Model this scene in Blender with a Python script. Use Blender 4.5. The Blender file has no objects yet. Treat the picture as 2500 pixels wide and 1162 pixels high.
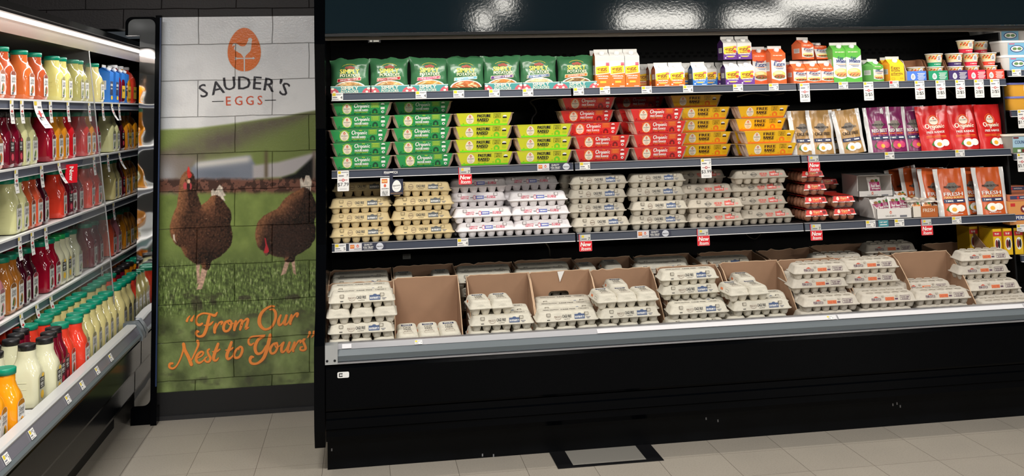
import bpy, math, random
import numpy as np
from mathutils import Matrix, Vector, noise as mnoise
random.seed(7)
S = bpy.context.scene
COL = S.collection

# ------------------------------------------------------------------ camera
IW, IH = 2500, 1162
FPX, PCX, PCY = 2553.7492, 1297.3406, -7.8144
YAW, PITCH, ROLL = 0.1604502721, 0.1061065684, 0.0246619938
CPOS = np.array([0.3302256, -6.1118537, 1.6228744])
def _cam_axes():
    cy, sy, cp, sp = math.cos(YAW), math.sin(YAW), math.cos(PITCH), math.sin(PITCH)
    fwd = np.array([sy*cp, cy*cp, sp]); right = np.array([cy, -sy, 0.0]); down = np.cross(fwd, right)
    cr, sr = math.cos(ROLL), math.sin(ROLL)
    return np.stack([right*cr + down*sr, -right*sr + down*cr, fwd])
CM = _cam_axes()
cam_data = bpy.data.cameras.new('camera'); cam = bpy.data.objects.new('camera', cam_data); COL.objects.link(cam)
R3 = Matrix([[CM[0][i], -CM[1][i], -CM[2][i]] for i in range(3)])
cam.matrix_world = Matrix.Translation(Vector(CPOS)) @ R3.to_4x4()
cam_data.sensor_fit = 'HORIZONTAL'; cam_data.sensor_width = 36.0
cam_data.lens = FPX/IW*36.0
cam_data.shift_x = (IW/2 - PCX)/IW
cam_data.shift_y = (PCY - IH/2)/IW
cam_data.clip_start = 0.05; cam_data.clip_end = 80
S.camera = cam

def _ray(px, py): return np.array([(px-PCX)/FPX, (py-PCY)/FPX, 1.0]) @ CM
def aY(px, py, Y): d = _ray(px, py); return CPOS + (Y-CPOS[1])/d[1]*d
def aX(px, py, X): d = _ray(px, py); return CPOS + (X-CPOS[0])/d[0]*d
def aZ(px, py, Z): d = _ray(px, py); return CPOS + (Z-CPOS[2])/d[2]*d
def toPx(X, Y, Z):
    c = np.stack([np.asarray(X)-CPOS[0], np.asarray(Y)-CPOS[1] + 0*np.asarray(X), np.asarray(Z)-CPOS[2] + 0*np.asarray(X)], -1) @ CM.T
    return PCX + FPX*c[..., 0]/c[..., 2], PCY + FPX*c[..., 1]/c[..., 2]

# ------------------------------------------------------------------ view, world and lamps
S.view_settings.view_transform = 'Standard'
S.view_settings.look = 'None'
S.view_settings.exposure = 0.0
S.view_settings.gamma = 1.0
S.view_settings.use_curve_mapping = False
W = bpy.data.worlds.new('world'); S.world = W; W.use_nodes = True
W.node_tree.nodes['Background'].inputs[0].default_value = (0.80, 0.90, 1.0, 1)
W.node_tree.nodes['Background'].inputs[1].default_value = 0.05

def area(name, loc, sx, sy, power, color=(1, 0.96, 0.9), target=None, spread=180, rot=None):
    l = bpy.data.lights.new(name, 'AREA'); l.shape = 'RECTANGLE'; l.size = sx; l.size_y = sy
    l.energy = power; l.color = color; l.spread = math.radians(spread)
    o = bpy.data.objects.new(name, l); COL.objects.link(o); o.location = loc
    if target is not None:
        o.rotation_euler = (Vector(target)-Vector(loc)).to_track_quat('-Z', 'Y').to_euler()
    if rot is not None: o.rotation_euler = rot
    return o
# strip lamp under the canopy of the egg case, aimed back and down at the shelves
area('egg_case_canopy_lamp', (2.9, -0.985, 2.03), 5.4, 0.05, 22, (1.0, 0.95, 0.87), rot=(0, 0, 0))
# strip lamp under the canopy of the juice case
area('juice_case_canopy_lamp', (-1.047, -1.1, 2.021), 4.4, 0.014, 18, (1.0, 0.97, 0.93), rot=(0, 0, math.pi/2))
# rows of ceiling lamps over the shop floor
for i, (x, y, p) in enumerate([(-0.5, -3.6, 130), (2.2, -4.0, 76), (4.8, -4.0, 76), (2.0, -8.0, 90), (-1.5, -8.0, 80), (6.0, -8.0, 90)]):
    area('ceiling_lamp', (x, y, 3.38), 1.2, 0.25, p, (1.0, 0.975, 0.94), rot=(0, 0, 0))

# ------------------------------------------------------------------ materials
def lin(c):
    c = c/255.0
    return c/12.92 if c <= 0.04045 else ((c+0.055)/1.055)**2.4
def rgb(*c): return (lin(c[0]), lin(c[1]), lin(c[2]), 1.0)
MATS = {}
def mat(key, c=(128, 128, 128), rough=0.5, metal=0.0, spec=0.5, coat=0.0, emit=None, var=0.0, vscale=30.0, bump=0.0, bscale=200.0, trans=0.0, alpha=1.0, vcol2=None):
    if key in MATS: return MATS[key]
    m = bpy.data.materials.new(key); m.use_nodes = True
    nt = m.node_tree; b = nt.nodes['Principled BSDF']
    b.inputs['Base Color'].default_value = rgb(*c)
    b.inputs['Roughness'].default_value = rough
    b.inputs['Metallic'].default_value = metal
    b.inputs['Specular IOR Level'].default_value = spec
    b.inputs['Coat Weight'].default_value = coat
    if coat: b.inputs['Coat Roughness'].default_value = 0.06
    if emit:
        b.inputs['Emission Color'].default_value = rgb(*c); b.inputs['Emission Strength'].default_value = emit
    if trans: b.inputs['Transmission Weight'].default_value = trans
    if alpha < 1: b.inputs['Alpha'].default_value = alpha
    if var or vcol2:
        tc = nt.nodes.new('ShaderNodeTexCoord'); n = nt.nodes.new('ShaderNodeTexNoise')
        n.inputs['Scale'].default_value = vscale; n.inputs['Detail'].default_value = 4
        nt.links.new(tc.outputs['Object'], n.inputs['Vector'])
        r = nt.nodes.new('ShaderNodeValToRGB')
        lo = [x*(1-var) for x in rgb(*c)[:3]]; hi = [min(1, x*(1+var)) for x in rgb(*c)[:3]]
        if vcol2: hi = rgb(*vcol2)[:3]; lo = rgb(*c)[:3]
        r.color_ramp.elements[0].color = (*lo, 1); r.color_ramp.elements[0].position = 0.35
        r.color_ramp.elements[1].color = (*hi, 1); r.color_ramp.elements[1].position = 0.65
        nt.links.new(n.outputs['Fac'], r.inputs['Fac']); nt.links.new(r.outputs['Color'], b.inputs['Base Color'])
    if bump:
        tc = nt.nodes.new('ShaderNodeTexCoord'); n = nt.nodes.new('ShaderNodeTexNoise')
        n.inputs['Scale'].default_value = bscale; n.inputs['Detail'].default_value = 3
        nt.links.new(tc.outputs['Object'], n.inputs['Vector'])
        bp = nt.nodes.new('ShaderNodeBump'); bp.inputs['Strength'].default_value = bump; bp.inputs['Distance'].default_value = 0.002
        nt.links.new(n.outputs['Fac'], bp.inputs['Height']); nt.links.new(bp.outputs['Normal'], b.inputs['Normal'])
    MATS[key] = m
    return m

# ------------------------------------------------------------------ text outlines (built-in font only)
_TX = {}
def text_geo(s, bold=0.0):
    k = (s, bold)
    if k in _TX: return _TX[k]
    cu = bpy.data.curves.new('t', 'FONT'); cu.body = s; cu.size = 1.0; cu.resolution_u = 2; cu.offset = bold
    o = bpy.data.objects.new('t', cu); COL.objects.link(o)
    dg = bpy.context.evaluated_depsgraph_get(); dg.update()
    me = o.evaluated_get(dg).to_mesh()
    vs = [(v.co.x, v.co.y) for v in me.vertices]; fs = [tuple(p.vertices) for p in me.polygons]
    o.evaluated_get(dg).to_mesh_clear()
    bpy.data.objects.remove(o); bpy.data.curves.remove(cu)
    xs = [v[0] for v in vs] or [0]; x0, x1 = min(xs), max(xs)
    _TX[k] = ([(x-x0, y) for x, y in vs], fs, x1-x0)
    return _TX[k]
CAPH = 0.70

# ------------------------------------------------------------------ mesh builder
def cat_rom(pts, n=6, closed=False):
    P = [np.array(p, float) for p in pts]; out = []
    N = len(P); rng = range(N if closed else N-1)
    for i in rng:
        p1, p2 = P[i], P[(i+1) % N]
        p0 = P[i-1] if (i > 0 or closed) else 2*p1-p2
        p3 = P[(i+2) % N] if (i+2 < N or closed) else 2*p2-p1
        for k in range(n):
            t = k/n
            out.append(0.5*((2*p1)+(-p0+p2)*t+(2*p0-5*p1+4*p2-p3)*t*t+(-p0+3*p1-3*p2+p3)*t**3))
    if not closed: out.append(P[-1])
    return out
def eggpts(cx, cy, w, h, n=20, k=0.16):
    return [(cx + w/2*math.sin(t)*(1-k*(-math.cos(t))), cy - h/2*math.cos(t)) for t in [2*math.pi*i/n for i in range(n)]]
def ellpts(cx, cy, rx, ry, n=16, a0=0, a1=2*math.pi):
    full = abs(a1-a0-2*math.pi) < 1e-6
    return [(cx+rx*math.cos(a0+(a1-a0)*i/(n if full else n-1)), cy+ry*math.sin(a0+(a1-a0)*i/(n if full else n-1))) for i in range(n)]
def rrect(w, d, r, z, n=4, cx=0.0, cy=0.0):
    r = min(r, w/2-1e-5, d/2-1e-5); out = []
    for (sx, sy, a) in ((1, 1, 0), (-1, 1, 90), (-1, -1, 180), (1, -1, 270)):
        for i in range(n+1):
            t = math.radians(a+90*i/n)
            out.append((cx+sx*(w/2-r)+r*math.cos(t), cy+sy*(d/2-r)+r*math.sin(t), z))
    return out
def circ(r, z, n=20, cx=0.0, cy=0.0, sx=1.0):
    return [(cx+sx*r*math.cos(2*math.pi*i/n), cy+r*math.sin(2*math.pi*i/n), z) for i in range(n)]
EPS = 0.0004
def pmap(o, u, v, n=None):
    o = np.array(o, float); u = np.array(u, float); v = np.array(v, float)
    u = u/np.linalg.norm(u); v = v/np.linalg.norm(v)
    if n is None: n = np.cross(u, v)
    n = np.array(n, float); n = n/np.linalg.norm(n)
    return lambda a, b, k=1: o + u*a + v*b + n*(EPS*k)
class MB:
    def __init__(s): s.v = []; s.f = []; s.m = []; s.sm = []; s.mats = []; s.n = 0; s.curved = False
    def mi(s, m):
        if m not in s.mats: s.mats.append(m)
        return s.mats.index(m)
    def add(s, vs, fs, m, smooth=False):
        b = len(s.v); s.v += [tuple(map(float, p)) for p in vs]; i = s.mi(m)
        for f in fs: s.f.append(tuple(b+k for k in f)); s.m.append(i); s.sm.append(smooth)
    def box(s, x0, x1, y0, y1, z0, z1, m):
        vs = [(x, y, z) for z in (z0, z1) for y in (y0, y1) for x in (x0, x1)]
        s.add(vs, [(0, 2, 3, 1), (4, 5, 7, 6), (0, 1, 5, 4), (2, 6, 7, 3), (0, 4, 6, 2), (1, 3, 7, 5)], m)
    def loft(s, rings, m, cap0=True, cap1=True, smooth=True, closed=True):
        n = len(rings[0]); vs = [p for r in rings for p in r]; fs = []
        for i in range(len(rings)-1):
            for j in range(n if closed else n-1):
                a, b = i*n+j, i*n+(j+1) % n
                fs.append((a, b, b+n, a+n))
        s.add(vs, fs, m, smooth)
        if cap0: s.add(rings[0], [tuple(reversed(range(n)))], m)
        if cap1: s.add(rings[-1], [tuple(range(n))], m)
    def prism(s, prof, axis, t0, t1, m, smooth=False):
        # profile (a,b) swept along axis: 'x' -> (t,a,b), 'y' -> (a,t,b), 'z' -> (a,b,t)
        f = {'x': lambda a, b, t: (t, a, b), 'y': lambda a, b, t: (a, t, b), 'z': lambda a, b, t: (a, b, t)}[axis]
        s.loft([[f(a, b, t0) for a, b in prof], [f(a, b, t1) for a, b in prof]], m, smooth=smooth)
    def grid(s, fn, nu, nv, m, smooth=True, mf=None):
        vs = [fn(i/nu, j/nv) for j in range(nv+1) for i in range(nu+1)]
        b = len(s.v); s.v += [tuple(map(float, p)) for p in vs]
        for j in range(nv):
            for i in range(nu):
                a = b+j*(nu+1)+i
                s.f.append((a, a+1, a+nu+2, a+nu+1)); s.m.append(s.mi(mf((i+.5)/nu, (j+.5)/nv) if mf else m)); s.sm.append(smooth)
    def tube(s, pts, r, m, n=8):
        P = [Vector(p) for p in pts]; rings = []
        for i, p in enumerate(P):
            t = (P[min(i+1, len(P)-1)]-P[max(i-1, 0)]).normalized()
            u = t.cross(Vector((0.3, 0.2, 0.93))).normalized(); w = t.cross(u)
            rr = r[i] if isinstance(r, (list, tuple)) else r
            rings.append([p+u*rr*math.cos(2*math.pi*k/n)+w*rr*math.sin(2*math.pi*k/n) for k in range(n)])
        s.loft(rings, m)
    # decals: M(a,b,k) maps flat coordinates to a surface
    def poly(s, pts, M, m, k=1):
        s.n += 1; k += .0085*(s.n % 97)   # hair-thin offsets keep overlapping print layers apart
        if not s.curved: s.add([M(a, b, k) for a, b in pts], [tuple(range(len(pts)))], m); return
        n = len(pts); ext = max(max(p[0] for p in pts)-min(p[0] for p in pts), max(p[1] for p in pts)-min(p[1] for p in pts))
        if ext < .012: s.add([M(a, b, k) for a, b in pts], [tuple(range(n))], m); return
        P = []
        for i in range(n):      # on a bulging film: follow the surface with a fine fan
            (x0, y0), (x1, y1) = pts[i], pts[(i+1) % n]; c = max(1, int(math.hypot(x1-x0, y1-y0)/.008))
            P += [(x0+(x1-x0)*j/c, y0+(y1-y0)*j/c) for j in range(c)]
        n = len(P); cx = sum(p[0] for p in P)/n; cy = sum(p[1] for p in P)/n; R = max(2, int(ext/2/.009))
        vs = [M(cx, cy, k)]+[M(cx+(a-cx)*r/R, cy+(b-cy)*r/R, k) for r in range(1, R+1) for a, b in P]
        fs = [(0, 1+i, 1+(i+1) % n) for i in range(n)]+[(1+r*n+i, 1+(r+1)*n+i, 1+(r+1)*n+(i+1) % n, 1+r*n+(i+1) % n) for r in range(R-1) for i in range(n)]
        s.add(vs, fs, m)
    def rect(s, a0, a1, b0, b1, M, m, k=1): s.poly([(a0, b0), (a1, b0), (a1, b1), (a0, b1)], M, m, k)
    def frame(s, a0, a1, b0, b1, t, M, m, k=1):
        s.rect(a0, a1, b0, b0+t, M, m, k); s.rect(a0, a1, b1-t, b1, M, m, k)
        s.rect(a0, a0+t, b0+t, b1-t, M, m, k); s.rect(a1-t, a1, b0+t, b1-t, M, m, k)
    def ring(s, cx, cy, rx, ry, t, M, m, k=1, n=20, a0=0, a1=2*math.pi):
        A = [a0+(a1-a0)*i/n for i in range(n+1)]
        for i in range(n):
            q = []
            for (a, e) in ((A[i], 0), (A[i+1], 0), (A[i+1], t), (A[i], t)):
                q.append((cx+(rx-e)*math.cos(a), cy+(ry-e)*math.sin(a)))
            s.poly(q, M, m, k)
    def text(s, txt, h, M, m, cx=0.0, cy=0.0, bold=0.0, sx=1.0, shear=0.0, rot=0.0, align='c', k=1, fit=None):
        vs, fs, w = text_geo(txt, 0.0); sc = h/CAPH
        if fit: sx = fit/(w*sc)
        x0 = {'c': -w/2, 'l': 0, 'r': -w}[align]
        cr, sr = math.cos(rot), math.sin(rot)
        for j, sh in enumerate((0.0,) if bold <= 0 else ((-bold*.6*h, bold*.6*h) if bold < .05 else (-bold*.8*h, 0.0, bold*.8*h))):    # two passes thicken the strokes
            s.n += 1; out = []
            for x, y in vs:
                a, b = (x+x0)*sc*sx+shear*y*sc+sh, y*sc - h/2
                out.append(M(cx+a*cr-b*sr, cy+a*sr+b*cr, k+.0085*(s.n % 97)))
            s.add(out, fs, m)
    def bars(s, w, h, M, m, cx=0.0, cy=0.0, k=1, rot=0.0):
        # lettering too small to read: a row of letter-sized blocks
        rnd = random.Random(int(w*1e5)+int(cx*1e4)+int(cy*1e4)); x = -w/2; cr, sr = math.cos(rot), math.sin(rot)
        while x < w/2-.2*h:
            lw = min(h*rnd.choice((.3, .55, .6, .7)), w/2-x)
            for (a0, a1, b0, b1) in rnd.choice((((0, 1, 0, 1),), ((0, .38, 0, 1), (.38, 1, .62, 1), (.38, 1, 0, .3)), ((0, .35, 0, 1), (.65, 1, 0, 1), (.35, .65, .4, .62)), ((0, 1, .7, 1), (.33, .67, 0, .7)))):
                s.poly([(cx+(x+lw*p)*cr-(q-.5)*h*sr, cy+(x+lw*p)*sr+(q-.5)*h*cr) for p, q in ((a0, b0), (a1, b0), (a1, b1), (a0, b1))], M, m, k)
            x += lw+h*(.16 if rnd.random() < .8 else .5)
    def stroke(s, pts, M, m, k=1, n=5, wscale=1.0):
        C = cat_rom(pts, n); L, R = [], []
        for i, c in enumerate(C):
            d = C[min(i+1, len(C)-1)][:2]-C[max(i-1, 0)][:2]; l = math.hypot(*d) or 1
            nx, ny = -d[1]/l, d[0]/l; w = max(c[2], 0.001)*wscale/2
            L.append((c[0]+nx*w, c[1]+ny*w)); R.append((c[0]-nx*w, c[1]-ny*w))
        for i in range(len(C)-1): s.poly([L[i], R[i], R[i+1], L[i+1]], M, m, k)
        for c in (C[0], C[-1]): s.poly(ellpts(c[0], c[1], c[2]*wscale/2, c[2]*wscale/2, 10), M, m, k)
    def face_to(s, d):
        d = np.array(d, float)
        for i, f in enumerate(s.f):
            p = [np.array(s.v[k]) for k in f]; n = sum((np.cross(p[j], p[(j+1) % len(p)]) for j in range(len(p))), np.zeros(3))
            if n @ d < 0: s.f[i] = tuple(reversed(f))
        return s
    def mesh(s, name):
        me = bpy.data.meshes.new(name); me.from_pydata(s.v, [], s.f); me.validate(clean_customdata=False) if False else None
        for m in s.mats: me.materials.append(m)
        me.polygons.foreach_set('material_index', s.m); me.polygons.foreach_set('use_smooth', s.sm)
        me.update(); return me

# ------------------------------------------------------------------ things, parts, labels
LABELS = {}
def tag(o, label, cat, group=None):
    o['label'] = label; o['category'] = cat
    if group: o['group'] = group
    LABELS[label] = LABELS.get(label, 0)+1
    return o
def obj(name, me, parent=None, loc=(0, 0, 0), label=None):
    if isinstance(me, MB): me = me.mesh(name)
    o = bpy.data.objects.new(name, me); COL.objects.link(o); o.location = loc
    if parent is not None: o.parent = parent
    if label: o['label'] = label
    return o
def thing(name, loc=(0, 0, 0), rz=0.0, rx=0.0, ry=0.0):
    o = bpy.data.objects.new(name, None); o.empty_display_size = 0.05; COL.objects.link(o)
    o.location = loc; o.rotation_euler = (rx, ry, rz); return o
def struct(name, mb, loc=(0, 0, 0)):
    o = obj(name, mb, None, loc); o['kind'] = 'structure'; return o
KITS = {}
def kit(key, name, builder):
    """A reusable thing: builder() returns [(part name, MB, part label or None, [(sub name, MB)])]."""
    if key not in KITS:
        ps = []
        for p in builder():
            pn, mb = p[0], p[1]; lb = p[2] if len(p) > 2 else None; subs = p[3] if len(p) > 3 else []
            ps.append((pn, mb.mesh(pn), lb, [(a, b.mesh(a)) for a, b in subs]))
        KITS[key] = (name, ps)
    return key
def place(key, loc, label, cat, group=None, rz=0.0, rx=0.0, ry=0.0, sc=1.0, name=None):
    nm, ps = KITS[key]; nm = name or nm
    if len(ps) == 1 and not ps[0][3]:
        o = bpy.data.objects.new(nm, ps[0][1]); COL.objects.link(o); o.location = loc; o.rotation_euler = (rx, ry, rz)
    else:
        o = thing(nm, loc, rz, rx, ry)
        for pn, me, lb, subs in ps:
            c = bpy.data.objects.new(pn, me); COL.objects.link(c); c.parent = o
            if lb: c['label'] = lb
            for sn, sm in subs:
                d = bpy.data.objects.new(sn, sm); COL.objects.link(d); d.parent = c
    if sc != 1.0: o.scale = (sc, sc, sc) if not isinstance(sc, tuple) else sc
    tag(o, label, cat, group)
    return o
NTH = ['first', 'second', 'third', 'fourth', 'fifth', 'sixth', 'seventh', 'eighth', 'ninth', 'tenth', 'eleventh', 'twelfth', 'thirteenth', 'fourteenth', 'fifteenth', 'sixteenth', 'seventeenth', 'eighteenth', 'nineteenth', 'twentieth', 'twenty-first', 'twenty-second', 'twenty-third', 'twenty-fourth', 'twenty-fifth', 'twenty-sixth', 'twenty-seventh', 'twenty-eighth', 'twenty-ninth', 'thirtieth', 'thirty-first', 'thirty-second']
def lev(i, n):
    if n == 1: return 'only'
    if i == 0: return 'bottom'
    if i == n-1: return 'topmost'
    return NTH[i] + ' from bottom'
# ================================================================== SETTING
black = mat('black_gloss_panel', (3, 4, 6), 0.16, spec=0.06, bump=0.05, bscale=60)
black_soft = mat('black_matte_metal', (8, 9, 11), 0.5, spec=0.35)
black_in = mat('black_case_lining', (4, 4, 5), 0.5, spec=0.22, bump=0.08, bscale=20)
def floor_mat():
    m = bpy.data.materials.new('vinyl_floor_tiles'); m.use_nodes = True; nt = m.node_tree; b = nt.nodes['Principled BSDF']
    N = nt.nodes.new; L = nt.links.new
    tc = N('ShaderNodeTexCoord'); mp = N('ShaderNodeMapping'); L(tc.outputs['Object'], mp.inputs[0])
    mp.inputs['Location'].default_value = (0.48-0.0008, 0.02, 0)
    br = N('ShaderNodeTexBrick'); br.offset = 0.0; br.squash = 1.0
    br.inputs['Scale'].default_value = 1.0; br.inputs['Brick Width'].default_value = 0.3048; br.inputs['Row Height'].default_value = 0.3048
    br.inputs['Mortar Size'].default_value = 0.0011; br.inputs['Mortar Smooth'].default_value = 0.1
    br.inputs['Color1'].default_value = rgb(168, 160, 148); br.inputs['Color2'].default_value = rgb(162, 154, 142); br.inputs['Mortar'].default_value = rgb(96, 88, 80)
    L(mp.outputs[0], br.inputs['Vector'])
    n1 = N('ShaderNodeTexNoise'); n1.inputs['Scale'].default_value = 130; n1.inputs['Detail'].default_value = 6; n1.inputs['Roughness'].default_value = 0.7
    L(tc.outputs['Object'], n1.inputs['Vector'])
    r1 = N('ShaderNodeValToRGB'); r1.color_ramp.elements[0].position = 0.34; r1.color_ramp.elements[0].color = (0.80, 0.79, 0.77, 1)
    r1.color_ramp.elements[1].position = 0.5; r1.color_ramp.elements[1].color = (1, 1, 1, 1); L(n1.outputs['Fac'], r1.inputs['Fac'])
    n2 = N('ShaderNodeTexNoise'); n2.inputs['Scale'].default_value = 3; n2.inputs['Detail'].default_value = 5; L(tc.outputs['Object'], n2.inputs['Vector'])
    r2 = N('ShaderNodeValToRGB'); r2.color_ramp.elements[0].color = (0.86, 0.86, 0.86, 1); r2.color_ramp.elements[1].color = (1.06, 1.05, 1.03, 1); L(n2.outputs['Fac'], r2.inputs['Fac'])
    x1 = N('ShaderNodeMixRGB'); x1.blend_type = 'MULTIPLY'; x1.inputs[0].default_value = 1; L(br.outputs['Color'], x1.inputs[1]); L(r1.outputs['Color'], x1.inputs[2])
    x2 = N('ShaderNodeMixRGB'); x2.blend_type = 'MULTIPLY'; x2.inputs[0].default_value = 1; L(x1.outputs[0], x2.inputs[1]); L(r2.outputs['Color'], x2.inputs[2])
    L(x2.outputs[0], b.inputs['Base Color']); b.inputs['Roughness'].default_value = 0.42
    return m
f = MB(); f.box(-7, 9, -14, 4, -0.05, 0, floor_mat()); struct('floor', f)
cl = MB(); cl.box(-7, 9, -14, 4, 3.5, 3.55, mat('ceiling_grey', (34, 34, 36), 0.9)); struct('ceiling', cl)

def block_bump(nt, b, strength=1.0):
    """Concrete block joints and orange-peel paint as bump, shared by wall paint and mural print."""
    N = nt.nodes.new; L = nt.links.new
    g = N('ShaderNodeNewGeometry'); sp = N('ShaderNodeSeparateXYZ'); L(g.outputs['Position'], sp.inputs[0])
    cb = N('ShaderNodeCombineXYZ'); L(sp.outputs['X'], cb.inputs['X']); L(sp.outputs['Z'], cb.inputs['Y'])
    mp = N('ShaderNodeMapping'); mp.inputs['Location'].default_value = (-JX, -JZ, 0); L(cb.outputs[0], mp.inputs[0])
    nz = N('ShaderNodeTexNoise'); nz.inputs['Scale'].default_value = 6; L(cb.outputs[0], nz.inputs['Vector'])
    ad = N('ShaderNodeMixRGB'); ad.blend_type = 'LINEAR_LIGHT'; ad.inputs[0].default_value = 0.006; L(mp.outputs[0], ad.inputs[1]); L(nz.outputs['Color'], ad.inputs[2])
    br = N('ShaderNodeTexBrick'); br.offset = 0.5; br.inputs['Scale'].default_value = 1.0
    br.inputs['Brick Width'].default_value = 0.4064; br.inputs['Row Height'].default_value = 0.2032
    br.inputs['Mortar Size'].default_value = 0.0028; br.inputs['Mortar Smooth'].default_value = 1.0
    L(ad.outputs[0], br.inputs['Vector'])
    inv = N('ShaderNodeMath'); inv.operation = 'SUBTRACT'; inv.inputs[0].default_value = 1.0; L(br.outputs['Fac'], inv.inputs[1])
    n2 = N('ShaderNodeTexNoise'); n2.inputs['Scale'].default_value = 90; n2.inputs['Detail'].default_value = 3; L(cb.outputs[0], n2.inputs['Vector'])
    n3 = N('ShaderNodeMath'); n3.operation = 'MULTIPLY_ADD'; n3.inputs[1].default_value = 0.13; L(n2.outputs['Fac'], n3.inputs[0]); L(inv.outputs[0], n3.inputs[2])
    bp = N('ShaderNodeBump'); bp.inputs['Strength'].default_value = strength; bp.inputs['Distance'].default_value = 0.008
    L(n3.outputs[0], bp.inputs['Height']); L(bp.outputs['Normal'], b.inputs['Normal'])
_j = aY(484.5, 150, 0); JX = _j[0]; JZ = aY(400, 198.6, 0)[2]
def blockpaint(key, c, rough):
    m = bpy.data.materials.new(key); m.use_nodes = True; b = m.node_tree.nodes['Principled BSDF']
    b.inputs['Base Color'].default_value = rgb(*c); b.inputs['Roughness'].default_value = rough
    block_bump(m.node_tree, b); return m
dark_block = blockpaint('dark_brown_block_paint', (25, 19, 20), 0.6)
w = MB(); w.box(-0.80, 8, 0.0, 0.2, 0, 3.5, dark_block); w.box(-7, -0.80, 0.0, 0.2, 2.12, 3.5, dark_block)
struct('wall_back', w)
w = MB(); w.box(-7, -2.05, -14, 1.9, 0, 3.5, black_soft); struct('wall_left', w)
w = MB(); w.box(-2.05, -0.6, 1.9, 2.1, 0, 2.2, black_soft); struct('wall_recess', w)
w = MB(); w.box(-0.79, 0.095, -0.018, -0.001, 0.0, 0.142, mat('cove_base_black', (12, 12, 14), 0.5)); w.box(-0.79, 0.095, -0.03, -0.001, 0.0, 0.022, mat('cove_lip', (34, 34, 36), 0.4))
struct('baseboard_back', w)
# far side of the shop behind the photographer: pale shelving wall that the glossy panels mirror
w = MB(); w.box(-7, 9, -14.2, -14, 0, 3.5, mat('far_wall_paint', (44, 44, 44), 0.9)); struct('wall_front', w)
w = MB(); w.box(8.9, 9, -14, 4, 0, 3.5, mat('far_wall_paint')); struct('wall_right', w)
# black frame stuck on the floor
ft = thing('floor_frame', (0, 0, 0)); tag(ft, 'flat black sticker frame taped on the floor below the egg case', 'floor sticker')
q = [aZ(1350, 1104, 0.0), aZ(1604, 1084, 0.0), aZ(1632, 1118, 0.0), aZ(1368, 1145, 0.0)]
x0, x1, y0, y1 = q[3][0]-0.01, q[2][0]-0.03, q[3][1], q[1][1]+0.02
fm = MB(); bm_ = mat('black_floor_tape', (16, 16, 18), 0.35)
for (a, b_, c, d) in ((x0, x1, y0, y0+0.028), (x0, x1, y1-0.02, y1), (x0, x0+0.075, y0+0.028, y1-0.02), (x1-0.075, x1, y0+0.028, y1-0.02)): fm.box(a, b_, c, d, 0.0005, 0.003, bm_)
obj('border', fm, ft)
fm = MB(); fm.box(x0+0.075, x1-0.075, y0+0.028, y1-0.02, 0.0005, 0.0018, mat('sticker_window', (138, 134, 126), 0.35)); obj('window', fm, ft)

# ------------------------------------------------------------------ ceiling fixtures
tube_m = mat('lamp_tube', (255, 250, 240), emit=34.0)
def fixture(i, x, y, lx, ly, label):
    t = thing('ceiling_light', (x, y, 3.40)); tag(t, label, 'ceiling light', 'ceiling lights above the aisle')
    h = MB(); h.box(-lx/2-.04, lx/2+.04, -ly/2-.04, ly/2+.04, 0.02, 0.1, mat('lamp_housing', (210, 210, 210), 0.5)); obj('housing', h, t)
    d = MB(); d.box(-lx/2, lx/2, -ly/2, ly/2, 0.005, 0.02, tube_m); obj('diffuser', d, t)
def refl(px_, py_, Y):
    p = aY(px_, py_, -1.05); d = p-CPOS; t = (Y+1.05)/-d[1]; return p[0]+d[0]*t, p[2]+d[2]*t
for i, (p0, p1, py_) in enumerate(((1515, 1700, 50), (1780, 1920, 48), (1905, 2090, 3), (1165, 1195, 50), (1215, 1245, 8))):
    (xa, za), (xb, zb) = refl(p0, py_, -12.0), refl(p1, py_, -12.0)
    t = thing('hanging_light', ((xa+xb)/2, -12.0, (za+zb)/2)); tag(t, 'long shop light hanging far behind the camera, ' + ['first', 'second', 'third', 'fourth', 'fifth'][i] + ' of five', 'ceiling light', 'hanging shop lights'); w_ = (xb-xa)/2
    h = MB(); h.box(-w_-.03, w_+.03, -.12, -.02, -.20, .20, mat('lamp_housing', (210, 210, 210), 0.5)); obj('housing', h, t)
    h = MB(); h.box(-w_, w_, -.02, .0, -.12, .12, tube_m); obj('diffuser', h, t)

# ------------------------------------------------------------------ mural print on the block wall
def vnoise(x, y, seed):
    rng = np.random.RandomState(seed); T = rng.rand(256, 256)
    xi = np.floor(x).astype(int); yi = np.floor(y).astype(int); fx = x-xi; fy = y-yi
    fx = fx*fx*(3-2*fx); fy = fy*fy*(3-2*fy)
    g = lambda a, b: T[a % 256, b % 256]
    return (g(xi, yi)*(1-fx)+g(xi+1, yi)*fx)*(1-fy)+(g(xi, yi+1)*(1-fx)+g(xi+1, yi+1)*fx)*fy
def fbm(x, y, seed, o=4):
    r = 0; a = 0.5; t = 0
    for i in range(o): r = r+a*vnoise(x*2**i, y*2**i, seed+i); t += a; a *= 0.5
    return r/t
def sdf(px, py, poly):
    d = np.full(px.shape, 1e9); ins = np.zeros(px.shape, bool); n = len(poly)
    for i in range(n):
        x1, y1 = poly[i]; x2, y2 = poly[(i+1) % n]; ex, ey = x2-x1, y2-y1
        t = np.clip(((px-x1)*ex+(py-y1)*ey)/(ex*ex+ey*ey+1e-9), 0, 1)
        d = np.minimum(d, (px-x1-t*ex)**2+(py-y1-t*ey)**2)
        c = ((y1 > py) != (y2 > py)) & (px < (ex*(py-y1)/(ey if abs(ey) > 1e-9 else 1e-9)+x1)); ins ^= c
    d = np.sqrt(d); return np.where(ins, -d, d)
def sst(a, b, x): t = np.clip((x-a)/(b-a), 0, 1); return t*t*(3-2*t)
MXL, MXR, MZB, MZT = -0.787, 0.10, 0.142, 2.1815
nx, nz = 300, 690
gx, gz = np.meshgrid(np.linspace(MXL, MXR, nx), np.linspace(MZB, MZT, nz))
px, py = toPx(gx, 0.0, gz)
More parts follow.
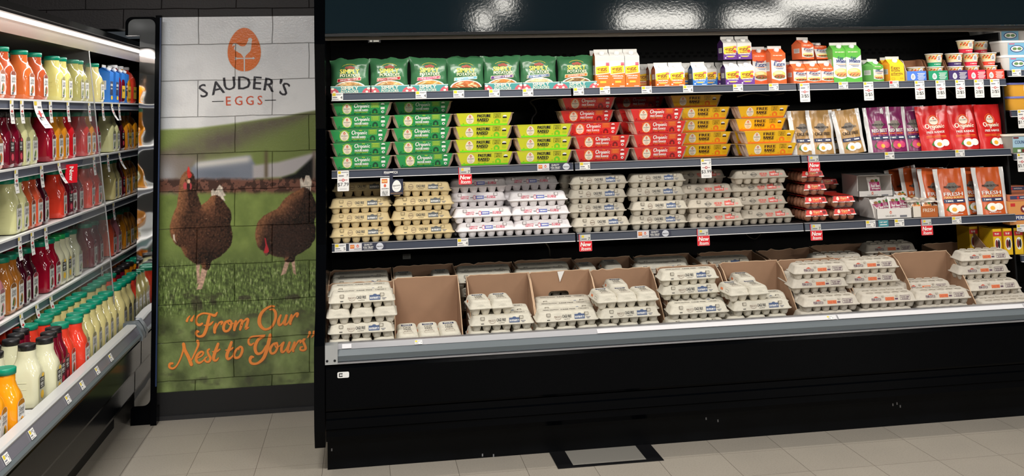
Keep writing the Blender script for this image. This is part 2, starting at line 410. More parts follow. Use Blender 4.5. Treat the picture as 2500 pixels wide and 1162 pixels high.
def C(*c): return np.array(c, float)
img = np.zeros(px.shape+(3,))
def over(mask, col):
    global img
    col = np.asarray(col, float); img = img*(1-mask[..., None])+col*mask[..., None]
img[:] = C(226, 227, 229)
over(sst(60, 300, py)*0.6, C(244, 242, 238)); over(sst(440, 400, px)*0.25, C(190, 200, 215))
over(sst(0.45, 0.75, fbm(px/60, py/60, 5))*0.25, C(188, 188, 190))
n1 = fbm(px/26, py/26, 11); n2 = fbm(px/9, py/9, 21); nb = fbm(px/70, py/45, 31)
hill = np.interp(px, [385, 480, 560, 640, 690, 735, 775], [316, 312, 302, 290, 284, 275, 268])
green = C(146, 162, 92)*(1-(px[..., None]-390)/800*0.45)
over(sst(-3, 5, py-hill), green)
band = np.interp(px, [385, 470, 560, 650, 720, 775], [388, 370, 338, 304, 284, 264]); bw = np.interp(px, [385, 470, 560, 680, 775], [14, 42, 38, 24, 10])
over(np.exp(-((py-band)/bw)**2)*0.85*sst(-2, 10, py-hill)*(0.55+0.6*n1), C(98, 84, 82))
over(sst(440, 425, px)*sst(356, 376, py)*0.6, C(140, 125, 112))
over(sst(372, 392, py+0.16*(470-px)*0)*sst(500, 460, px)*0.95, C(138, 126, 118))
over(np.exp(-(((px-408)/22)**2+((py-428)/30)**2))*0.7, C(190, 190, 195))
barn = [(468, 410), (480, 398), (610, 380), (622, 400), (622, 446), (470, 446)]
over(sst(5, -4, sdf(px, py, barn)), C(132, 138, 150)); over(np.exp(-((py-(403-(px-480)*0.12))/9)**2)*sst(468, 490, px)*sst(622, 600, px), C(214, 210, 204))
over(np.exp(-(((px-530)/45)**2+((py-425)/12)**2))*0.5, C(96, 104, 118))
shed = [(618, 404), (680, 396), (772, 372), (772, 384), (716, 424), (690, 432), (618, 436)]
over(sst(6, -5, sdf(px, py, shed)), C(186, 180, 180))
over(sst(6, -5, sdf(px, py, [(690, 434), (722, 424), (766, 382), (776, 440), (690, 442)])), C(18, 20, 20))
over(np.exp(-((px-650)/5)**2)*sst(362, 374, py)*sst(440, 428, py)*0.8, C(98, 84, 62))
over(np.exp(-((px-767)/5)**2)*sst(360, 374, py)*sst(470, 455, py)*0.9, C(120, 105, 95))
over(sst(434, 446, py+6*n1)*sst(484, 466, py+6*n1), np.where((n2 > .5)[..., None], C(122, 82, 68), C(74, 50, 42)))
gr = C(126, 144, 76)+(n1[..., None]-0.5)*C(40, 40, 24)
over(sst(468, 484, py+6*n1), gr)
over(sst(590, 660, py+20*nb)*0.65, C(96, 112, 62))
blades = fbm(px/2.2+3*n1, py/9.0, 51, 3); bl2 = fbm(px/7-py/9, py/6, 61, 3)
gm = sst(630, 668, py+14*n1)*sst(800, 740, py+30*(nb-.5))
over(gm, (C(88, 104, 56)*(0.45+1.25*blades[..., None])*(0.7+0.7*bl2[..., None])))
over(gm*sst(0.66, 0.8, blades)*0.8, C(176, 186, 132))
over(sst(0.56, 0.72, fbm(px/40, py/22, 71))*sst(690, 720, py)*sst(800, 770, py)*0.65, C(58, 50, 44))
lowm = sst(745, 800, py+30*(nb-.5))
over(lowm, C(110, 124, 74)*(0.55+0.85*fbm(px/34, py/40, 81)[..., None]))
over(lowm*sst(0.55, 0.8, fbm(px/45, py/70, 91))*0.7, C(138, 150, 96)); over(lowm*sst(0.6, 0.8, fbm(px/38, py/30, 101))*0.6, C(66, 66, 50))
def z5(p): return [(390+x/3.418, 380+y/3.418) for x, y in p]
def z6(p): return [(590+x/3.63, 400+y/3.63) for x, y in p]
def smooth_poly(p, n=4): return [tuple(c) for c in cat_rom(p, n, closed=True)]
feath = fbm(px/3.1+2*n2, py/4.2+2*n2, 111, 3); fe2 = fbm((px+py*.6)/5, (py-px*.4)/2.6, 121, 3)
def voro(x, y, seed):
    rng = np.random.RandomState(seed); T = rng.rand(64, 64, 2); xi, yi = np.floor(x).astype(int), np.floor(y).astype(int); best = np.full(x.shape, 9.0)
    for dx in (-1, 0, 1):
        for dy in (-1, 0, 1):
            c = T[(xi+dx) % 64, (yi+dy) % 64]; best = np.minimum(best, (xi+dx+c[..., 0]-x)**2+(yi+dy+c[..., 1]-y)**2)
    return np.sqrt(best)
vor = voro(px/4.6+.8*n2, py/6.2+.8*n1, 9)
def hen(body, tail, legs, warm, lightx):
    for lg in legs: over(sst(1.2, -1.0, sdf(px, py, lg)), C(196, 160, 138)*(0.75+0.5*fe2[..., None]))
    over(sst(1.6, -1.2, sdf(px, py, tail)+1.5*(n2-.5)), C(232, 218, 200)*(0.72+0.45*feath[..., None]))
    d = sdf(px, py, smooth_poly(body)); m = sst(1.5, -1.2, d+2.6*(feath-.5))
    gy_, gx_ = np.gradient(d); sx_ = (px[0, 1]-px[0, 0]); g = np.hypot(gx_, gy_)+1e-9
    lit = np.clip((-gx_/g*.8+gy_/g*.45), -1, 1)*np.exp(np.minimum(d, 0)/26)      # warm rim of the printed birds
    tone = np.clip(0.60+0.55*(nb-.5)+0.34*lit+0.42*(.55-vor)+0.5*(feath-.5), .12, 1.5)
    over(m, np.clip(warm*tone[..., None]*1.08, 0, 255))
    over(m*sst(.15, .7, lit)*0.55, C(196, 132, 86)*(0.7+0.5*feath[..., None]))
    over(m*sst(0.70, 0.86, fe2)*sst(.5, .2, vor)*0.55, C(206, 164, 128))
b1 = z5([(205, 140), (235, 127), (270, 140), (290, 175), (300, 230), (305, 290), (325, 350), (345, 405), (365, 400), (400, 375), (430, 340), (480, 330), (530, 370), (555, 410), (590, 460), (598, 520), (590, 570), (603, 630), (607, 680), (590, 750), (540, 810), (490, 850), (440, 875), (425, 905), (418, 935), (390, 955), (360, 940), (345, 905), (310, 905), (260, 875), (210, 830), (180, 770), (130, 735), (100, 680), (88, 620), (90, 570), (110, 500), (140, 430), (150, 380), (158, 310), (165, 240), (178, 180)])
hen(b1, z5([(430, 290), (445, 278), (462, 300), (500, 243), (525, 265), (530, 300), (552, 330), (530, 340), (545, 375), (430, 345)]),
    [z5([(305, 890), (338, 890), (332, 960), (336, 1050), (315, 1075), (307, 960)]), z5([(350, 940), (402, 940), (372, 1050), (352, 1110), (308, 1118), (330, 1060)])], C(100, 64, 46), 0)
over(sst(2, -2, sdf(px, py, z5([(165, 640), (300, 600), (460, 640), (560, 720), (440, 860), (330, 890), (230, 800)])))*0.35*sst(-30, 5, -np.abs(py-600)), C(70, 44, 34))
over(sst(1, -1, sdf(px, py, z5([(228, 130), (238, 88), (248, 100), (255, 135), (270, 160), (262, 182), (240, 190), (232, 170)]))), C(214, 60, 52)*(0.8+.4*n2[..., None]))
for (cx, cy, rx, ry, col) in ((213, 252, 16, 30, (196, 78, 80)), (258, 255, 9, 28, (186, 70, 74)), (243, 215, 13, 17, (226, 190, 160)), (216, 205, 5, 5, (20, 14, 10)), (270, 205, 5, 5, (20, 14, 10)), (240, 255, 14, 24, (48, 34, 28))):
    e = ((px-(390+cx/3.418))/(rx/3.418))**2+((py-(380+cy/3.418))/(ry/3.418))**2; over(sst(1.3, 0.8, e), C(*col))
over(sst(1.2, -1, sdf(px, py, z5([(112, 660), (124, 655), (128, 700), (140, 725), (116, 700)]))), C(232, 214, 196))
b2 = z6([(130, 560), (150, 510), (200, 460), (270, 420), (320, 395), (360, 340), (400, 295), (450, 260), (520, 222), (560, 210), (605, 235), (635, 290), (655, 340), (662, 400), (655, 470), (640, 520), (655, 570), (650, 660), (625, 700), (600, 740), (540, 780), (480, 815), (465, 860), (420, 872), (385, 860), (375, 830), (300, 820), (250, 800), (215, 812), (190, 775), (150, 740), (130, 690), (120, 630)])
hen(b2, z6([(515, 138), (530, 122), (550, 165), (570, 103), (600, 103), (622, 160), (610, 240), (525, 225)]),
    [z6([(388, 855), (428, 855), (392, 970), (348, 988)]), z6([(440, 855), (470, 855), (482, 985), (458, 965)])], C(84, 56, 44), 0)
over(sst(8, -8, sdf(px, py, z6([(300, 560), (480, 560), (610, 560), (640, 660), (540, 770), (380, 830), (270, 790), (290, 680)])))*0.5, C(52, 36, 32))
over(sst(3, -2, sdf(px, py, z6([(180, 690), (215, 660), (255, 700), (250, 780), (200, 770)])))*0.7, C(48, 28, 26))
over(sst(1, -1, sdf(px, py, z6([(203, 652), (214, 660), (222, 705), (238, 748), (243, 775), (220, 798), (196, 785), (205, 752), (212, 720)]))), C(196, 50, 60))
over(sst(1, -1, sdf(px, py, z6([(208, 790), (232, 790), (222, 818)]))), C(110, 84, 66))
img = np.clip(img, 0, 255)/255.0
lin_img = np.where(img <= 0.04045, img/12.92, ((img+0.055)/1.055)**2.4)
verts = np.stack([gx.ravel(), np.full(gx.size, -0.004), gz.ravel()], -1)
idx = (np.arange(nz-1)[:, None]*nx+np.arange(nx-1)[None, :]).ravel()
faces = np.stack([idx, idx+1, idx+nx+1, idx+nx], -1)
me = bpy.data.meshes.new('print'); me.from_pydata(verts.tolist(), [], faces.tolist())
ca = me.color_attributes.new('print_colour', 'FLOAT_COLOR', 'POINT')
ca.data.foreach_set('color', np.concatenate([lin_img.reshape(-1, 3), np.ones((gx.size, 1))], 1).astype(np.float32).ravel())
def print_mat(key, c=None):
    m = bpy.data.materials.new(key); m.use_nodes = True; nt = m.node_tree; b = nt.nodes['Principled BSDF']
    if c is None:
        a = nt.nodes.new('ShaderNodeAttribute'); a.attribute_name = 'print_colour'; nt.links.new(a.outputs['Color'], b.inputs['Base Color'])
    else: b.inputs['Base Color'].default_value = rgb(*c)
    b.inputs['Roughness'].default_value = 0.24; b.inputs['Specular IOR Level'].default_value = 0.5
    block_bump(nt, b); return m
me.materials.append(print_mat('mural_photo_print')); me.update()
mural = thing('wall_mural', (0, 0, 0)); tag(mural, 'tall printed wall mural of two brown hens in a meadow under an egg logo', 'mural')
obj('print', me, mural)
MM = lambda a, b, k=1: tuple(aY(a, b, -0.004-0.0008*k))
p_or = print_mat('print_orange', (226, 116, 48)); p_wh = print_mat('print_pale', (214, 212, 210)); p_ch = print_mat('print_charcoal', (50, 48, 54)); p_rd = print_mat('print_red_orange', (214, 92, 62)); p_sl = print_mat('print_slogan_orange', (246, 146, 66)); p_sh = print_mat('print_slogan_edge', (150, 82, 40))
lg = MB()
Z3 = lambda x, y: (540+x/9.68, 60+y/9.68)
ep = [Z3(545+a, 590-b) for a, b in [(p[0]*1, p[1]) for p in eggpts(0, -0, 780, 1030, 36, 0.14)]]
ep2 = [Z3(545+a, 590-b) for a, b in eggpts(0, 0, 806, 1056, 36, 0.14)]
lg.poly(ep2, MM, p_wh, 1); lg.poly(ep, MM, p_or, 2)
rooster = [(265, 500), (268, 470), (290, 448), (340, 440), (385, 460), (430, 490), (470, 512), (520, 515), (565, 505), (600, 460), (625, 400), (643, 372), (630, 345), (652, 325), (682, 313), (715, 320), (735, 360), (722, 400), (715, 500), (705, 580), (680, 640), (620, 695), (580, 735), (560, 780), (530, 780), (500, 735), (465, 690), (400, 655), (365, 628), (345, 640), (338, 612), (305, 580), (303, 545), (330, 500), (305, 490), (288, 500), (275, 530)]
lg.poly([Z3(*p) for p in rooster], MM, p_wh, 3)
for q in ([(533, 780), (563, 780), (563, 1108), (533, 1108)], [(370, 785), (750, 785), (750, 812), (370, 812)], [(745, 758), (808, 797), (745, 830)], [(310, 772), (365, 772), (380, 798), (365, 832), (310, 832), (335, 800)]): lg.poly([Z3(*p) for p in q], MM, p_wh, 4)
def T4(txt, cx, cy, h, rot, m, sx=1.0, bold=0.03):
    X0, Y0 = 470+cx/10, 170+cy/10
    lg.text(txt, h/10, lambda a, b, k: MM(X0+a*math.cos(rot)+b*math.sin(rot), Y0+a*math.sin(rot)-b*math.cos(rot), k), m, 0, 0, bold=bold, sx=sx, k=3)
for ch, cx, cy, rot in (('S', 262, 510, -14), ('A', 600, 435, -12), ('U', 900, 335, -6), ('D', 1265, 318, 0), ('E', 1582, 322, 4), ('R', 1882, 365, 10), ('S', 2253, 470, 22)):
    T4(ch, cx, cy, 322, math.radians(rot), p_ch, 1.04)
T4("'", 2130, 400, 330, math.radians(14), p_ch, 1.2)
for ch, cx, cy in (('E', 875, 762), ('G', 1122, 755), ('G', 1397, 750), ('S', 1645, 743)): T4(ch, cx, cy, 222, math.radians(-1.5), p_rd, 0.92, 0.022)
for (a, b, y0, y1) in ((475, 757, 778, 772), (1763, 2037, 748, 741)):
    lg.poly([(470+a/10, 170+(y0-9)/10), (470+b/10, 170+(y1-9)/10), (470+b/10, 170+(y1+9)/10), (470+a/10, 170+(y0+9)/10)], MM, p_ch, 3)
obj('brand_logo', lg.face_to((0, -1, 0)), mural, label='orange egg with white rooster weathervane above dark lettering')
sl = MB()
A = [[(412, 262, 12), (380, 300, 28), (362, 345, 38)], [(476, 255, 12), (450, 300, 32), (434, 335, 44)],
 [(605, 385, 30), (560, 408, 40), (518, 385, 38), (508, 330, 30), (540, 262, 28), (620, 224, 26), (720, 234, 30), (800, 258, 44), (840, 210, 18)],
 [(715, 270, 44), (690, 380, 50), (665, 480, 50), (620, 570, 44), (550, 588, 30), (508, 555, 34), (520, 512, 44), (545, 512, 30)],
 [(635, 412, 14), (700, 412, 30), (745, 385, 34), (778, 352, 14)],
 [(822, 385, 24), (800, 450, 44), (800, 525, 40)], [(800, 515, 20), (840, 420, 22), (880, 367, 28), (920, 362, 38), (902, 400, 20)],
 [(1040, 338, 36), (970, 370, 40), (940, 450, 44), (962, 505, 38), (1020, 490, 36), (1060, 420, 36), (1060, 355, 34), (1022, 345, 26), (1015, 385, 18), (1050, 402, 18), (1095, 380, 18)],
 [(1135, 350, 36), (1120, 420, 46), (1110, 485, 40)], [(1115, 480, 18), (1160, 385, 22), (1210, 332, 34), (1235, 352, 42), (1218, 420, 44), (1200, 478, 36)],
 [(135, 1012, 34), (95, 1022, 40), (88, 1072, 36), (140, 1093, 30), (200, 1050, 24), (260, 940, 24), (305, 800, 30), (310, 705, 44)],
 [(310, 710, 50), (330, 800, 50), (390, 920, 54), (432, 1030, 54)], [(440, 950, 22), (500, 825, 28), (542, 720, 36), (530, 662, 48)],
 [(530, 930, 16), (600, 890, 24), (622, 842, 30), (582, 832, 34), (525, 890, 42), (510, 960, 44), (545, 1003, 36), (600, 985, 26), (655, 930, 16)],
 [(715, 790, 30), (690, 812, 30), (702, 870, 36), (735, 930, 40), (710, 985, 34), (662, 983, 30), (645, 942, 28), (680, 910, 18)],
 [(855, 705, 40), (820, 800, 48), (787, 900, 50), (790, 960, 42), (830, 963, 30), (862, 925, 14)], [(765, 830, 16), (830, 825, 30), (882, 790, 20)],
 [(1065, 680, 40), (1030, 780, 48), (993, 880, 50), (1005, 940, 42), (1050, 928, 30), (1100, 880, 20)], [(975, 805, 16), (1040, 800, 30), (1092, 765, 20)],
 [(1205, 748, 30), (1140, 800, 34), (1104, 880, 40), (1130, 925, 38), (1190, 908, 36), (1232, 830, 40), (1230, 765, 36), (1195, 752, 26), (1180, 800, 12)]]
B = [[(40, 460, 18), (90, 360, 22), (145, 312, 34), (165, 332, 40), (140, 420, 44), (130, 465, 38), (176, 445, 16)],
 [(575, 116, 28), (520, 112, 30), (420, 172, 40), (357, 260, 50), (342, 370, 58), (382, 448, 48), (450, 477, 36), (540, 430, 36), (593, 320, 40), (598, 220, 44), (560, 162, 34), (500, 168, 12)],
 [(680, 255, 30), (647, 340, 44), (655, 405, 42), (700, 388, 26), (750, 300, 20), (775, 258, 34)], [(770, 260, 40), (742, 360, 46), (747, 400, 38), (790, 380, 24), (840, 285, 20), (852, 250, 28)],
 [(850, 255, 36), (827, 340, 44), (830, 390, 38)], [(830, 390, 18), (870, 290, 22), (920, 228, 28), (950, 230, 36), (935, 272, 34)],
 [(255, 692, 18), (207, 722, 34), (174, 690, 36), (178, 632, 28), (230, 592, 26), (330, 580, 24), (430, 568, 18)],
 [(415, 585, 30), (330, 635, 44), (284, 720, 50), (278, 800, 50), (312, 860, 44), (385, 838, 34), (450, 735, 26)],
 [(515, 565, 50), (490, 680, 56), (450, 830, 54), (400, 940, 48), (310, 1012, 36), (222, 1012, 40), (194, 960, 42), (216, 914, 48), (250, 912, 24)],
 [(620, 692, 34), (560, 712, 36), (513, 790, 42), (533, 855, 36), (590, 838, 34), (628, 760, 34), (620, 702, 28), (590, 702, 18), (602, 760, 16), (660, 740, 16), (705, 690, 18)],
 [(725, 685, 34), (692, 770, 44), (700, 835, 40), (750, 808, 24), (800, 720, 20), (825, 685, 32)], [(820, 685, 40), (788, 790, 46), (802, 835, 38), (845, 795, 22), (890, 690, 22)],
 [(898, 685, 38), (872, 770, 44), (876, 818, 38)], [(876, 810, 18), (920, 720, 22), (960, 662, 30), (1000, 658, 34), (988, 690, 22)],
 [(1058, 630, 28), (1032, 660, 36), (1060, 730, 40), (1072, 780, 38), (1040, 808, 32), (992, 798, 34), (992, 760, 28), (1022, 752, 20)], [(985, 690, 12), (1040, 625, 14)],
 [(1135, 522, 42), (1130, 560, 34), (1100, 610, 10)], [(1203, 517, 42), (1198, 555, 34), (1165, 605, 10)]]
for lst, ox in ((A, 400), (B, 580)):
    for st in lst:
        P_ = [(ox+x/6.455, 730+y/6.455, w_/6.455) for x, y, w_ in st]
        sl.stroke([(a+0.5, b+0.7, c+0.9) for a, b, c in P_], MM, p_sh, 1); sl.stroke(P_, MM, p_sl, 2)
obj('slogan', sl.face_to((0, -1, 0)), mural, label='orange script slogan lettering')
# ================================================================== EGG CASE (along the back wall)
steel_grey = mat('bumper_grey_vinyl', (96, 104, 108), 0.42, spec=0.4)
alu = mat('aluminium_rail', (170, 170, 174), 0.38, metal=0.7)
white_line = mat('white_rail_edge', (225, 225, 225), 0.35)
rail_blue = mat('price_rail_slate', (58, 64, 78), 0.30, spec=0.5)
teal_gloss = mat('canopy_teal_black', (20, 32, 38), 0.06, spec=0.4, bump=0.045, bscale=90)
YS = -0.82                      # shelf lip plane
SH = [1.682, 1.303, 0.948]      # lip bottom heights
LIPH = [0.042, 0.042, 0.044]
X0, BAY = 0.1665, 1.219
RX = 6.2                        # far end of the case line
ca_ = thing('refrigerated_case', (0, 0, 0)); tag(ca_, 'long black open refrigerated egg case standing against the back wall', 'refrigerated case')
b = MB(); b.box(0.15, RX, -1.05, -1.02, 2.0, 3.0, teal_gloss); b.box(0.15, RX, -1.02, -0.10, 2.06, 2.10, black_soft)
obj('canopy_fascia', b, ca_)
b = MB(); b.box(0.15, RX, -1.06, -1.02, 1.985, 1.998, black_soft); b.box(0.15, RX, -1.035, -1.03, 1.968, 1.9835, mat('canopy_edge_bronze', (70, 62, 52), 0.35, metal=0.5)); obj('canopy_edge_trim', b, ca_)
b = MB(); b.box(0.15, RX, -0.16, -0.10, 0.30, 1.999, black_in)
for i in range(70):   # slots of the air outlet in the lining
    for j in range(2): b.box(0.95+i*0.045+j*0.022, 0.972+i*0.045+j*0.022, -0.1612, -0.159, 1.90+j*0.02, 1.912+j*0.02, mat('slot_black', (1, 1, 1), 0.9))
obj('back_panel', b, ca_)
ep_prof = [(-0.06, 0.12), (-1.10, 0.12), (-1.145, 0.20), (-1.165, 0.30), (-1.165, 0.58), (-1.02, 0.70), (-0.93, 1.0), (-0.93, 1.55), (-1.05, 1.95), (-1.08, 2.4), (-1.08, 3.0), (-0.06, 3.0)]
b = MB(); b.prism(ep_prof, 'x', 0.10, 0.1475, black)
for (y, z) in ((-1.166, 0.46), (-1.166, 0.30)): b.loft([circ(0.008, 0.098, 10), circ(0.008, 0.10, 10)], black) if False else None
obj('end_panel', b, ca_)
b = MB(); b.prism([(-1.12, 0.502), (-1.150, 0.505), (-1.158, 0.53), (-1.140, 0.556), (-1.12, 0.556)], 'x', 0.152, RX, steel_grey)
b.box(0.152, RX, -1.162, -1.13, 0.4955, 0.502, alu); obj('bumper', b, ca_)
b = MB(); b.prism([(-1.09, 0.556), (-1.143, 0.5565), (-1.118, 0.577), (-1.09, 0.579)], 'x', 0.152, RX, alu); obj('top_rail', b, ca_)
b = MB(); b.box(0.149, 0.205, -1.166, -1.10, 0.4965, 0.581, mat('bumper_end_cap_steel', (190, 194, 196), 0.35, metal=0.6))
for x in (0.158, 0.192): b.loft([[(x+0.006*math.cos(t), -1.1665, 0.513+0.006*math.sin(t)) for t in np.linspace(0, 6.28, 9)[:-1]], [(x+0.004*math.cos(t), -1.169, 0.513+0.004*math.sin(t)) for t in np.linspace(0, 6.28, 9)[:-1]]], mat('screw_dark', (40, 42, 46), 0.3, metal=0.8))
obj('bumper_end_cap', b, ca_)
b = MB(); b.prism([(-1.08, 0.29), (-1.150, 0.29), (-1.156, 0.30), (-1.156, 0.475), (-1.15, 0.492), (-1.08, 0.494)], 'x', 0.152, RX, black); obj('front_panel', b, ca_)
b = MB(); b.prism([(-1.06, 0.152), (-1.128, 0.152), (-1.142, 0.175), (-1.142, 0.205), (-1.152, 0.212), (-1.152, 0.25), (-1.145, 0.256), (-1.145, 0.284), (-1.06, 0.284)], 'x', 0.152, RX, black); obj('lower_trim', b, ca_)
kick_m = mat('kick_plate_scuffed', (4, 5, 7), 0.4, spec=0.1, var=0.35, vscale=5)
b = MB(); b.box(0.154, RX, -1.03, -1.01, 0.0, 0.150, kick_m)
for (x, y) in ((1723, 1000), (1500+560/2.5, 760+655/2.5), (1500+632/2.5, 760+668/2.5), (810, 1098), (2180, 988), (2190, 985), (2198, 992), (1178, 1111), (1205, 1112)):
    p = aY(x, y, -1.031)
    if 0.005 < p[2] < 0.14: b.box(p[0]-.003, p[0]+.003, -1.0312, -1.029, p[2]-.006, p[2]+.006, mat('scuff_pale', (120, 120, 122), 0.5))
obj('kick_plate', b, ca_)
b = MB(); b.box(0.152, RX, -1.088, -0.16, 0.47, 0.503, mat('deck_grey', (50, 52, 54), 0.5)); b.box(0.152, RX, -1.0, -0.2, 0.16, 0.468, black_soft); obj('deck', b, ca_)
# thermometer, stickers
t = thing('case_thermometer', aY(914, 99, -0.96)); tag(t, 'small black thermometer strip hanging under the canopy above the potato bags', 'thermometer')
b = MB(); b.box(-.030, .030, -.004, .004, -.011, .012, mat('thermo_black', (16, 16, 18), 0.4)); b.box(-.028, .028, .0, .004, .012, .04, mat('thermo_black'))
obj('housing', b, t)
b = MB(); b.box(-.023, -.010, -.006, -.0045, -.007, 0.001, mat('lcd_grey', (120, 120, 116), 0.4)); b.box(-.005, .022, -.006, -.0045, -.007, .001, mat('lcd_grey')); obj('display', b, t)
b = MB(); b.box(0.0, .019, -.006, -.0045, .003, .006, mat('thermo_strip', (200, 200, 200), 0.4)); obj('strip', b, t)
p = aY(838, 915, -1.157); t = thing('badge', (p[0], -1.1565, p[2])); tag(t, 'tiny white maker badge with a black letter stuck on the black case front', 'badge')
b = MB(); b.loft([[(x, -.0005, z) for x, z, _ in rrect(.052, .026, .006, 0)], [(x, -.0022, z) for x, z, _ in rrect(.052, .026, .006, 0)]], mat('badge_white', (225, 225, 222), 0.4), smooth=False); obj('plate', b, t)
b = MB(); M_ = pmap((0, -.0026, 0), (1, 0, 0), (0, 0, 1)); kb = mat('ink_black', (20, 20, 22), 0.5)
b.frame(-.019, -.003, -.008, .008, .004, M_, kb); b.rect(-.006, -.002, -.003, .003, M_, mat('badge_white'), 2); obj('letter', b, t)
p = aY(993, 626, -0.165); b = MB(); b.box(-.022, .022, -.002, .001, -.014, .014, mat('sticker_white', (190, 190, 186), 0.5)); M_ = pmap((0, -.002, 0), (1, 0, 0), (0, 0, 1))
for k in range(3): b.rect(-.016, .012, .006-k*.006, .008-k*.006, M_, mat('ink_grey', (120, 120, 120), 0.6))
tag(obj('sticker', b, None, (p[0], -0.163, p[2])), 'small white sticker on the black lining above the cardboard bins', 'sticker')

# ------------------------------------------------------------------ shelves
def shelf(xa, xb, z, h, label, Y=YS, back=-0.165, grp='price rail shelves of the egg case'):
    t = thing('shelf', (xa, Y, z)); tag(t, label, 'shelf', grp); w = xb-xa
    b = MB(); b.box(0.003, w-0.003, 0.012, back-Y, h-0.012, h-0.004, black_soft)
    for x in (0.02, w-0.028): b.prism([(0.014, h-0.012), (back-Y, h-0.012), (back-Y, -0.07), (0.25, -0.02)], 'x', x, x+0.006, black_soft)
    obj('board', b, t)
    b = MB(); b.prism([(0.012, 0.003), (0.0, 0.003), (-0.004, 0.006), (-0.001, h-0.010), (0.004, h-0.007), (0.012, h-0.007)], 'x', 0.002, w-0.002, rail_blue)
    obj('price_rail', b, t)
    b = MB(); b.box(0.002, w-0.002, -0.0065, 0.006, 0.0, 0.0035, white_line); b.box(0.002, w-0.002, -0.003, 0.012, h-0.0065, h-0.0035, mat('rail_top_edge', (150, 150, 152), 0.35)); obj('rail_edge', b, t)
    return t
bn = ['left', 'middle', 'right']; rn = ['top', 'second', 'third']
for r in range(3):
    for k in range(3):
        what = [['potato bags', 'egg substitute cartons', 'egg whites and snack cups'], ['green egg cartons', 'red and yellow egg cartons', 'snack pouches'], ['tan and white egg cartons', 'grey egg cartons', 'clear egg packs and orange pouches']][r][k]
        shelf(X0+k*BAY+0.003, X0+(k+1)*BAY-0.003, SH[r], LIPH[r], f'black {rn[r]} row shelf with slate price rail carrying the {what}')
XE = X0+3*BAY+0.012
rz = [1.762, 1.52, 1.33, 1.085, 0.78]
rz = [aY(2485, 185+2, YS)[2], aY(2490, 285, YS)[2], aY(2490, 391, YS)[2], aY(2490, 566, YS)[2], aY(2490, 640, YS)[2]]
rw = ['butter tubs', 'yellow tubs', 'country spread tub', 'butter boxes', 'yellow cereal style boxes']
for i, z in enumerate(rz): shelf(XE, RX, z, 0.04, f'short visible shelf end at the right edge carrying the {rw[i]}', grp=None)
# divider post between case and next case
b = MB(); b.box(XE-0.014, XE-0.004, -0.78, -0.17, 0.51, 1.98, black_soft); tag(obj('case_divider', b), 'thin black upright divider between egg case shelves and the butter shelves', 'divider')

# ================================================================== JUICE CASE (left, along the aisle)
XL, YN, YF = -1.18, -3.6, 1.75
juice = thing('refrigerated_case', (0, 0, 0)); tag(juice, 'open juice case with white lit shelves running along the left side', 'refrigerated case')
steel = mat('case_steel_wavy', (90, 84, 78), 0.30, metal=0.6, bump=0.4, bscale=4)
b = MB(); b.box(-2.04, -2.0, YN, YF, 0.1, 2.06, mat('case_back_dark', (40, 38, 38), 0.5)); obj('back_panel', b, juice)
b = MB(); b.box(-2.0, -1.16, YN, YF, 2.02, 2.06, steel); obj('canopy_ceiling', b, juice)
off = mat('lamp_cover_offwhite', (225, 214, 208), 0.4, emit=0.13)
b = MB(); b.prism([(-1.165, 1.996), (-1.052, 2.026), (-1.052, 2.05), (-1.165, 2.05)], 'y', YN, YF, off); obj('lamp_cover', b, juice)
b = MB(); b.prism([(-1.050, 2.024), (-1.040, 2.028), (-1.040, 2.040), (-1.050, 2.040)], 'y', YN, YF, mat('led_strip', (255, 252, 246), emit=1.8)); obj('led_strip', b, juice, label='glowing white lamp strip along the canopy edge')
b = MB(); b.box(-2.04, -1.040, YN, YF, 2.0605, 2.09, black_soft); obj('canopy_top', b, juice)
b = MB(); b.prism([(-0.93, 0.455), (-0.858, 0.455), (-0.843, 0.462), (-0.840, 0.475), (-0.848, 0.4865), (-0.93, 0.4865)], 'y', YN, -0.10, steel_grey); obj('bumper', b, juice)
b = MB(); b.prism([(-0.93, 0.487), (-0.849, 0.4875), (-0.8665, 0.5225), (-0.93, 0.5225)], 'y', YN, -0.10, mat('price_channel_pale', (112, 110, 120), 0.22, spec=0.6)); obj('price_channel', b, juice)
b = MB(); b.prism([(-0.915, 0.523), (-0.868, 0.523), (-0.866, 0.530), (-0.874, 0.5365), (-0.915, 0.538)], 'y', YN, -0.10, mat('rail_white', (186, 186, 184), 0.35)); obj('top_rail', b, juice)
b = MB(); b.loft([[(x, y, z) for x, z in ((-0.935, .45), (-.836, .45), (-.832, .475), (-.848, .515), (-.87, .545), (-.935, .545))] for y in (-.16, -.099)], steel_grey); obj('bumper_end_cap', b, juice)
b = MB(); b.prism([(-0.95, 0.30), (-0.865, 0.30), (-0.855, 0.32), (-0.855, 0.44), (-0.862, 0.4545), (-0.95, 0.4545)], 'y', YN, -0.10, black); obj('front_panel', b, juice)
b = MB(); b.prism([(-0.98, 0.15), (-0.90, 0.15), (-0.885, 0.18), (-0.885, 0.29), (-0.98, 0.298)], 'y', YN, -0.10, black); obj('lower_trim', b, juice)
b = MB(); b.box(-1.02, -0.985, YN, -0.10, 0.0, 0.149, black_soft); obj('kick_plate', b, juice)
b = MB(); b.box(-2.0, -0.931, YN, YF, 0.445, 0.468, mat('deck_white', (120, 120, 122), 0.5)); wire = mat('wire_white', (235, 235, 233), 0.35)
b2 = MB()
for i in range(int((YF-YN)/0.028)):
    y = YN+i*0.028; b2.box(-1.25, -0.918, y, y+0.009, 0.469, 0.4755, wire)
obj('deck', b, juice, label='white deck'); obj('wire_rack', b2, juice, label='white wire rack under the deck bottles')
JS = [1.716, 1.414, 1.118, 0.778]
jn = ['top', 'second', 'third', 'fourth']
rail_j = mat('juice_rail_blue_grey', (96, 102, 120), 0.3)
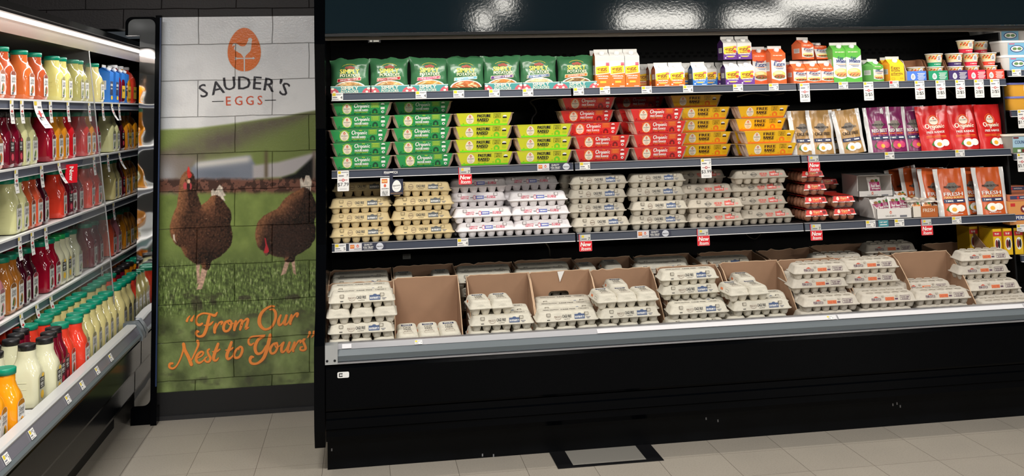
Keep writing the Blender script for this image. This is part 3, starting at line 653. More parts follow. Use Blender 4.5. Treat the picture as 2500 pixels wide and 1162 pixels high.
for i, z in enumerate(JS):
    t = thing('shelf', (XL, 0, z)); tag(t, f'white {jn[i]} shelf with grey price rail in the juice case', 'shelf', 'white shelves of the juice case')
    b = MB(); b.box(-0.80, -0.008, YN, YF, -0.02, 0.0, mat('shelf_white', (225, 225, 222), 0.4)); obj('board', b, t)
    b = MB(); b.prism([(-0.008, -0.038), (0.0, -0.037), (0.004, -0.005), (-0.006, -0.003)], 'y', YN, YF, rail_j); obj('price_rail', b, t)
    b = MB(); b.box(-0.012, 0.008, YN, YF, -0.0045, 0.004, mat('shelf_edge_white', (245, 245, 243), 0.3)); b.box(-0.006, 0.005, YN, YF, -0.042, -0.0385, white_line); obj('rail_edge', b, t)
# clear divider across the juice case
clear = bpy.data.materials.new('clear_acrylic'); clear.use_nodes = True
nt = clear.node_tree; nt.nodes.remove(nt.nodes['Principled BSDF'])
tr = nt.nodes.new('ShaderNodeBsdfTransparent'); gl = nt.nodes.new('ShaderNodeBsdfGlossy'); df = nt.nodes.new('ShaderNodeBsdfDiffuse'); m1 = nt.nodes.new('ShaderNodeMixShader'); m2 = nt.nodes.new('ShaderNodeMixShader')
tr.inputs[0].default_value = (0.93, 0.94, 0.94, 1); gl.inputs['Roughness'].default_value = 0.03; df.inputs[0].default_value = (0.7, 0.7, 0.68, 1)
m1.inputs[0].default_value = 0.09; m2.inputs[0].default_value = 0.06
nt.links.new(tr.outputs[0], m1.inputs[1]); nt.links.new(gl.outputs[0], m1.inputs[2]); nt.links.new(m1.outputs[0], m2.inputs[1]); nt.links.new(df.outputs[0], m2.inputs[2])
nt.links.new(m2.outputs[0], nt.nodes['Material Output'].inputs['Surface'])
YD = -0.075
dv = thing('clear_divider', (0, YD, 0)); tag(dv, 'clear acrylic divider sheet standing across the juice case shelves', 'divider')
b = MB(); b.add([(-1.95, 0, 0.48), (-0.985, 0, 0.48), (-1.03, 0, 0.95), (-1.09, 0, 1.45), (-1.155, 0, 1.994), (-1.95, 0, 1.994)], [(0, 1, 2, 3, 4, 5)], clear); obj('sheet', b, dv)
b = MB(); edge = [(-0.985, 0, 0.48), (-1.03, 0, 0.95), (-1.09, 0, 1.45), (-1.155, 0, 1.994)]
b.tube(edge, 0.0035, mat('acrylic_edge', (150, 150, 150), 0.15, spec=0.8), 6); obj('edge_strip', b, dv)
# mirror-finish end panel beside the mural
mir = bpy.data.materials.new('warped_black_mirror'); mir.use_nodes = True; nt = mir.node_tree; bs = nt.nodes['Principled BSDF']
bs.inputs['Base Color'].default_value = (0.82, 0.83, 0.84, 1); bs.inputs['Metallic'].default_value = 1.0; bs.inputs['Roughness'].default_value = 0.03
tc = nt.nodes.new('ShaderNodeTexCoord'); nz_ = nt.nodes.new('ShaderNodeTexNoise'); nz_.inputs['Scale'].default_value = 3.0; nt.links.new(tc.outputs['Object'], nz_.inputs['Vector'])
bp = nt.nodes.new('ShaderNodeBump'); bp.inputs['Strength'].default_value = 0.25; bp.inputs['Distance'].default_value = 0.02; nt.links.new(nz_.outputs['Fac'], bp.inputs['Height']); nt.links.new(bp.outputs['Normal'], bs.inputs['Normal'])
en = thing('mirror_end_panel', (0, -0.09, 0)); tag(en, 'tall narrow mirrored end panel with black frame between juice case and mural', 'end panel')
def outline(e):
    # wide rounded head above the canopy, narrower below it
    xr, xl, xw = -0.805+e, -0.886-e*.1, -0.948-e; zt, zb_, zs = 2.165+e*.8, 0.10-e*2, 2.075
    arc = lambda cx, cz, r, a0, a1: [(cx+r*math.cos(a), cz+r*math.sin(a)) for a in np.linspace(math.radians(a0), math.radians(a1), 7)]
    return arc(xr-.035, zb_+.035, .035, -90, 0)+arc(xr-.035, zt-.035, .035, 0, 90)+arc(xw+.035, zt-.035, .035, 90, 180)+[(xw, zs), (xl, zs)]+[(xl, zb_)]
b = MB(); b.prism(outline(0.016), 'y', 0.004, 0.06, black); obj('frame', b, en)
b = MB(); b.prism(outline(0), 'y', 0.0, 0.0045, mir); obj('mirror_sheet', b, en, label='warped mirror sheet')
b = MB(); b.box(-0.905, -0.768, 0.005, 0.06, 0.0, 0.085, black); obj('foot', b, en)
b = MB(); b.box(-0.80, -0.768, -0.02, 0.0035, 0.0, 2.183, black); obj('corner_trim', b, en)
b = MB(); b.box(-0.777, -0.7695, -0.0213, -0.0203, 0.2, 2.17, mat('blue_edge', (36, 52, 84), 0.3)); obj('blue_edge_line', b, en)
# ================================================================== REUSABLE GOODS
ink = mat('ink_black', (20, 20, 22), 0.5)
white_ink = mat('ink_white', (240, 238, 232), 0.5); cream_ink = mat('ink_cream', (238, 226, 204), 0.5)
def fmap(y=0.0): return pmap((0, y, 0), (1, 0, 0), (0, 0, 1))
# ---- script word for the organic sleeves (x-height 1)
ORG = [[(0.9, 1.75, .2), (0.35, 1.5, .3), (0.1, 0.8, .36), (0.4, 0.1, .3), (0.95, 0.15, .28), (1.4, 0.8, .3), (1.35, 1.5, .3), (0.9, 1.75, .2)],
       [(1.85, 0.95, .2), (1.8, 0.5, .28), (1.75, 0.0, .26)], [(1.8, 0.5, .14), (2.1, 0.95, .2), (2.35, 0.85, .24)],
       [(3.1, 0.85, .2), (2.75, 0.95, .24), (2.5, 0.5, .28), (2.7, 0.05, .24), (3.05, 0.4, .2), (3.2, 0.95, .24), (3.1, 0.0, .28), (2.9, -0.6, .24), (2.5, -0.6, .2)],
       [(4.15, 0.85, .2), (3.8, 0.95, .24), (3.55, 0.5, .28), (3.75, 0.05, .24), (4.1, 0.4, .2), (4.25, 0.95, .24), (4.2, 0.2, .26), (4.4, 0.05, .16)],
       [(4.65, 0.95, .22), (4.55, 0.0, .26)], [(4.6, 0.45, .14), (4.95, 0.95, .22), (5.1, 0.7, .26), (5.05, 0.15, .26), (5.25, 0.05, .14)],
       [(5.6, 0.95, .24), (5.5, 0.2, .26), (5.7, 0.05, .14)], [(5.75, 1.45, .24), (5.68, 1.3, .24)],
       [(6.6, 0.8, .22), (6.3, 0.95, .24), (6.05, 0.5, .28), (6.25, 0.05, .24), (6.65, 0.2, .16)]]
def script_org(mb, M, x, y, w, m, k):
    s = w/6.7
    for st in ORG: mb.stroke([(x+a*s, y+b*s, c*s*1.15) for a, b, c in st], M, m, k, n=3)

# ---- sleeved egg carton ------------------------------------------------
pulp_pink = mat('pulp_pinkish', (196, 168, 150), 0.85, var=0.12, vscale=60, bump=0.3, bscale=180)
def sleeve_carton(style):
    c1, c2, c3, lt = {'green': ((34, 150, 78), (24, 112, 62), (14, 74, 44), (186, 214, 60)), 'lime': ((206, 208, 38), (104, 214, 30), (110, 200, 30), (40, 44, 18)),
                  'red': ((214, 42, 40), (176, 26, 30), (128, 16, 22), (246, 140, 50)), 'yellow': ((240, 186, 16), (244, 120, 20), (226, 140, 16), (60, 20, 10))}[style]
    def build():
        t = MB()
        t.loft([rrect(.236, .080, .012, 0.0, cy=.054), rrect(.262, .094, .014, .030, cy=.054), rrect(.284, .104, .014, .060, cy=.054), rrect(.294, .110, .012, .0605, cy=.054), rrect(.294, .110, .012, .0635, cy=.054)], pulp_pink)
        for sx in (-1, 1):
            for yy in (.032, .076):
                t.loft([circ(.016, .001, 10, sx*.108, yy), circ(.021, .03, 10, sx*.117, yy), circ(.022, .059, 10, sx*.122, yy)], pulp_pink)
        s = MB(); A = mat('sleeve_'+style, c1, 0.38); B = mat('sleeve_band_'+style, c2, 0.38); D = mat('sleeve_dark_'+style, c3, 0.4); Lt = mat('sleeve_light_'+style, lt, 0.4)
        hw0, hw1, z0, z1, y0, y1 = .112, .134, .002, .0655, .012, -.002
        ring = [(y0, z0), (y1, z1), (.110, z1), (.096, z0)]
        s.loft([[(sx*(hw0 if z == z0 else hw1), y, z) for y, z in ring] for sx in (-1, 1)], A, cap0=False, cap1=False, smooth=False)
        dz = z1-z0; L_ = math.hypot(dz, y0-y1); M = pmap((0, y0, z0), (1, 0, 0), (0, y1-y0, dz))
        hw = lambda v: hw0+(hw1-hw0)*v/L_
        s.poly([(-hw(0), 0), (hw(0), 0), (hw(.008), .008), (-hw(.008), .008)], M, B, 1)
        # egg badge
        if style in ('green', 'red'):
            s.ring(-.068, .034, .0225, .028, .003, M, Lt, 1); 
            for a in (0.6, 2.4, 3.9, 5.4): s.stroke([(-.068+.024*math.cos(a), .034+.030*math.sin(a), .0028), (-.068+.031*math.cos(a), .034+.036*math.sin(a)*.9, .001)], M, Lt, 1, n=2)
        s.poly(eggpts(-.068, .034, .038, .049, 20), M, mat('badge_cream', (240, 228, 206), 0.5), 2)
        s.poly(eggpts(-.068, .047, .010, .014, 12), M, mat('logo_red', (214, 92, 62), 0.5), 3); s.poly(eggpts(-.068, .046, .004, .006, 8), M, mat('badge_cream'), 4)
        s.text("SAUDER'S", .005, M, ink, -.068, .034, bold=.03, k=3, fit=.031); s.text('EGGS', .003, M, mat('logo_red'), -.068, .027, k=3)
        for i in range(3): s.rect(-.068-.010+i*.002, -.068+.010-i*.002, .021-i*.004, .0222-i*.004, M, mat('ink_tan', (170, 140, 110), 0.5), 3)
        if style in ('green', 'red'):
            script_org(s, M, -.034, .040, .072, white_ink, 2)
            for a, b in ((-.2, .058), (.004, .060), (.011, .0595)):
                if a > -.1: s.poly(ellpts(a, b, .004, .0025, 8), M, Lt, 2)
            s.text({'green': 'PASTURE RAISED', 'red': 'FREE RANGE'}[style], .0105, M, white_ink, -.033, .026, bold=.07, align='l', k=2, fit=.064)
            s.rect(-.033, .028, .0135, .0175, M, Lt, 1); s.bars(.056, .0024, M, D, -.003, .0155, 2)
            s.frame(.045, .083, .038, .062, .0014, M, Lt, 1)
            for i in range(3): s.rect(.049, .079, .056-i*.0065, .0595-i*.0065, M, Lt, 2)
            # barn drawing
            s.poly([(.050, .008), (.076, .008), (.076, .022), (.071, .030), (.063, .034), (.055, .030), (.050, .022)], M, D, 1); s.poly([(.058, .010), (.068, .010), (.068, .02), (.063, .024), (.058, .02)], M, A, 2)
            s.rect(.046, .080, .006, .0075, M, Lt, 2)
            s.poly(ellpts(.100, .053, .009, .008, 12, 0, math.pi), M, white_ink, 1); s.rect(.091, .109, .046, .049, M, D, 1); s.rect(.0905, .1095, .029, .040, M, white_ink, 1); s.poly(ellpts(.100, .016, .007, .007, 12), M, white_ink, 1); s.poly(ellpts(.101, .016, .003, .003, 8), M, D, 2)
            ck = [(-.104, .013), (-.032, .0105), (-.005, .0115), (.040, .016)]
        else:
            T = ink if style == 'lime' else mat('ink_brown', (60, 18, 8), 0.5)
            a, b_ = ('PASTURE', 'RAISED') if style == 'lime' else ('FREE', 'RANGE')
            s.text(a, .0155, M, T, -.032, .050, bold=.10, align='l', k=2, fit=.064 if style == 'lime' else .058)
            s.text(b_, .0155, M, T, -.032, .030, bold=.09, align='l', k=2, fit=.054)
            s.bars(.052, .003, M, T, -.006, .019, 2)
            s.frame(.046, .082, .038, .061, .0011, M, T, 1)
            for i in range(3): s.bars(.028-.003*i, .0042, M, T, .064, .056-i*.0065, 2)
            s.poly([(.050, .010), (.078, .010), (.078, .023), (.072, .031), (.064, .034), (.056, .031), (.050, .023)], M, B if style == 'yellow' else D, 1)
            s.poly([(.058, .012), (.069, .012), (.069, .022), (.058, .025)], M, A, 2)
            s.poly(ellpts(.101, .044, .010, .008, 12, 0, math.pi), M, white_ink, 1); s.rect(.091, .111, .036, .0435, M, T, 1)
            for i in range(3): s.rect(.090, .110, .026-i*.005, .0275-i*.005, M, D, 1)
            ck = [(-.100, .0125), (-.03, .011), (.0, .012), (.040, .015)]
        for (cx, cy) in ck: s.poly([(cx-.005, cy+.003), (cx-.001, cy), (cx+.004, cy+.004), (cx+.003, cy-.002), (cx, cy-.004), (cx-.003, cy-.002)], M, D, 2)
        return [('tray', t, 'pinkish pulp tray'), ('sleeve', s, None)]
    return kit('sleeve_'+style, 'egg_carton', build)

# ---- moulded pulp dozen carton ------------------------------------------
def pulp(style):
    c = {'tan': (205, 184, 138), 'grey': (188, 180, 164), 'white': (226, 220, 220), 'medium': (186, 176, 160), 'penn': (196, 188, 174), 'bin': (204, 198, 182)}[style]
    return mat('pulp_'+style, c, 0.82, var=0.06, vscale=50, bump=0.35, bscale=220)
def tray_cups(t, m, nx_, ny_, pitch, x0, y0, r0=.0145, r1=.0225, h=.030):
    for i in range(nx_):
        for j in range(ny_):
            cx, cy = x0+i*pitch, y0+j*pitch
            t.loft([rrect(2*r0, 2*r0, r0*.8, 0.0, 3, cx, cy), rrect(2*r0+.009, 2*r0+.009, r0, .010, 3, cx, cy), rrect(2*r1+.002, 2*r1+.002, r1*.75, h, 3, cx, cy)], m)
def dozen(style):
    def build():
        m = pulp(style); t = MB(); tray_cups(t, m, 6, 2, .0475, -.11875, .0285)
        t.loft([rrect(.288, .098, .012, .026, cy=.053), rrect(.302, .108, .012, .0285, cy=.053), rrect(.302, .108, .012, .0305, cy=.053)], m)
        l = MB()
        l.loft([rrect(.306, .112, .013, .0307, cy=.053), rrect(.306, .112, .013, .0328, cy=.053), rrect(.292, .102, .014, .0348, cy=.053), rrect(.276, .086, .016, .0610, cy=.053), rrect(.270, .078, .020, .0680, cy=.053), rrect(.258, .064, .020, .0705, cy=.053)], m, cap0=False)
        ya, yb, za, zb = .0020, .0100, .0352, .0610
        L_ = math.hypot(yb-ya, zb-za); M0_ = pmap((0, ya, za), (1, 0, 0), (0, yb-ya, zb-za)); M = lambda a, b, k=1: M0_(a, b*1.55, k); Tm = pmap((0, .053, .0707), (1, 0, 0), (0, 1, 0))
        if style == 'penn':
            for i in range(5):
                for yy in (.030, .076):
                    l.ring(-.092+i*.046, yy, .019, .012, .004, pmap((0, 0, .071), (1, 0, 0), (0, 1, 0)), m, 1, 12)
                    pts = [(-.092+i*.046+.017*math.cos(a), yy+.008*math.sin(a), .0705+.0035*1) for a in np.linspace(0, math.pi, 9)]
                    l.tube(pts, .0022, m, 5)
            for x in (-.035, .040): l.loft([[(x+.007*math.cos(t_), .012, .061+.006*math.sin(t_)) for t_ in np.linspace(0, 6.28, 9)[:-1]], [(x+.006*math.cos(t_), .005, .060+.005*math.sin(t_)) for t_ in np.linspace(0, 6.28, 9)[:-1]]], m)
            l.text('PENN DUTCH', .0085, M, mat('ink_plum', (92, 62, 84), 0.6), -.070, .007, bold=.05, k=1, fit=.050); l.poly([(-.085, .012), (-.070, .017), (-.055, .012)], M, mat('ink_roof', (196, 80, 60), 0.6))
            l.rect(-.022, .026, .002, .013, M, mat('ink_orange_soft', (222, 130, 84), 0.6)); l.text('CAGE FREE', .0075, M, mat('ink_orange_deep', (206, 84, 50), 0.6), .002, .0075, bold=.05, k=2, fit=.044)
            l.rect(.030, .046, .004, .009, M, mat('ink_plum')); l.frame(.058, .112, .002, .016, .0012, M, mat('ink_plum')); l.bars(.044, .0040, M, mat('ink_plum'), .085, .0105, 2); l.bars(.036, .003, M, mat('ink_plum'), .085, .0055, 2)
        else:
            for x in (-.092, .092):
                l.box(x-.0075, x+.0075, .0035, .016, .0535, .0655, m); l.box(x-.0092, x+.0092, .0062, .0105, .0518, .0662, mat('latch_outline_shade', (96, 88, 74), 0.9))  # darker plate behind each latch paints in the shadow outline around it
            if style == 'white':
                pk = mat('ink_pink_red', (206, 70, 96), 0.6); bl = mat('ink_blue', (60, 84, 178), 0.6)
                l.bars(.042, .0042, M, pk, -.066, .0110); l.bars(.042, .0042, M, pk, -.066, .0055); l.text('X-LARGE', .0095, M, pk, .070, .0085, bold=.07, k=1, fit=.044)
                l.rect(-.010, .032, .003, .013, M, bl); l.bars(.034, .005, M, white_ink, .012, .008, 2); l.ring(-.016, .008, .0075, .0075, .0018, M, pk, 2, 14)
                for x in (-.031, .041): l.rect(x-.007, x+.007, .006, .009, M, mat('ink_grey2', (110, 110, 116), 0.6))
            elif style == 'medium':
                rd = mat('ink_red_soft', (214, 92, 80), 0.6)
                l.text('PENN DUTCH', .0065, M, ink, -.042, .008, bold=.04, k=1, fit=.036); l.ring(-.042, .008, .013, .0075, .001, M, ink, 1, 16)
                l.text('MEDIUM', .0095, M, rd, .012, .009, bold=.07, k=1, fit=.040); l.rect(-.004, .028, .001, .003, M, rd)
                l.rect(.046, .098, .0015, .0165, M, rd); l.bars(.044, .0055, M, white_ink, .072, .0075, 2); l.poly(ellpts(.072, .0165, .006, .003, 8), M, rd)
                l.rect(.104, .120, .004, .010, M, mat('ink_pinkish', (216, 150, 140), 0.6))
                l.rect(.06, .10, -.01, .008, Tm, rd)
            else:
                blu = mat('ink_slate_blue', (70, 88, 124), 0.6) if style in ('grey', 'bin') else mat('ink_slate', (84, 88, 90), 0.6)
                if style == 'bin':
                    l.text('PENN DUTCH', .0065, M, mat('ink_brown_soft', (120, 96, 80), 0.6), -.046, .009, bold=.03, k=1, fit=.036); l.stroke([(-.06, .004, .001), (-.046, .001, .001), (-.032, .004, .001)], M, mat('ink_brown_soft'), 1, n=3)
                else:
                    l.ring(-.052, .0085, .0125, .0085, .0014, M, mat('ink_brown_soft', (120, 96, 80), 0.6), 1, 18); l.text('PENN DUTCH', .004, M, mat('ink_brown_soft'), -.052, .0085, bold=.05, k=1, fit=.022)
                l.text('CAGE FREE', .0088, M, ink, -.003, .0105, bold=.06, k=1, fit=.044); l.text('Large Brown', .0038, M, ink, -.003, .0025, shear=.3, k=1, fit=.030)
                l.rect(.034, .084, .001, .0155, M, blu); l.poly(ellpts(.059, .0155, .009, .003, 9, 0, math.pi), M, blu); l.bars(.044, .0058, M, white_ink, .059, .007, 2)
                l.rect(.090, .112, .0045, .0065, M, mat('ink_grey2', (110, 110, 116), 0.6)); l.rect(.094, .106, .001, .003, M, mat('ink_grey2')); l.rect(-.100, -.086, .000, .0022, M, ink)
                l.text('PENN DUTCH', .014, Tm, ink, -.075, .0, bold=.02, shear=.25, k=1, fit=.074); l.text('CAGE FREE', .014, Tm, ink, .012, .0, bold=.03, k=1, fit=.072)
                l.frame(.064, .112, -.010, .010, .0012, Tm, ink); l.bars(.036, .006, Tm, ink, .088, 0)
        return [('tray', t), ('lid', l)]
    return kit('dozen_'+style, 'egg_carton', build)
def halfdozen():
    def build():
        m = pulp('bin'); t = MB(); tray_cups(t, m, 2, 3, .0475, -.02375, .028)
        t.loft([rrect(.098, .145, .012, .028, cy=.0755), rrect(.110, .156, .012, .031, cy=.0755), rrect(.110, .156, .012, .0335, cy=.0755)], m)
        l = MB(); l.loft([rrect(.113, .159, .012, .0337, cy=.0755), rrect(.113, .159, .012, .036, cy=.0755), rrect(.102, .149, .014, .0385, cy=.0755), rrect(.090, .136, .016, .062, cy=.0755), rrect(.084, .130, .018, .0675, cy=.0755), rrect(.074, .118, .016, .070, cy=.0755)], m, cap0=False)
        
        Tm = pmap((0, .0755, .0702), (1, 0, 0), (0, 1, 0)); nv = mat('ink_navy', (52, 60, 88), 0.6)
        l.rect(-.026, .026, .030, .046, Tm, nv); l.text('PENN', .008, Tm, white_ink, 0, .038, bold=.05, k=2, fit=.036)
        l.text('CAGE', .014, Tm, ink, -.002, .016, bold=.03, shear=.2, k=1, fit=.036); l.text('FREE', .014, Tm, ink, 0, -.004, bold=.03, k=1, fit=.034)
        l.bars(.036, .006, Tm, mat('ink_brown_soft', (120, 96, 80), 0.6), 0, -.022); l.frame(-.022, .022, -.046, -.030, .001, Tm, mat('ink_brown_soft'))
        Ms = pmap((-.0508, .0755, .0390), (0, -1, 0), (.006, 0, .0235)); l.rect(-.035, -.010, .003, .014, Ms, mat('ink_orange_soft', (222, 130, 84), 0.6)); l.frame(.015, .045, .003, .015, .001, Ms, ink)
        Mf = pmap((0, .0012, .0390), (1, 0, 0), (0, .0062, .0235)); l.rect(-.02, .02, .005, .0062, Mf, mat('ink_pale_grey', (176, 172, 160), 0.6)); l.rect(-.014, .014, .010, .0112, Mf, mat('ink_pale_grey'))
        return [('tray', t), ('lid', l)]
    return kit('halfdozen', 'egg_carton', build)
# ---- clear carton with visible eggs ---------------------------------------
def clear_pack():
    def build():
        pl = bpy.data.materials.new('clear_shell_plastic'); pl.use_nodes = True; nt = pl.node_tree; nt.nodes.remove(nt.nodes['Principled BSDF'])
        a = nt.nodes.new('ShaderNodeBsdfTransparent'); g = nt.nodes.new('ShaderNodeBsdfGlossy'); x = nt.nodes.new('ShaderNodeMixShader'); a.inputs[0].default_value = (.97, .93, .91, 1); g.inputs[1].default_value = 0.08; x.inputs[0].default_value = 0.13
        nt.links.new(a.outputs[0], x.inputs[1]); nt.links.new(g.outputs[0], x.inputs[2]); nt.links.new(x.outputs[0], nt.nodes['Material Output'].inputs['Surface'])
        s = MB(); s.loft([rrect(.118, .270, .02, .001, cy=.145), rrect(.140, .288, .02, .030, cy=.145), rrect(.152, .30, .012, .0305, cy=.145), rrect(.152, .30, .012, .032, cy=.145), rrect(.138, .286, .02, .034, cy=.145), rrect(.122, .272, .02, .066, cy=.145)], pl)
        eg = mat('brown_egg_shell', (186, 132, 104), 0.5, var=0.1, vscale=20); parts = []
        for i in range(3):
            for j in range(6):
                e = MB(); cx, cy = -.044+i*.044, .030+j*.0455
                e.loft([circ(r, z, 12, cx, cy) for r, z in ((.004, .004), (.014, .009), (.020, .020), (.0205, .030), (.017, .043), (.010, .052), (.003, .056))], eg); parts.append(('egg', e))
        l = MB(); rd = mat('clear_pack_label_red', (220, 50, 40), 0.35); M = pmap((0, .0022, .0345), (1, 0, 0), (0, .0068, .031))
        for (sx0, sx1) in ((-.062, .062),): l.poly([(-.064, .001), (.064, .001), (.056, .031), (-.056, .031)], M, rd, 2)
        l.rect(-.066, -.036, -.002, .003, M, white_ink, 3); l.rect(.036, .066, -.002, .003, M, white_ink, 3)
        l.poly(eggpts(-.034, .018, .016, .021, 14), M, cream_ink, 4); script_org(l, M, -.018, .016, .038, mat('ink_yellow_pale', (250, 226, 150), 0.5), 4); l.rect(-.018, .016, .007, .011, M, mat('sleeve_light_red', (246, 140, 50), 0.4), 4)
        l.poly(ellpts(.026, .022, .005, .005, 10), M, white_ink, 4); l.poly(ellpts(.044, .017, .010, .009, 12), M, mat('sleeve_dark_red', (128, 16, 22), 0.4), 4)
        l.poly([(-.058, .01), (.058, .01), (.058, .262), (-.058, .262)], pmap((0, .014, .0664), (1, 0, 0), (0, 1, 0)), rd, 1)
        return [('shell', s, 'clear plastic shell'), ('label_wrap', l)] + parts
    return kit('clear_pack', 'clear_egg_pack', build)

# ---- gable top cartons -------------------------------------------------
def gable(key, w, d, hb, hr, top, art, cap=True, side=None, capc=(236, 236, 234)):
    def build():
        b = MB(); T = top; Sd = side or top; fin = .016
        b.add([(-w/2, 0, 0), (w/2, 0, 0), (w/2, 0, hb), (-w/2, 0, hb)], [(0, 1, 2, 3)], T)
        b.add([(-w/2, d, 0), (w/2, d, 0), (w/2, d, hb), (-w/2, d, hb)], [(1, 0, 3, 2)], Sd)
        for s_ in (-1, 1): b.add([(s_*w/2, 0, 0), (s_*w/2, d, 0), (s_*w/2, d, hb), (s_*w/2, 0, hb)], [(0, 1, 2, 3)], Sd)
        b.add([(-w/2, 0, 0), (w/2, 0, 0), (w/2, d, 0), (-w/2, d, 0)], [(0, 3, 2, 1)], Sd)
        y1, y2 = d/2-.002, d/2+.002; wi = w/2*.94
        b.add([(-w/2, 0, hb), (w/2, 0, hb), (wi, y1, hr), (-wi, y1, hr)], [(0, 1, 2, 3)], T)
        b.add([(-w/2, d, hb), (w/2, d, hb), (wi, y2, hr), (-wi, y2, hr)], [(1, 0, 3, 2)], Sd)
        for s_ in (-1, 1):
            b.add([(s_*w/2, 0, hb), (s_*w/2, d, hb), (s_*wi*.72, d/2, hr-.004), (s_*wi, y1, hr), (s_*wi, y2, hr)], [(0, 2, 3), (1, 4, 2), (0, 1, 2)], Sd)
        b.box(-wi, wi, y1, y2, hr, hr+fin, mat('carton_white', (214, 212, 208), 0.45))
        M = fmap(0); art(b, M, pmap((0, 0, hb), (1, 0, 0), (0, y1, hr-hb)), w, hb)
        Ms = pmap((-w/2, 0, 0), (0, -1, 0), (0, 0, 1), (-1, 0, 0))
        b.rect(-d*.78, -d*.22, hb*.42, hb*.72, lambda a, c, k: (-w/2-EPS*k, -a, c), mat('carton_white'), 1)
        for i in range(6): b.rect(-d*.72, -d*.28, hb*(.68-i*.04), hb*(.695-i*.04), lambda a, c, k: (-w/2-EPS*k, -a, c), mat('ink_grey2', (110, 110, 116), 0.6), 2)
        out = [('carton_body', b)]
        if cap:
            c = MB(); sl_ = math.atan2(hr-hb, y1); cz, cy = (hb+hr)/2+.002, y1/2; n = Vector((0, -math.sin(sl_), math.cos(sl_))); u = Vector((1, 0, 0)); v = n.cross(u)
            rings = []
            for r, h in ((.0145, 0), (.0145, .010), (.0125, .0125)): rings.append([Vector((0, cy, cz))+n*h+u*r*math.cos(t)+v*r*math.sin(t) for t in np.linspace(0, 2*math.pi, 17)[:-1]])
            c.loft(rings, mat('cap_white', capc, 0.35)); out.append(('screw_cap', c, 'white screw cap'))
        return out
    return kit(key, 'gable_carton', build)
def egg_beater(key, w, d, hb, hr, c):
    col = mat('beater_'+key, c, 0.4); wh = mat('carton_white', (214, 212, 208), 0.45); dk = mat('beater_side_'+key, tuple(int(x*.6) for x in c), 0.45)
    def art(b, M, R, w, hb):
        f = hb*.40
        b.poly([(-w/2, 0), (w/2, 0), (w/2, f+.010), (-w/2, f)], M, col, 1)
        y = mat('beater_yellow', (252, 204, 40), 0.4); br = mat('beater_brown', (120, 40, 16), 0.5); cy = hb*.56
        b.poly([(-w*.46, cy-.022), (w*.42, cy-.014), (w*.40, cy+.027), (-w*.46, cy+.018)], M, y, 2)
        b.text('egg', .019, M, br, -w*.04, cy+.010, bold=.06, rot=.06, k=3, fit=w*.62); b.text('beaters', .0095, M, br, -w*.02, cy-.010, bold=.05, rot=.06, k=3, fit=w*.58)
        b.text({'orange_tall': 'ORIGINAL', 'orange': 'ORIGINAL', 'blue': 'EGG WHITES', 'purple': 'SOUTHWESTERN'}[key], .008, M, white_ink, 0, f-.006, bold=.05, k=3, fit=w*.74)
        b.rect(-w*.3, w*.3, f-.020, f-.0165, M, white_ink, 3); b.rect(-w*.2, w*.2, f*.36, f*.52, M, mat('beater_gold', (250, 190, 60), 0.5), 3)
        b.rect(w*.22, w*.44, hb*.70, hb*.76, M, mat('ink_pink_red', (206, 70, 96), 0.6), 2); b.rect(w*.22, w*.44, hb*.77, hb*.80, M, mat('ink_pink_red'), 2); b.poly(ellpts(-w*.36, f*.25, .005, .004, 8), M, white_ink, 3)
        if key == 'purple': b.poly(ellpts(w*.30, f+.010, .010, .008, 10), M, mat('pepper_red', (216, 60, 36), 0.4), 3)
        if key != 'purple': b.rect(w*.1, w*.42, .004, .007, M, white_ink, 3)
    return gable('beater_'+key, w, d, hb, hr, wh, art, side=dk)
egg_beater('orange_tall', .085, .085, .170, .196, (240, 110, 30)); egg_beater('orange', .085, .085, .093, .117, (240, 110, 30))
egg_beater('blue', .085, .085, .093, .117, (52, 120, 196)); egg_beater('purple', .085, .085, .093, .117, (104, 50, 140))
def better(key, w, d, hb, hr, c, words, tall):
    top = mat('better_top_'+key, c, 0.4); wh = mat('carton_white', (214, 212, 208), 0.45); nv = mat('ink_navy2', (28, 50, 110), 0.5)
    def art(b, M, R, w, hb):
        b.poly([(-w/2, .0), (w/2, .0), (w/2, hb*.84), (w*.1, hb*.70), (-w/2, hb*.78)], M, wh, 1)
        b.poly([(-w/2, 0), (w/2, 0), (w/2, hb*.16), (0, hb*.10), (-w/2, hb*.17)], M, top, 2)
        b.bars(w*.62, .006, M, mat('ink_cream', (238, 226, 204), 0.5), -w*.04, hb*.93, 2)
        b.text(words[0], hb*.075, M, nv, -w*.02, hb*.755, bold=.04, shear=.2, k=3, fit=w*(.5 if words[0] == 'Better\'n' else .34)); b.text(words[1], hb*.115, M, nv, .004, hb*.655, bold=.07, shear=.2, k=3, fit=w*.74)
        b.rect(-w*.32, w*.38, hb*.55, hb*.562, M, mat('sleeve_light_red', (246, 140, 50), 0.4), 3); b.rect(-w*.2, w*.34, hb*.51, hb*.522, M, nv, 3); b.rect(-w*.1, w*.3, hb*.48, hb*.49, M, nv, 3)
        om = mat('omelette', (236, 196, 110), 0.6); b.poly(ellpts(0, hb*.31, w*.44, hb*.12, 18), M, om, 3); b.poly(ellpts(w*.04, hb*.24, w*.38, hb*.07, 14), M, mat('filling', (150, 96, 50), 0.6) if words[1] == 'Eggs' else mat('filling2', (214, 150, 90), 0.6), 4)
        for i in range(9):
            b.poly(ellpts(-w*.28+i*w*.075, hb*(.225+.03*math.sin(i*2.1)), .0035, .003, 6), M, mat(('mushroom', 'pepper_red', 'herb_green')[i % 3], ((60, 40, 28), (216, 60, 36), (60, 120, 40))[i % 3], 0.6), 5)
        b.poly(ellpts(-w*.06, hb*.36, w*.3, hb*.05, 14), M, mat('omelette_light', (248, 222, 160), 0.6), 4)
    return gable('better_'+key, w, d, hb, hr, top, art, side=mat('better_side_'+key, tuple(int(x*.8+30) for x in c), 0.45))
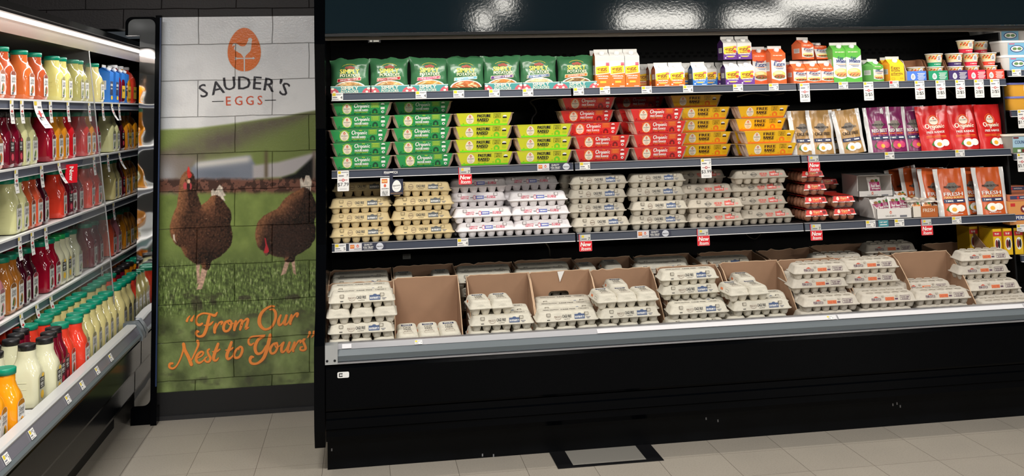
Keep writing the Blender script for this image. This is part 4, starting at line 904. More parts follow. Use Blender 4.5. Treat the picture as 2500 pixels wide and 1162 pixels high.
better('orange_tall', .092, .085, .172, .200, (236, 98, 44), ("Better'n", 'Eggs'), True); better('orange', .088, .085, .086, .112, (236, 98, 44), ("Better'n", 'Eggs'), False)
better('green_tall', .095, .085, .186, .214, (90, 176, 64), ('Egg', 'Whites'), True); better('green', .088, .085, .092, .116, (90, 170, 70), ('Egg', 'Whites'), False)
def plants_art(b, M, R, w, hb):
    y = mat('plants_yellow', (250, 194, 36), 0.4); br = mat('ink_brown', (60, 18, 8), 0.5)
    b.rect(-w/2, w/2, 0, hb, M, y, 1)
    for i, t in enumerate(('Eggs', 'from', 'plants')): b.text(t, .015, M, br, -w*.40, hb*(.80-i*.17), bold=.02, align='l', k=2, fit=w*(.6 if i < 2 else .78))
    b.rect(-w*.4, w*.2, hb*.32, hb*.335, M, br, 2); b.frame(-w*.4, -w*.18, hb*.06, hb*.2, .001, M, br, 2); b.frame(w*.2, w*.4, hb*.12, hb*.2, .001, M, br, 2)
gable('plants', .095, .085, .098, .128, mat('plants_yellow', (250, 194, 36), 0.4), plants_art, side=mat('plants_side', (240, 160, 40), 0.4))
def blue_art(b, M, R, w, hb):
    b.rect(-w*.36, w*.36, hb*.25, hb*.7, M, mat('ink_navy', (52, 60, 88), 0.6), 1); b.bars(w*.5, .014, M, white_ink, 0, hb*.58, 2); b.bars(w*.5, .008, M, white_ink, 0, hb*.46, 2)
    b.poly(ellpts(w*.1, hb*.16, w*.25, hb*.07, 12), M, mat('lemon_yellow', (250, 200, 60), 0.5), 2)
gable('blue_juice', .095, .095, .185, .215, mat('blue_carton', (46, 116, 200), 0.4), blue_art)
# ---- potato bag ---------------------------------------------------------
bag_green = mat('bag_green_film', (58, 108, 72), 0.22, spec=0.6, bump=0.5, bscale=22)
def pillow(w, h, T, seed, lean=0.10, topw=1.04, crease=.006):
    sd = Vector((seed*3.1, seed*1.7, 0))
    def fn(side):
        def f(u, v, k=0):
            x = (u-.5)*2; prof = (max(0, 1-abs(x)**2.6))**.6 * (math.sin(math.pi*min(1, max(0, v*.93+.07)))**.55 if v < .90 else max(0, (1-v)/.10)*.35)
            ww = w/2*(1-.06*math.sin(math.pi*v)*(1 if v < .9 else 0)+(topw-1)*max(0, v-.8)/.2)
            nz = mnoise.noise(Vector((x*2.2, v*2.6, 0))+sd)*crease*1.5+mnoise.noise(Vector((x*6, v*7, 3))+sd)*crease*.6
            y = side*(T/2*prof+nz*(1 if prof > .02 else .6)*(.35+.65*prof))+T/2
            zz = h*v+(nz*1.3 if v > .93 else 0)
            yy = y+lean*zz
            return (x*ww, yy+side*k*.0007, zz)
        return f
    return fn
def potato_bag(i, flav, c, food):
    def build():
        w, h, T = .195, .168, .085; P = pillow(w, h, T, 11+i)
        b = MB(); b.curved = True; b.grid(P(-1), 22, 20, bag_green); b.grid(P(1), 14, 12, bag_green)
        F = P(-1); M = lambda a, bb, k=1: F(a/w+.5, bb/h, k+1.5)
        yl = mat('bag_yellow_ink', (238, 214, 80), 0.4); cr = mat('bag_cream_ink', (244, 232, 190), 0.4)
        b.text('SIMPLY', .022, M, yl, 0, .104, bold=.05, k=2, fit=.100); b.text('POTATOES', .0155, M, cr, .002, .083, bold=.05, k=2, fit=.104)
        po = mat('potato_red', (150, 74, 56), 0.6)
        for (x, y, r) in ((-.013, .122, .012), (.004, .125, .014), (.018, .121, .010)): b.poly(ellpts(x, y, r, r*.55, 12), M, po, 2)
        b.ring(0, .105, .052, .036, .0014, M, yl, 1, 18, .7, 2.4)
        lab = mat('bag_label_'+str(i), c, 0.35)
        b.poly([(-.066, .049), (.058, .058), (.060, .074), (-.064, .067)], M, cr, 2); b.poly([(-.064, .051), (.056, .060), (.058, .072), (-.062, .065)], M, lab, 3)
        (b.text(flav, .0075, M, white_ink, -.003, .062, bold=.04, rot=.07, k=4, fit=.092) if flav else b.bars(.090, .0075, M, white_ink, -.003, .062, 4, .07))
        fd = mat('food_'+str(i), food, 0.6, var=.2, vscale=90)
        b.poly(ellpts(0, .018, .083, .036, 18, 0, math.pi), M, white_ink, 2); b.poly(ellpts(0, .016, .076, .034, 18, 0, math.pi), M, fd, 3)
        for j in range(14):
            a = j*2.4; x0, y0 = .055*math.cos(a*1.3)*(.4+.6*((j*7) % 5)/5), .030+.010*math.sin(a)
            b.stroke([(x0-.012, y0-.006*math.sin(a), .003), (x0+.012, y0+.006*math.sin(a), .003)], M, mat('shred_cream', (240, 214, 160), 0.6), 4, n=1)
        return [('bag', b)]
    return kit('potato_bag_%d' % i, 'potato_bag', build)
def potato_tray():
    def build():
        b = MB(); w, d, h = .195, .10, .036; te = mat('tray_teal', (66, 142, 140), 0.45); kb = mat('tray_dark_inside', (46, 36, 28), 0.8)
        b.box(-w/2, w/2, 0, .003, 0, h, te); b.box(-w/2, w/2, d-.003, d, 0, h+.002, kb); b.box(-w/2, -w/2+.003, .003, d-.003, 0, h, kb); b.box(w/2-.003, w/2, .003, d-.003, 0, h, kb); b.box(-w/2, w/2, .003, d-.003, 0, .003, kb)
        M = fmap(0); b.text('SIMPLY', .0165, M, cream_ink, -.005, .024, bold=.05, k=2, fit=.085); b.text('POTATOES', .0115, M, cream_ink, -.005, .0075, bold=.05, k=2, fit=.085)
        b.rect(-w/2, w/2, h-.0045, h-.001, M, mat('tray_pale_line', (190, 216, 206), 0.5)); b.rect(-w/2, w/2, h-.001, h, M, kb)
        for sx in (-1, 1):
            b.poly([(sx*.0975, 0), (sx*.055, 0), (sx*.062, .014), (sx*.075, .024), (sx*.092, .027), (sx*.0975, .024)], M, mat('potato_pink', (196, 84, 96), 0.5), 1)
            b.poly(ellpts(sx*.088, .022, .008, .006, 10), M, cream_ink, 2); b.poly(ellpts(sx*.080, .006, .007, .005, 10), M, cream_ink, 2)
        return [('tray', b)]
    return kit('potato_tray', 'display_tray', build)
# ---- stand up pouch ------------------------------------------------------
def pouch(key, c, words, wc, lines, strip=True, foot=None, eggs='egg', w=.128, h=.225, T=.05):
    film = mat('pouch_'+key, c, 0.25, spec=0.6, bump=0.35, bscale=25); clearf = mat('pouch_clear_seal', (228, 225, 222), 0.16, spec=0.9, bump=0.6, bscale=45)
    def build():
        sd = Vector((len(key)*1.3, 2, 0))
        def fn(side):
            def f(u, v, k=0):
                x = (u-.5)*2; pr = (max(0, 1-abs(x)**3))**.7*(max(0, 1-v/.86)**.75 if v < .86 else 0)
                nz = mnoise.noise(Vector((x*2, v*4, 1))+sd)*.006+mnoise.noise(Vector((x*6, v*8, 1))+sd)*.0022
                y = side*(T/2*pr+.001)+nz*(.4+.6*min(1, v*2))+T/2
                return (x*w/2*(1-.03*math.sin(v*5)), y+.10*h*v+side*k*.0007, h*v)
            return f
        b = MB(); b.curved = True; F = fn(-1); b.grid(F, 22, 22, film, mf=(lambda u, v: clearf if strip and abs(u-.5) > .35 else film)); b.grid(fn(1), 10, 10, film, mf=(lambda u, v: clearf if strip and abs(u-.5) > .35 else film))
        M = lambda a, bb, k=1: F(a/.128+.5, bb/.225, k+1)
        if strip:
            b.poly([(x*.026, .134+y*.026) for x, y in ((-1, .1), (-.5, .9), (.5, .9), (1, .1), (0, -1))], M, mat('crest_grey', (120, 110, 100), 0.5), 1)
            b.text('PENN DUTCH', .010, M, ink, 0, .137, bold=.05, k=3, fit=.066)
        else:
            b.poly(eggpts(0, .150, .036, .042, 16), M, mat('badge_cream', (240, 228, 206), 0.5), 2); b.text("SAUDER'S", .0055, M, ink, 0, .150, bold=.03, k=3, fit=.028); b.poly(eggpts(0, .162, .008, .010, 10), M, mat('logo_red', (214, 92, 62), 0.5), 3)
            b.ring(0, .150, .024, .027, .002, M, mat('sleeve_light_red', (246, 140, 50), 0.4), 1, 18)
        for i, (t, y, hh) in enumerate(lines): b.bars(.074, hh*.8, M, wc[i % len(wc)], 0, y, 3) if not t else b.text(t, hh, M, wc[i % len(wc)], 0, y, bold=.05, k=3, fit=.128*.6)
        if not strip: script_org(b, M, -.040, .112, .080, cream_ink, 3); b.rect(-.042, .042, .070, .073, M, mat('sleeve_light_red'), 2); b.rect(-.042, .042, .064, .066, M, mat('sleeve_light_red'), 2)
        if strip:
            b.rect(-.044, .044, .062, .080, M, mat('pouch_navy', (34, 44, 84), 0.4), 2)
            b.bars(.032, .0070, M, white_ink, -.02, .071, 3); b.rect(.010, .036, .068, .074, M, white_ink, 3)
        ew = mat('egg_white_print', (248, 244, 236), 0.4); yk = mat('egg_yolk_print', (246, 176, 50), 0.4)
        if eggs == 'beet': ew = mat('beet_pink', (206, 62, 110), 0.4)
        ex = .0 if strip else .012
        b.poly(ellpts(ex+.020, .036, .018, .017, 14), M, ew, 2); b.poly(ellpts(ex-.008, .034, .022, .021, 16), M, ew, 3); b.poly(ellpts(ex+.002 if eggs == 'beet' else ex-.008, .031, .010, .010, 12), M, yk, 4)
        b.poly([(ex-.040, .030), (ex-.026, .050), (ex-.018, .034), (ex-.024, .018)], M, mat('herb_green', (60, 120, 40), 0.5), 2)
        if foot: b.bars(.05, .0045, M, white_ink, 0, .010, 3)
        return [('pouch', b)]
    return kit('pouch_'+key, 'snack_pouch', build)
tan_brown = mat('ink_dark_brown', (52, 36, 20), 0.5); oj = mat('ink_orange_bright', (250, 120, 50), 0.5)
pouch('tan', (178, 138, 84), 0, [tan_brown], [('CAGE FREE', .104, .0165)], eggs='egg', w=.155, h=.232); pouch('beet', (128, 40, 92), 0, [white_ink, oj], [('RED BEET', .108, .0165), ('', .092, .008)], eggs='beet', w=.150, h=.240)
pouch('red', (206, 34, 34), 0, [white_ink], [('FREE RANGE', .092, .011)], strip=False, w=.182, h=.240); pouch('orange', (206, 92, 40), 0, [white_ink, mat('ink_yellow_pale', (250, 226, 150), 0.5)], [('FRESH', .104, .017), ('HARD BOILED', .088, .009)], foot='REFRIGERATE', w=.186, h=.250)
# ---- snack cup, display tray ---------------------------------------------
def cup(key, c):
    def build():
        b = MB(); b.curved = True; cr = mat('cup_cream', (226, 208, 168), 0.4); st = mat('cup_stripe_'+key, c, 0.4); n = 26
        rr = lambda z: .0335+.0125*z/.068
        b.loft([circ(rr(z), z, n) for z in (0, .002)], st, cap1=False); b.loft([circ(rr(z), z, n) for z in (.002, .022)], st, cap0=False, cap1=False); b.loft([circ(rr(z), z, n) for z in (.022, .066)], cr, cap0=False, cap1=False)
        M = lambda a, bb, k=1: ((rr(bb)+.0005*k)*math.sin(a/.042), -(rr(bb)+.0005*k)*math.cos(a/.042), bb)
        cols = [('egg_yolk_print', (246, 176, 50)), ('filling', (150, 96, 50)), ('crumb_orange', (226, 150, 60)), ('pepper_red', (216, 60, 36))]
        for i in range(26):
            a = -.050+.1*((i*37) % 26)/26; z = .040+.022*((i*17) % 11)/11; q = cols[i % 4]; b.poly(ellpts(a, z, .006, .004, 8), M, mat(q[0], q[1], 0.5), 1+(i % 2)*.5)
        for sx in (0,): b.poly(eggpts(.006, .045, .030, .036, 18), M, white_ink, 3); 
        for i, t in enumerate(('JUST', 'CRACK', 'AN EGG')): b.text(t, .0062, M, mat('ink_navy', (52, 60, 88), 0.6), .006, .052-i*.0075, bold=.06, k=4, fit=.018)
        b.bars(.045, .0045, M, white_ink, .0, .012, 3); b.rect(-.038, .038, .0225, .0245, M, cream_ink, 2)
        l = MB(); l.loft([circ(r, z, n) for r, z in ((.0465, .066), (.0485, .0665), (.0485, .070), (.046, .071), (.040, .0705))], mat('cup_lid_white', (236, 232, 226), 0.35))
        return [('cup', b), ('lid', l, 'white foil lid')]
    return kit('cup_'+key, 'snack_cup', build)
def snack_tray(key, c):
    def build():
        b = MB(); w, d, hf, hb = .112, .34, .052, .118; col = mat('tray_'+key, c, 0.4); ins = mat('tray_brown_card', (116, 74, 46), 0.8); out = mat('tray_grey_side', (190, 188, 186), 0.6)
        b.box(-w/2, w/2, 0, .002, 0, hf, col); b.box(-w/2, w/2, 0, d, 0, .002, ins)
        prof = [(0.002, 0.002), (0.002, hf), (.012, hf+.006), (.024, hf+.030), (.040, hb-.008), (.062, hb), (d, hb), (d, 0.002)]
        for x0_, x1_ in ((-w/2, -w/2+.002), (w/2-.002, w/2)): b.prism(prof, 'x', x0_, x1_, ins if key != 'blue' or x0_ > 0 else out)
        b.box(-w/2+.002, w/2-.002, .10, .102, .002, hb-.004, ins)
        M = fmap(0); b.poly(eggpts(-.022, .022, .026, .034, 16), M, white_ink, 1)
        for i, t in enumerate(('JUST', 'CRACK', 'EGG')): b.text(t, .005, M, mat('ink_navy', (52, 60, 88), 0.6), -.022, .028-i*.0065, bold=.05, k=2, fit=.015)
        for i in range(6): b.rect(.028-.024+.004*(i % 2), .028+.022-.005*(i % 3), .038-i*.0065, .0405-i*.0065, M, white_ink, 1)
        return [('tray', b)]
    return kit('snack_tray_'+key, 'display_tray', build)
# ---- tubs and boxes ---------------------------------------------------------
def tub(key, w, d, h, body, lid, art):
    def build():
        b = MB(); m = mat('tub_'+key, body, 0.4); cy = d/2; b.loft([rrect(w*.86, d*.86, .02, 0, cy=cy), rrect(w*.97, d*.97, .022, h-.010, cy=cy)], m)
        y0, y1 = d*.07, d*.015; M = pmap((0, y0, 0), (1, 0, 0), (0, y1-y0, h-.010)); art(b, M, w, h)
        l = MB(); l.loft([rrect(w, d, .024, h-.011, cy=cy), rrect(w, d, .024, h-.002, cy=cy), rrect(w*.96, d*.96, .022, h, cy=cy)], mat('lid_'+key, lid, 0.35))
        return [('tub', b), ('lid', l)]
    return kit('tub_'+key, 'tub', build)
def butter_art(b, M, w, h):
    b.rect(-w*.22, w*.40, .002, h*.84, M, mat('butter_label_blue', (112, 168, 200), 0.4), 1); nv = mat('ink_navy2', (28, 50, 110), 0.5)
    b.poly(ellpts(w*.10, h*.44, w*.24, h*.24, 20), M, nv, 2); b.poly(ellpts(w*.10, h*.44, w*.21, h*.19, 20), M, white_ink, 3); b.poly(ellpts(w*.02, h*.44, w*.08, h*.10, 12), M, mat('field_green', (96, 130, 80), 0.5), 4); b.poly(ellpts(w*.19, h*.44, w*.08, h*.10, 12), M, mat('field_green'), 4)
    b.rect(-w*.18, w*.02, h*.74, h*.80, M, mat('ink_pink_red', (206, 70, 96), 0.6), 2)
tub('butter', .17, .12, .082, (190, 186, 182), (212, 210, 208), butter_art)
def yellow_art(b, M, w, h):
    nv = mat('ink_navy2', (28, 50, 110), 0.5); b.stroke([(-.0, h*.5, .002), (.03, h*.35, .004), (.06, h*.55, .002)], M, nv, 2); b.bars(.04, .012, M, nv, .03, h*.66, 2); b.poly([(-.005, h*.42), (.065, h*.42), (.065, h*.85), (-.005, h*.85)], M, white_ink, 1)
tub('yellow', .19, .13, .075, (222, 160, 50), (92, 96, 160), yellow_art)
def country_art(b, M, w, h):
    b.rect(-w*.2, w*.5, .004, h*.86, M, mat('sky_print', (170, 204, 222), 0.4), 1); b.rect(-w*.2, w*.5, .004, h*.30, M, mat('field_green', (96, 130, 80), 0.5), 2); b.text('COUNTRY', .018, M, mat('ink_navy2', (28, 50, 110), 0.5), w*.12, h*.58, bold=.03, k=3, fit=w*.5); b.rect(-w*.18, w*.0, h*.76, h*.84, M, mat('ink_maroon', (120, 40, 40), 0.5), 3); b.rect(-w*.05, w*.06, .006, h*.2, M, white_ink, 3); b.rect(w*.1, w*.4, .006, h*.2, M, mat('ink_maroon'), 3)
tub('country', .18, .12, .105, (150, 142, 134), (214, 206, 190), country_art)
def carton_box(key, w, d, h, c, art, name='box'):
    def build():
        b = MB(); m = mat('box_'+key, c, 0.45); b.loft([rrect(w, d, .0015, z, 1, 0, d/2) for z in (0, h)], m, smooth=False); art(b, fmap(0), w, h); return [('box', b)]
    return kit('box_'+key, name, build)
def imp_art(b, M, w, h):
    b.rect(-w*.5, w*.5, h*.18, h*.42, M, mat('ink_navy2', (28, 50, 110), 0.5), 1); b.text('IMPERIAL', h*.14, M, white_ink, 0, h*.30, bold=.05, k=2, fit=w*.8); b.poly(ellpts(w*.2, h*.66, w*.16, h*.16, 16), M, mat('ink_maroon', (120, 40, 40), 0.5), 1); b.poly([(w*.12, h*.68), (w*.16, h*.74), (w*.2, h*.70), (w*.24, h*.74), (w*.28, h*.68), (w*.2, h*.58)], M, white_ink, 2); b.rect(-w*.42, -w*.2, h*.78, h*.92, M, mat('ink_red_bright', (206, 44, 44), 0.5), 1)
carton_box('imperial', .125, .07, .125, (220, 150, 84), imp_art, 'butter_box')
def imps_art(b, M, w, h):
    b.rect(-w*.5, w*.5, h*.3, h*.85, M, mat('ink_navy3', (60, 64, 100), 0.5), 1); b.poly(ellpts(-w*.12, h*.56, h*.22, h*.22, 12), M, mat('ink_red_bright', (206, 44, 44), 0.5), 2); b.text('IMPERIAL', h*.22, M, white_ink, w*.2, h*.56, bold=.03, k=2, fit=w*.42)
carton_box('imperial_stick', .125, .07, .034, (206, 120, 84), imps_art, 'butter_box')
def yb_art(b, M, w, h):
    b.rect(-w*.5, w*.5, h*.72, h*.90, M, mat('ink_red_bright', (206, 44, 44), 0.5), 1); b.bars(w*.6, h*.07, M, white_ink, 0, h*.81, 2); b.poly(ellpts(0, h*.42, w*.36, h*.24, 16), M, white_ink, 1); b.poly(ellpts(-w*.12, h*.42, w*.16, h*.17, 12), M, mat('ink_maroon', (120, 40, 40), 0.5), 2); b.poly(ellpts(w*.14, h*.42, w*.13, h*.17, 12), M, ink, 2)
carton_box('yellow_snack', .05, .13, .14, (236, 190, 30), yb_art, 'snack_box')
# ---- little packets and their white boxes -----------------------------------
def packet(key, c, txt):
    def build():
        b = MB(); b.curved = True; w, h, T = .060, .075, .02; P = pillow(w, h, T, 5, lean=.25, topw=1.0, crease=.002); m = mat('packet_'+key, c, 0.3); wm = mat('packet_white', (232, 226, 220), 0.3)
        b.grid(P(-1), 12, 12, m, mf=lambda u, v: wm if v > .72 or abs(u-.5) > .42 else m); b.grid(P(1), 8, 8, wm); F = P(-1); M = lambda a, bb, k=1: F(a/w+.5, bb/h, k+1)
        (b.text(txt[0], .011, M, white_ink, 0, .040, bold=.04, shear=.2, k=2, fit=.040) if txt[0] else b.bars(.040, .010, M, ink, 0, .042, 2)); b.bars(.036, .006, M, white_ink, 0, .028, 2); b.poly(ellpts(-.008, .060, .009, .006, 10), M, mat('filling', (150, 96, 50), 0.6), 2); b.poly(ellpts(.010, .061, .007, .006, 10), M, mat('herb_green', (60, 120, 40), 0.5), 2)
        return [('packet', b)]
    return kit('packet_'+key, 'snack_packet', build)
packet('plum', (150, 26, 86), ('Red Beet', '')); packet('orange', (222, 140, 60), ('', ''))
def open_box(key, w, d, hf, hb, c, art, roof=False):
    def build():
        b = MB(); m = mat('openbox_'+key, c, 0.5); t = .0025
        b.box(-w/2, w/2, 0, t, 0, hf, m); b.box(-w/2, w/2, 0, d, 0, t, m); b.box(-w/2, w/2, d-t, d, 0, hb, m)
        pr = [(0, 0), (0, hf), (d*.45, hb), (d, hb), (d, 0)] if not roof else [(0, 0), (0, hf), (0.012, hf), (.012, hb), (d, hb), (d, 0)]
        for x in (-w/2, w/2-t): b.prism(pr, 'x', x, x+t, m)
        if roof: b.box(-w/2, w/2, -.004, d, hb, hb+t, m)
        art(b, fmap(0), w, hf); return [('box', b)]
    return kit('openbox_'+key, 'display_box', build)
def wb_art(b, M, w, h): b.poly(eggpts(-w*.1, h*.62, .012, .016, 12), M, mat('logo_red', (214, 92, 62), 0.5), 1); b.poly(eggpts(-w*.1, h*.6, .005, .007, 10), M, white_ink, 2); b.text("SAUDER'S", h*.14, M, ink, -w*.1, h*.28, bold=.03, k=1, fit=w*.3); b.rect(w*.16, w*.36, h*.12, h*.32, M, mat('ink_grey2', (110, 110, 116), 0.6), 1)
open_box('white', .20, .20, .055, .105, (226, 220, 214), wb_art); open_box('white_roof', .20, .20, .032, .115, (226, 220, 214), wb_art, True)
def fr_art(b, M, w, h): b.rect(-w*.18, w*.5, 0, h, M, mat('fresh_brown', (180, 96, 40), 0.5), 1); b.text('FRESH', h*.30, M, cream_ink, w*.14, h*.62, bold=.02, k=2, fit=w*.46)
open_box('fresh', .145, .16, .060, .075, (224, 214, 200), fr_art)
# ---- cardboard bin -------------------------------------------------------------
card = mat('corrugated_card', (160, 126, 99), 0.85, var=0.06, vscale=14); card_in = mat('corrugated_card_inside', (160, 125, 98), 0.85, var=0.05, vscale=10); card_edge = mat('corrugated_edge', (214, 182, 150), 0.9)
def bin_(key, w, d, h, hs=.045, jag=0, slot=False, prints=False):
    def build():
        rnd = random.Random(hash(key) % 1000 if False else sum(map(ord, key))); t = .004; b = MB()
        top = [(w/2, h)]
        n = 14
        for i in range(1, n): x = w/2-w*i/n; top.append((x, h+(rnd.uniform(-1, .6)*jag if jag else rnd.uniform(-.002, .001))))
        top.append((-w/2, h-(.012 if jag else 0)))
        prof = [(-w/2, 0), (w/2, 0)]+top
        if slot:
            # panel with a rounded hand hole: two halves around the slot
            sx, sz, sw, sh = .0, h*.55, .105, .036
            lo = [(-w/2, 0), (w/2, 0), (w/2, sz)]+[(sx+sw/2-.018+.018*math.cos(a), sz+sh/2*math.sin(a)) for a in np.linspace(0, -math.pi/2, 5)]+[(sx-sw/2+.018+.018*math.cos(a), sz+sh/2*math.sin(a)) for a in np.linspace(-math.pi/2, -math.pi, 5)]+[(-w/2, sz)]
            hi = [(-w/2, sz)]+[(sx-sw/2+.018+.018*math.cos(a), sz+sh/2*math.sin(a)) for a in np.linspace(math.pi, math.pi/2, 5)]+[(sx+sw/2-.018+.018*math.cos(a), sz+sh/2*math.sin(a)) for a in np.linspace(math.pi/2, 0, 5)]+[(w/2, sz)]+top
            b.prism(lo, 'y', d-t, d, card_in); b.prism(hi, 'y', d-t, d, card_in)
        else: b.prism(prof, 'y', d-t, d, card_in)
        sp = [(d-t, 0), (d-t, h-.004), (d*.80, h*.90), (d*.5, h*.60), (d*.2, hs*1.15), (0, hs*.9), (0, 0)]
        if hs > .2: sp = [(d-t, 0), (d-t, h-.004), (d*.8, h-.006), (d*.5, h-.004), (d*.2, h-.007), (0, h-.006), (0, 0)]
        for x in (-w/2, w/2-t): b.prism(sp, 'x', x, x+t, card)
        b.box(-w/2, w/2, 0, d-t, 0, t, card); b.box(-w/2+t, w/2-t, 0, t, t, .04, card)
        for x in (-w/2, w/2-t): b.tube([(x+t/2, y, z+.0005) for y, z in sp[1:6]], .0026, card_edge, 5)
        b.tube([(x, d-t/2, z+.0005) for x, z in top], .0024, card_edge, 5)
        return [('bin', b)]
    return kit('bin_'+key, 'cardboard_bin', build)
# ---- price tags, signs --------------------------------------------------------------
tagw = mat('tag_white', (238, 236, 232), 0.4); tag_y = mat('tag_yellow', (226, 200, 50), 0.45)
def ptag(key, price, red=False):
    def build():
        b = MB(); w, h = .054, .036; b.box(-w/2, w/2, -.0012, 0, 0, h, tagw); M = fmap(-.0012)
        b.rect(-w*.46, -w*.16, h*.56, h*.94, M, mat('ink_red_bright', (206, 44, 44), 0.5) if red else tag_y); b.rect(-w*.12, w*.45, h*.78, h*.84, M, mat('ink_grey2', (110, 110, 116), 0.6)); b.rect(-w*.12, w*.30, h*.66, h*.71, M, mat('ink_grey2'))
        b.text(price, h*.40, M, ink, w*.44, h*.34, bold=.03, align='r', k=1); b.rect(-w*.44, -w*.02, h*.30, h*.42, M, mat('ink_grey2')); b.rect(-w*.44, w*.1, h*.08, h*.14, M, mat('ink_grey2'))
        return [('card', b)]
    return kit('ptag_'+key, 'price_tag', build)
for pr_ in ('7', '4', '6', '5', '2', '9'): ptag(pr_, pr_)
ptag('red', '5', True)
def saletag(key, price):
    def build():
        b = MB(); w, h = .056, .100; M = fmap(-.0012); b.loft([[(x, y, z) for x, z, _ in rrect(w, h, .004, 0, 3, 0, h/2)] for y in (0, -.0012)], tagw, smooth=False)
        b.rect(-w*.44, -w*.2, h*.84, h*.97, M, tag_y); b.rect(-w*.15, w*.45, h*.90, h*.93, M, mat('ink_grey2', (110, 110, 116), 0.6)); b.rect(-w*.4, w*.05, h*.72, h*.77, M, mat('ink_grey2')); b.text('7', h*.12, M, ink, w*.36, h*.77, bold=.03, k=1)
        b.rect(-w*.38, w*.38, h*.525, h*.55, M, mat('ink_red_dark', (150, 34, 40), 0.5)); b.poly(ellpts(0, h*.537, w*.12, w*.12, 14), M, mat('ink_red_bright', (206, 44, 44), 0.5), 2); b.poly(ellpts(0, h*.537, w*.06, w*.06, 10), M, tagw, 3)
        b.text(price, h*.17, M, ink, 0, h*.33, bold=.02, k=1); b.rect(-w*.3, w*.3, h*.10, h*.115, M, mat('ink_grey2'))
        return [('card', b)]
    return kit('sale_'+key, 'sale_tag', build)
for k_, p_ in (('779', '$7.79'), ('399', '$3.99'), ('25', '2/$5'), ('199', '$1.99'), ('599', '$5.99')): saletag(k_, p_)
sign_red = mat('sign_red', (226, 28, 44), 0.35)
def newsign():
    def build():
        b = MB(); w, h = .066, .050; M = fmap(-.0015); b.loft([[(x, y, z) for x, z, _ in rrect(w, h, .004, 0, 3, 0, h/2)] for y in (0, -.0015)], sign_red, smooth=False)
        b.text('New', .021, M, white_ink, 0, h*.70, bold=.07, shear=.15, k=1, fit=.052); b.text('Item', .018, M, white_ink, .001, h*.27, bold=.05, shear=.15, k=1, fit=.046)
        b.frame(-w/2+.001, w/2-.001, .001, h-.001, .001, M, mat('sign_edge', (250, 130, 130), 0.4))
        c = MB(); c.box(-w/2, -w/2+.003, -.0014, -.0002, h, h+.034, sign_red); c.box(-w/2+.003, w/2-.006, -.0012, -.0002, h-.001, h+.034, mat('tag_holder_clear', (170, 176, 182), 0.15)); M2 = fmap(-.0013); c.rect(-w/2+.012, w/2-.008, h+.003, h+.031, M2, mat('tag_white2', (206, 204, 196), 0.4)); c.rect(-w/2+.014, -w/2+.026, h+.018, h+.029, M2, tag_y, 2); c.text('7', .014, M2, ink, w*.28, h+.012, bold=.03, k=2); c.rect(-.02, .006, h+.008, h+.013, M2, mat('ink_grey2', (110, 110, 116), 0.6), 2)
        return [('sign_board', b), ('tag_holder', c)]
    return kit('newsign', 'shelf_sign', build)
newsign()
def stripcard():
    def build():
        b = MB(); w, h = .178, .034; b.box(-w/2, w/2, -.001, 0, 0, h, mat('strip_slate', (52, 56, 74), 0.35)); M = fmap(-.001)
        b.rect(-w/2, -w/2+.062, 0, h, M, mat('strip_pale', (216, 212, 214), 0.4)); b.rect(-w/2+.006, -w/2+.026, .010, .028, M, mat('flag_orange', (214, 106, 48), 0.4), 2); b.text('NEW', .009, M, mat('ink_yellow_pale', (250, 226, 150), 0.5), -w/2+.016, .020, k=3, fit=.017); b.poly(eggpts(-w/2+.042, .021, .011, .015, 12), M, mat('logo_red', (214, 92, 62), 0.5), 2); b.poly(eggpts(-w/2+.042, .020, .005, .007, 8), M, mat('strip_pale'), 3); b.text("SAUDER'S", .005, M, ink, -w/2+.042, .007, bold=.03, k=2, fit=.034)
        b.text('QUALITY', .009, M, white_ink, .004, .026, bold=.04, k=2, fit=.040); b.text('YOU TRUST', .009, M, white_ink, .004, .013, bold=.04, k=2, fit=.050); b.rect(-.018, .026, .004, .0055, M, white_ink, 2)
        b.poly(eggpts(.060, .0165, .036, .033, 18, .06), M, mat('strip_egg', (206, 208, 216), 0.4), 2); b.text('PENN DUTCH', .006, M, ink, .060, .015, bold=.04, k=3, fit=.030)
        return [('card', b)]
    return kit('stripcard', 'shelf_strip', build)
stripcard()
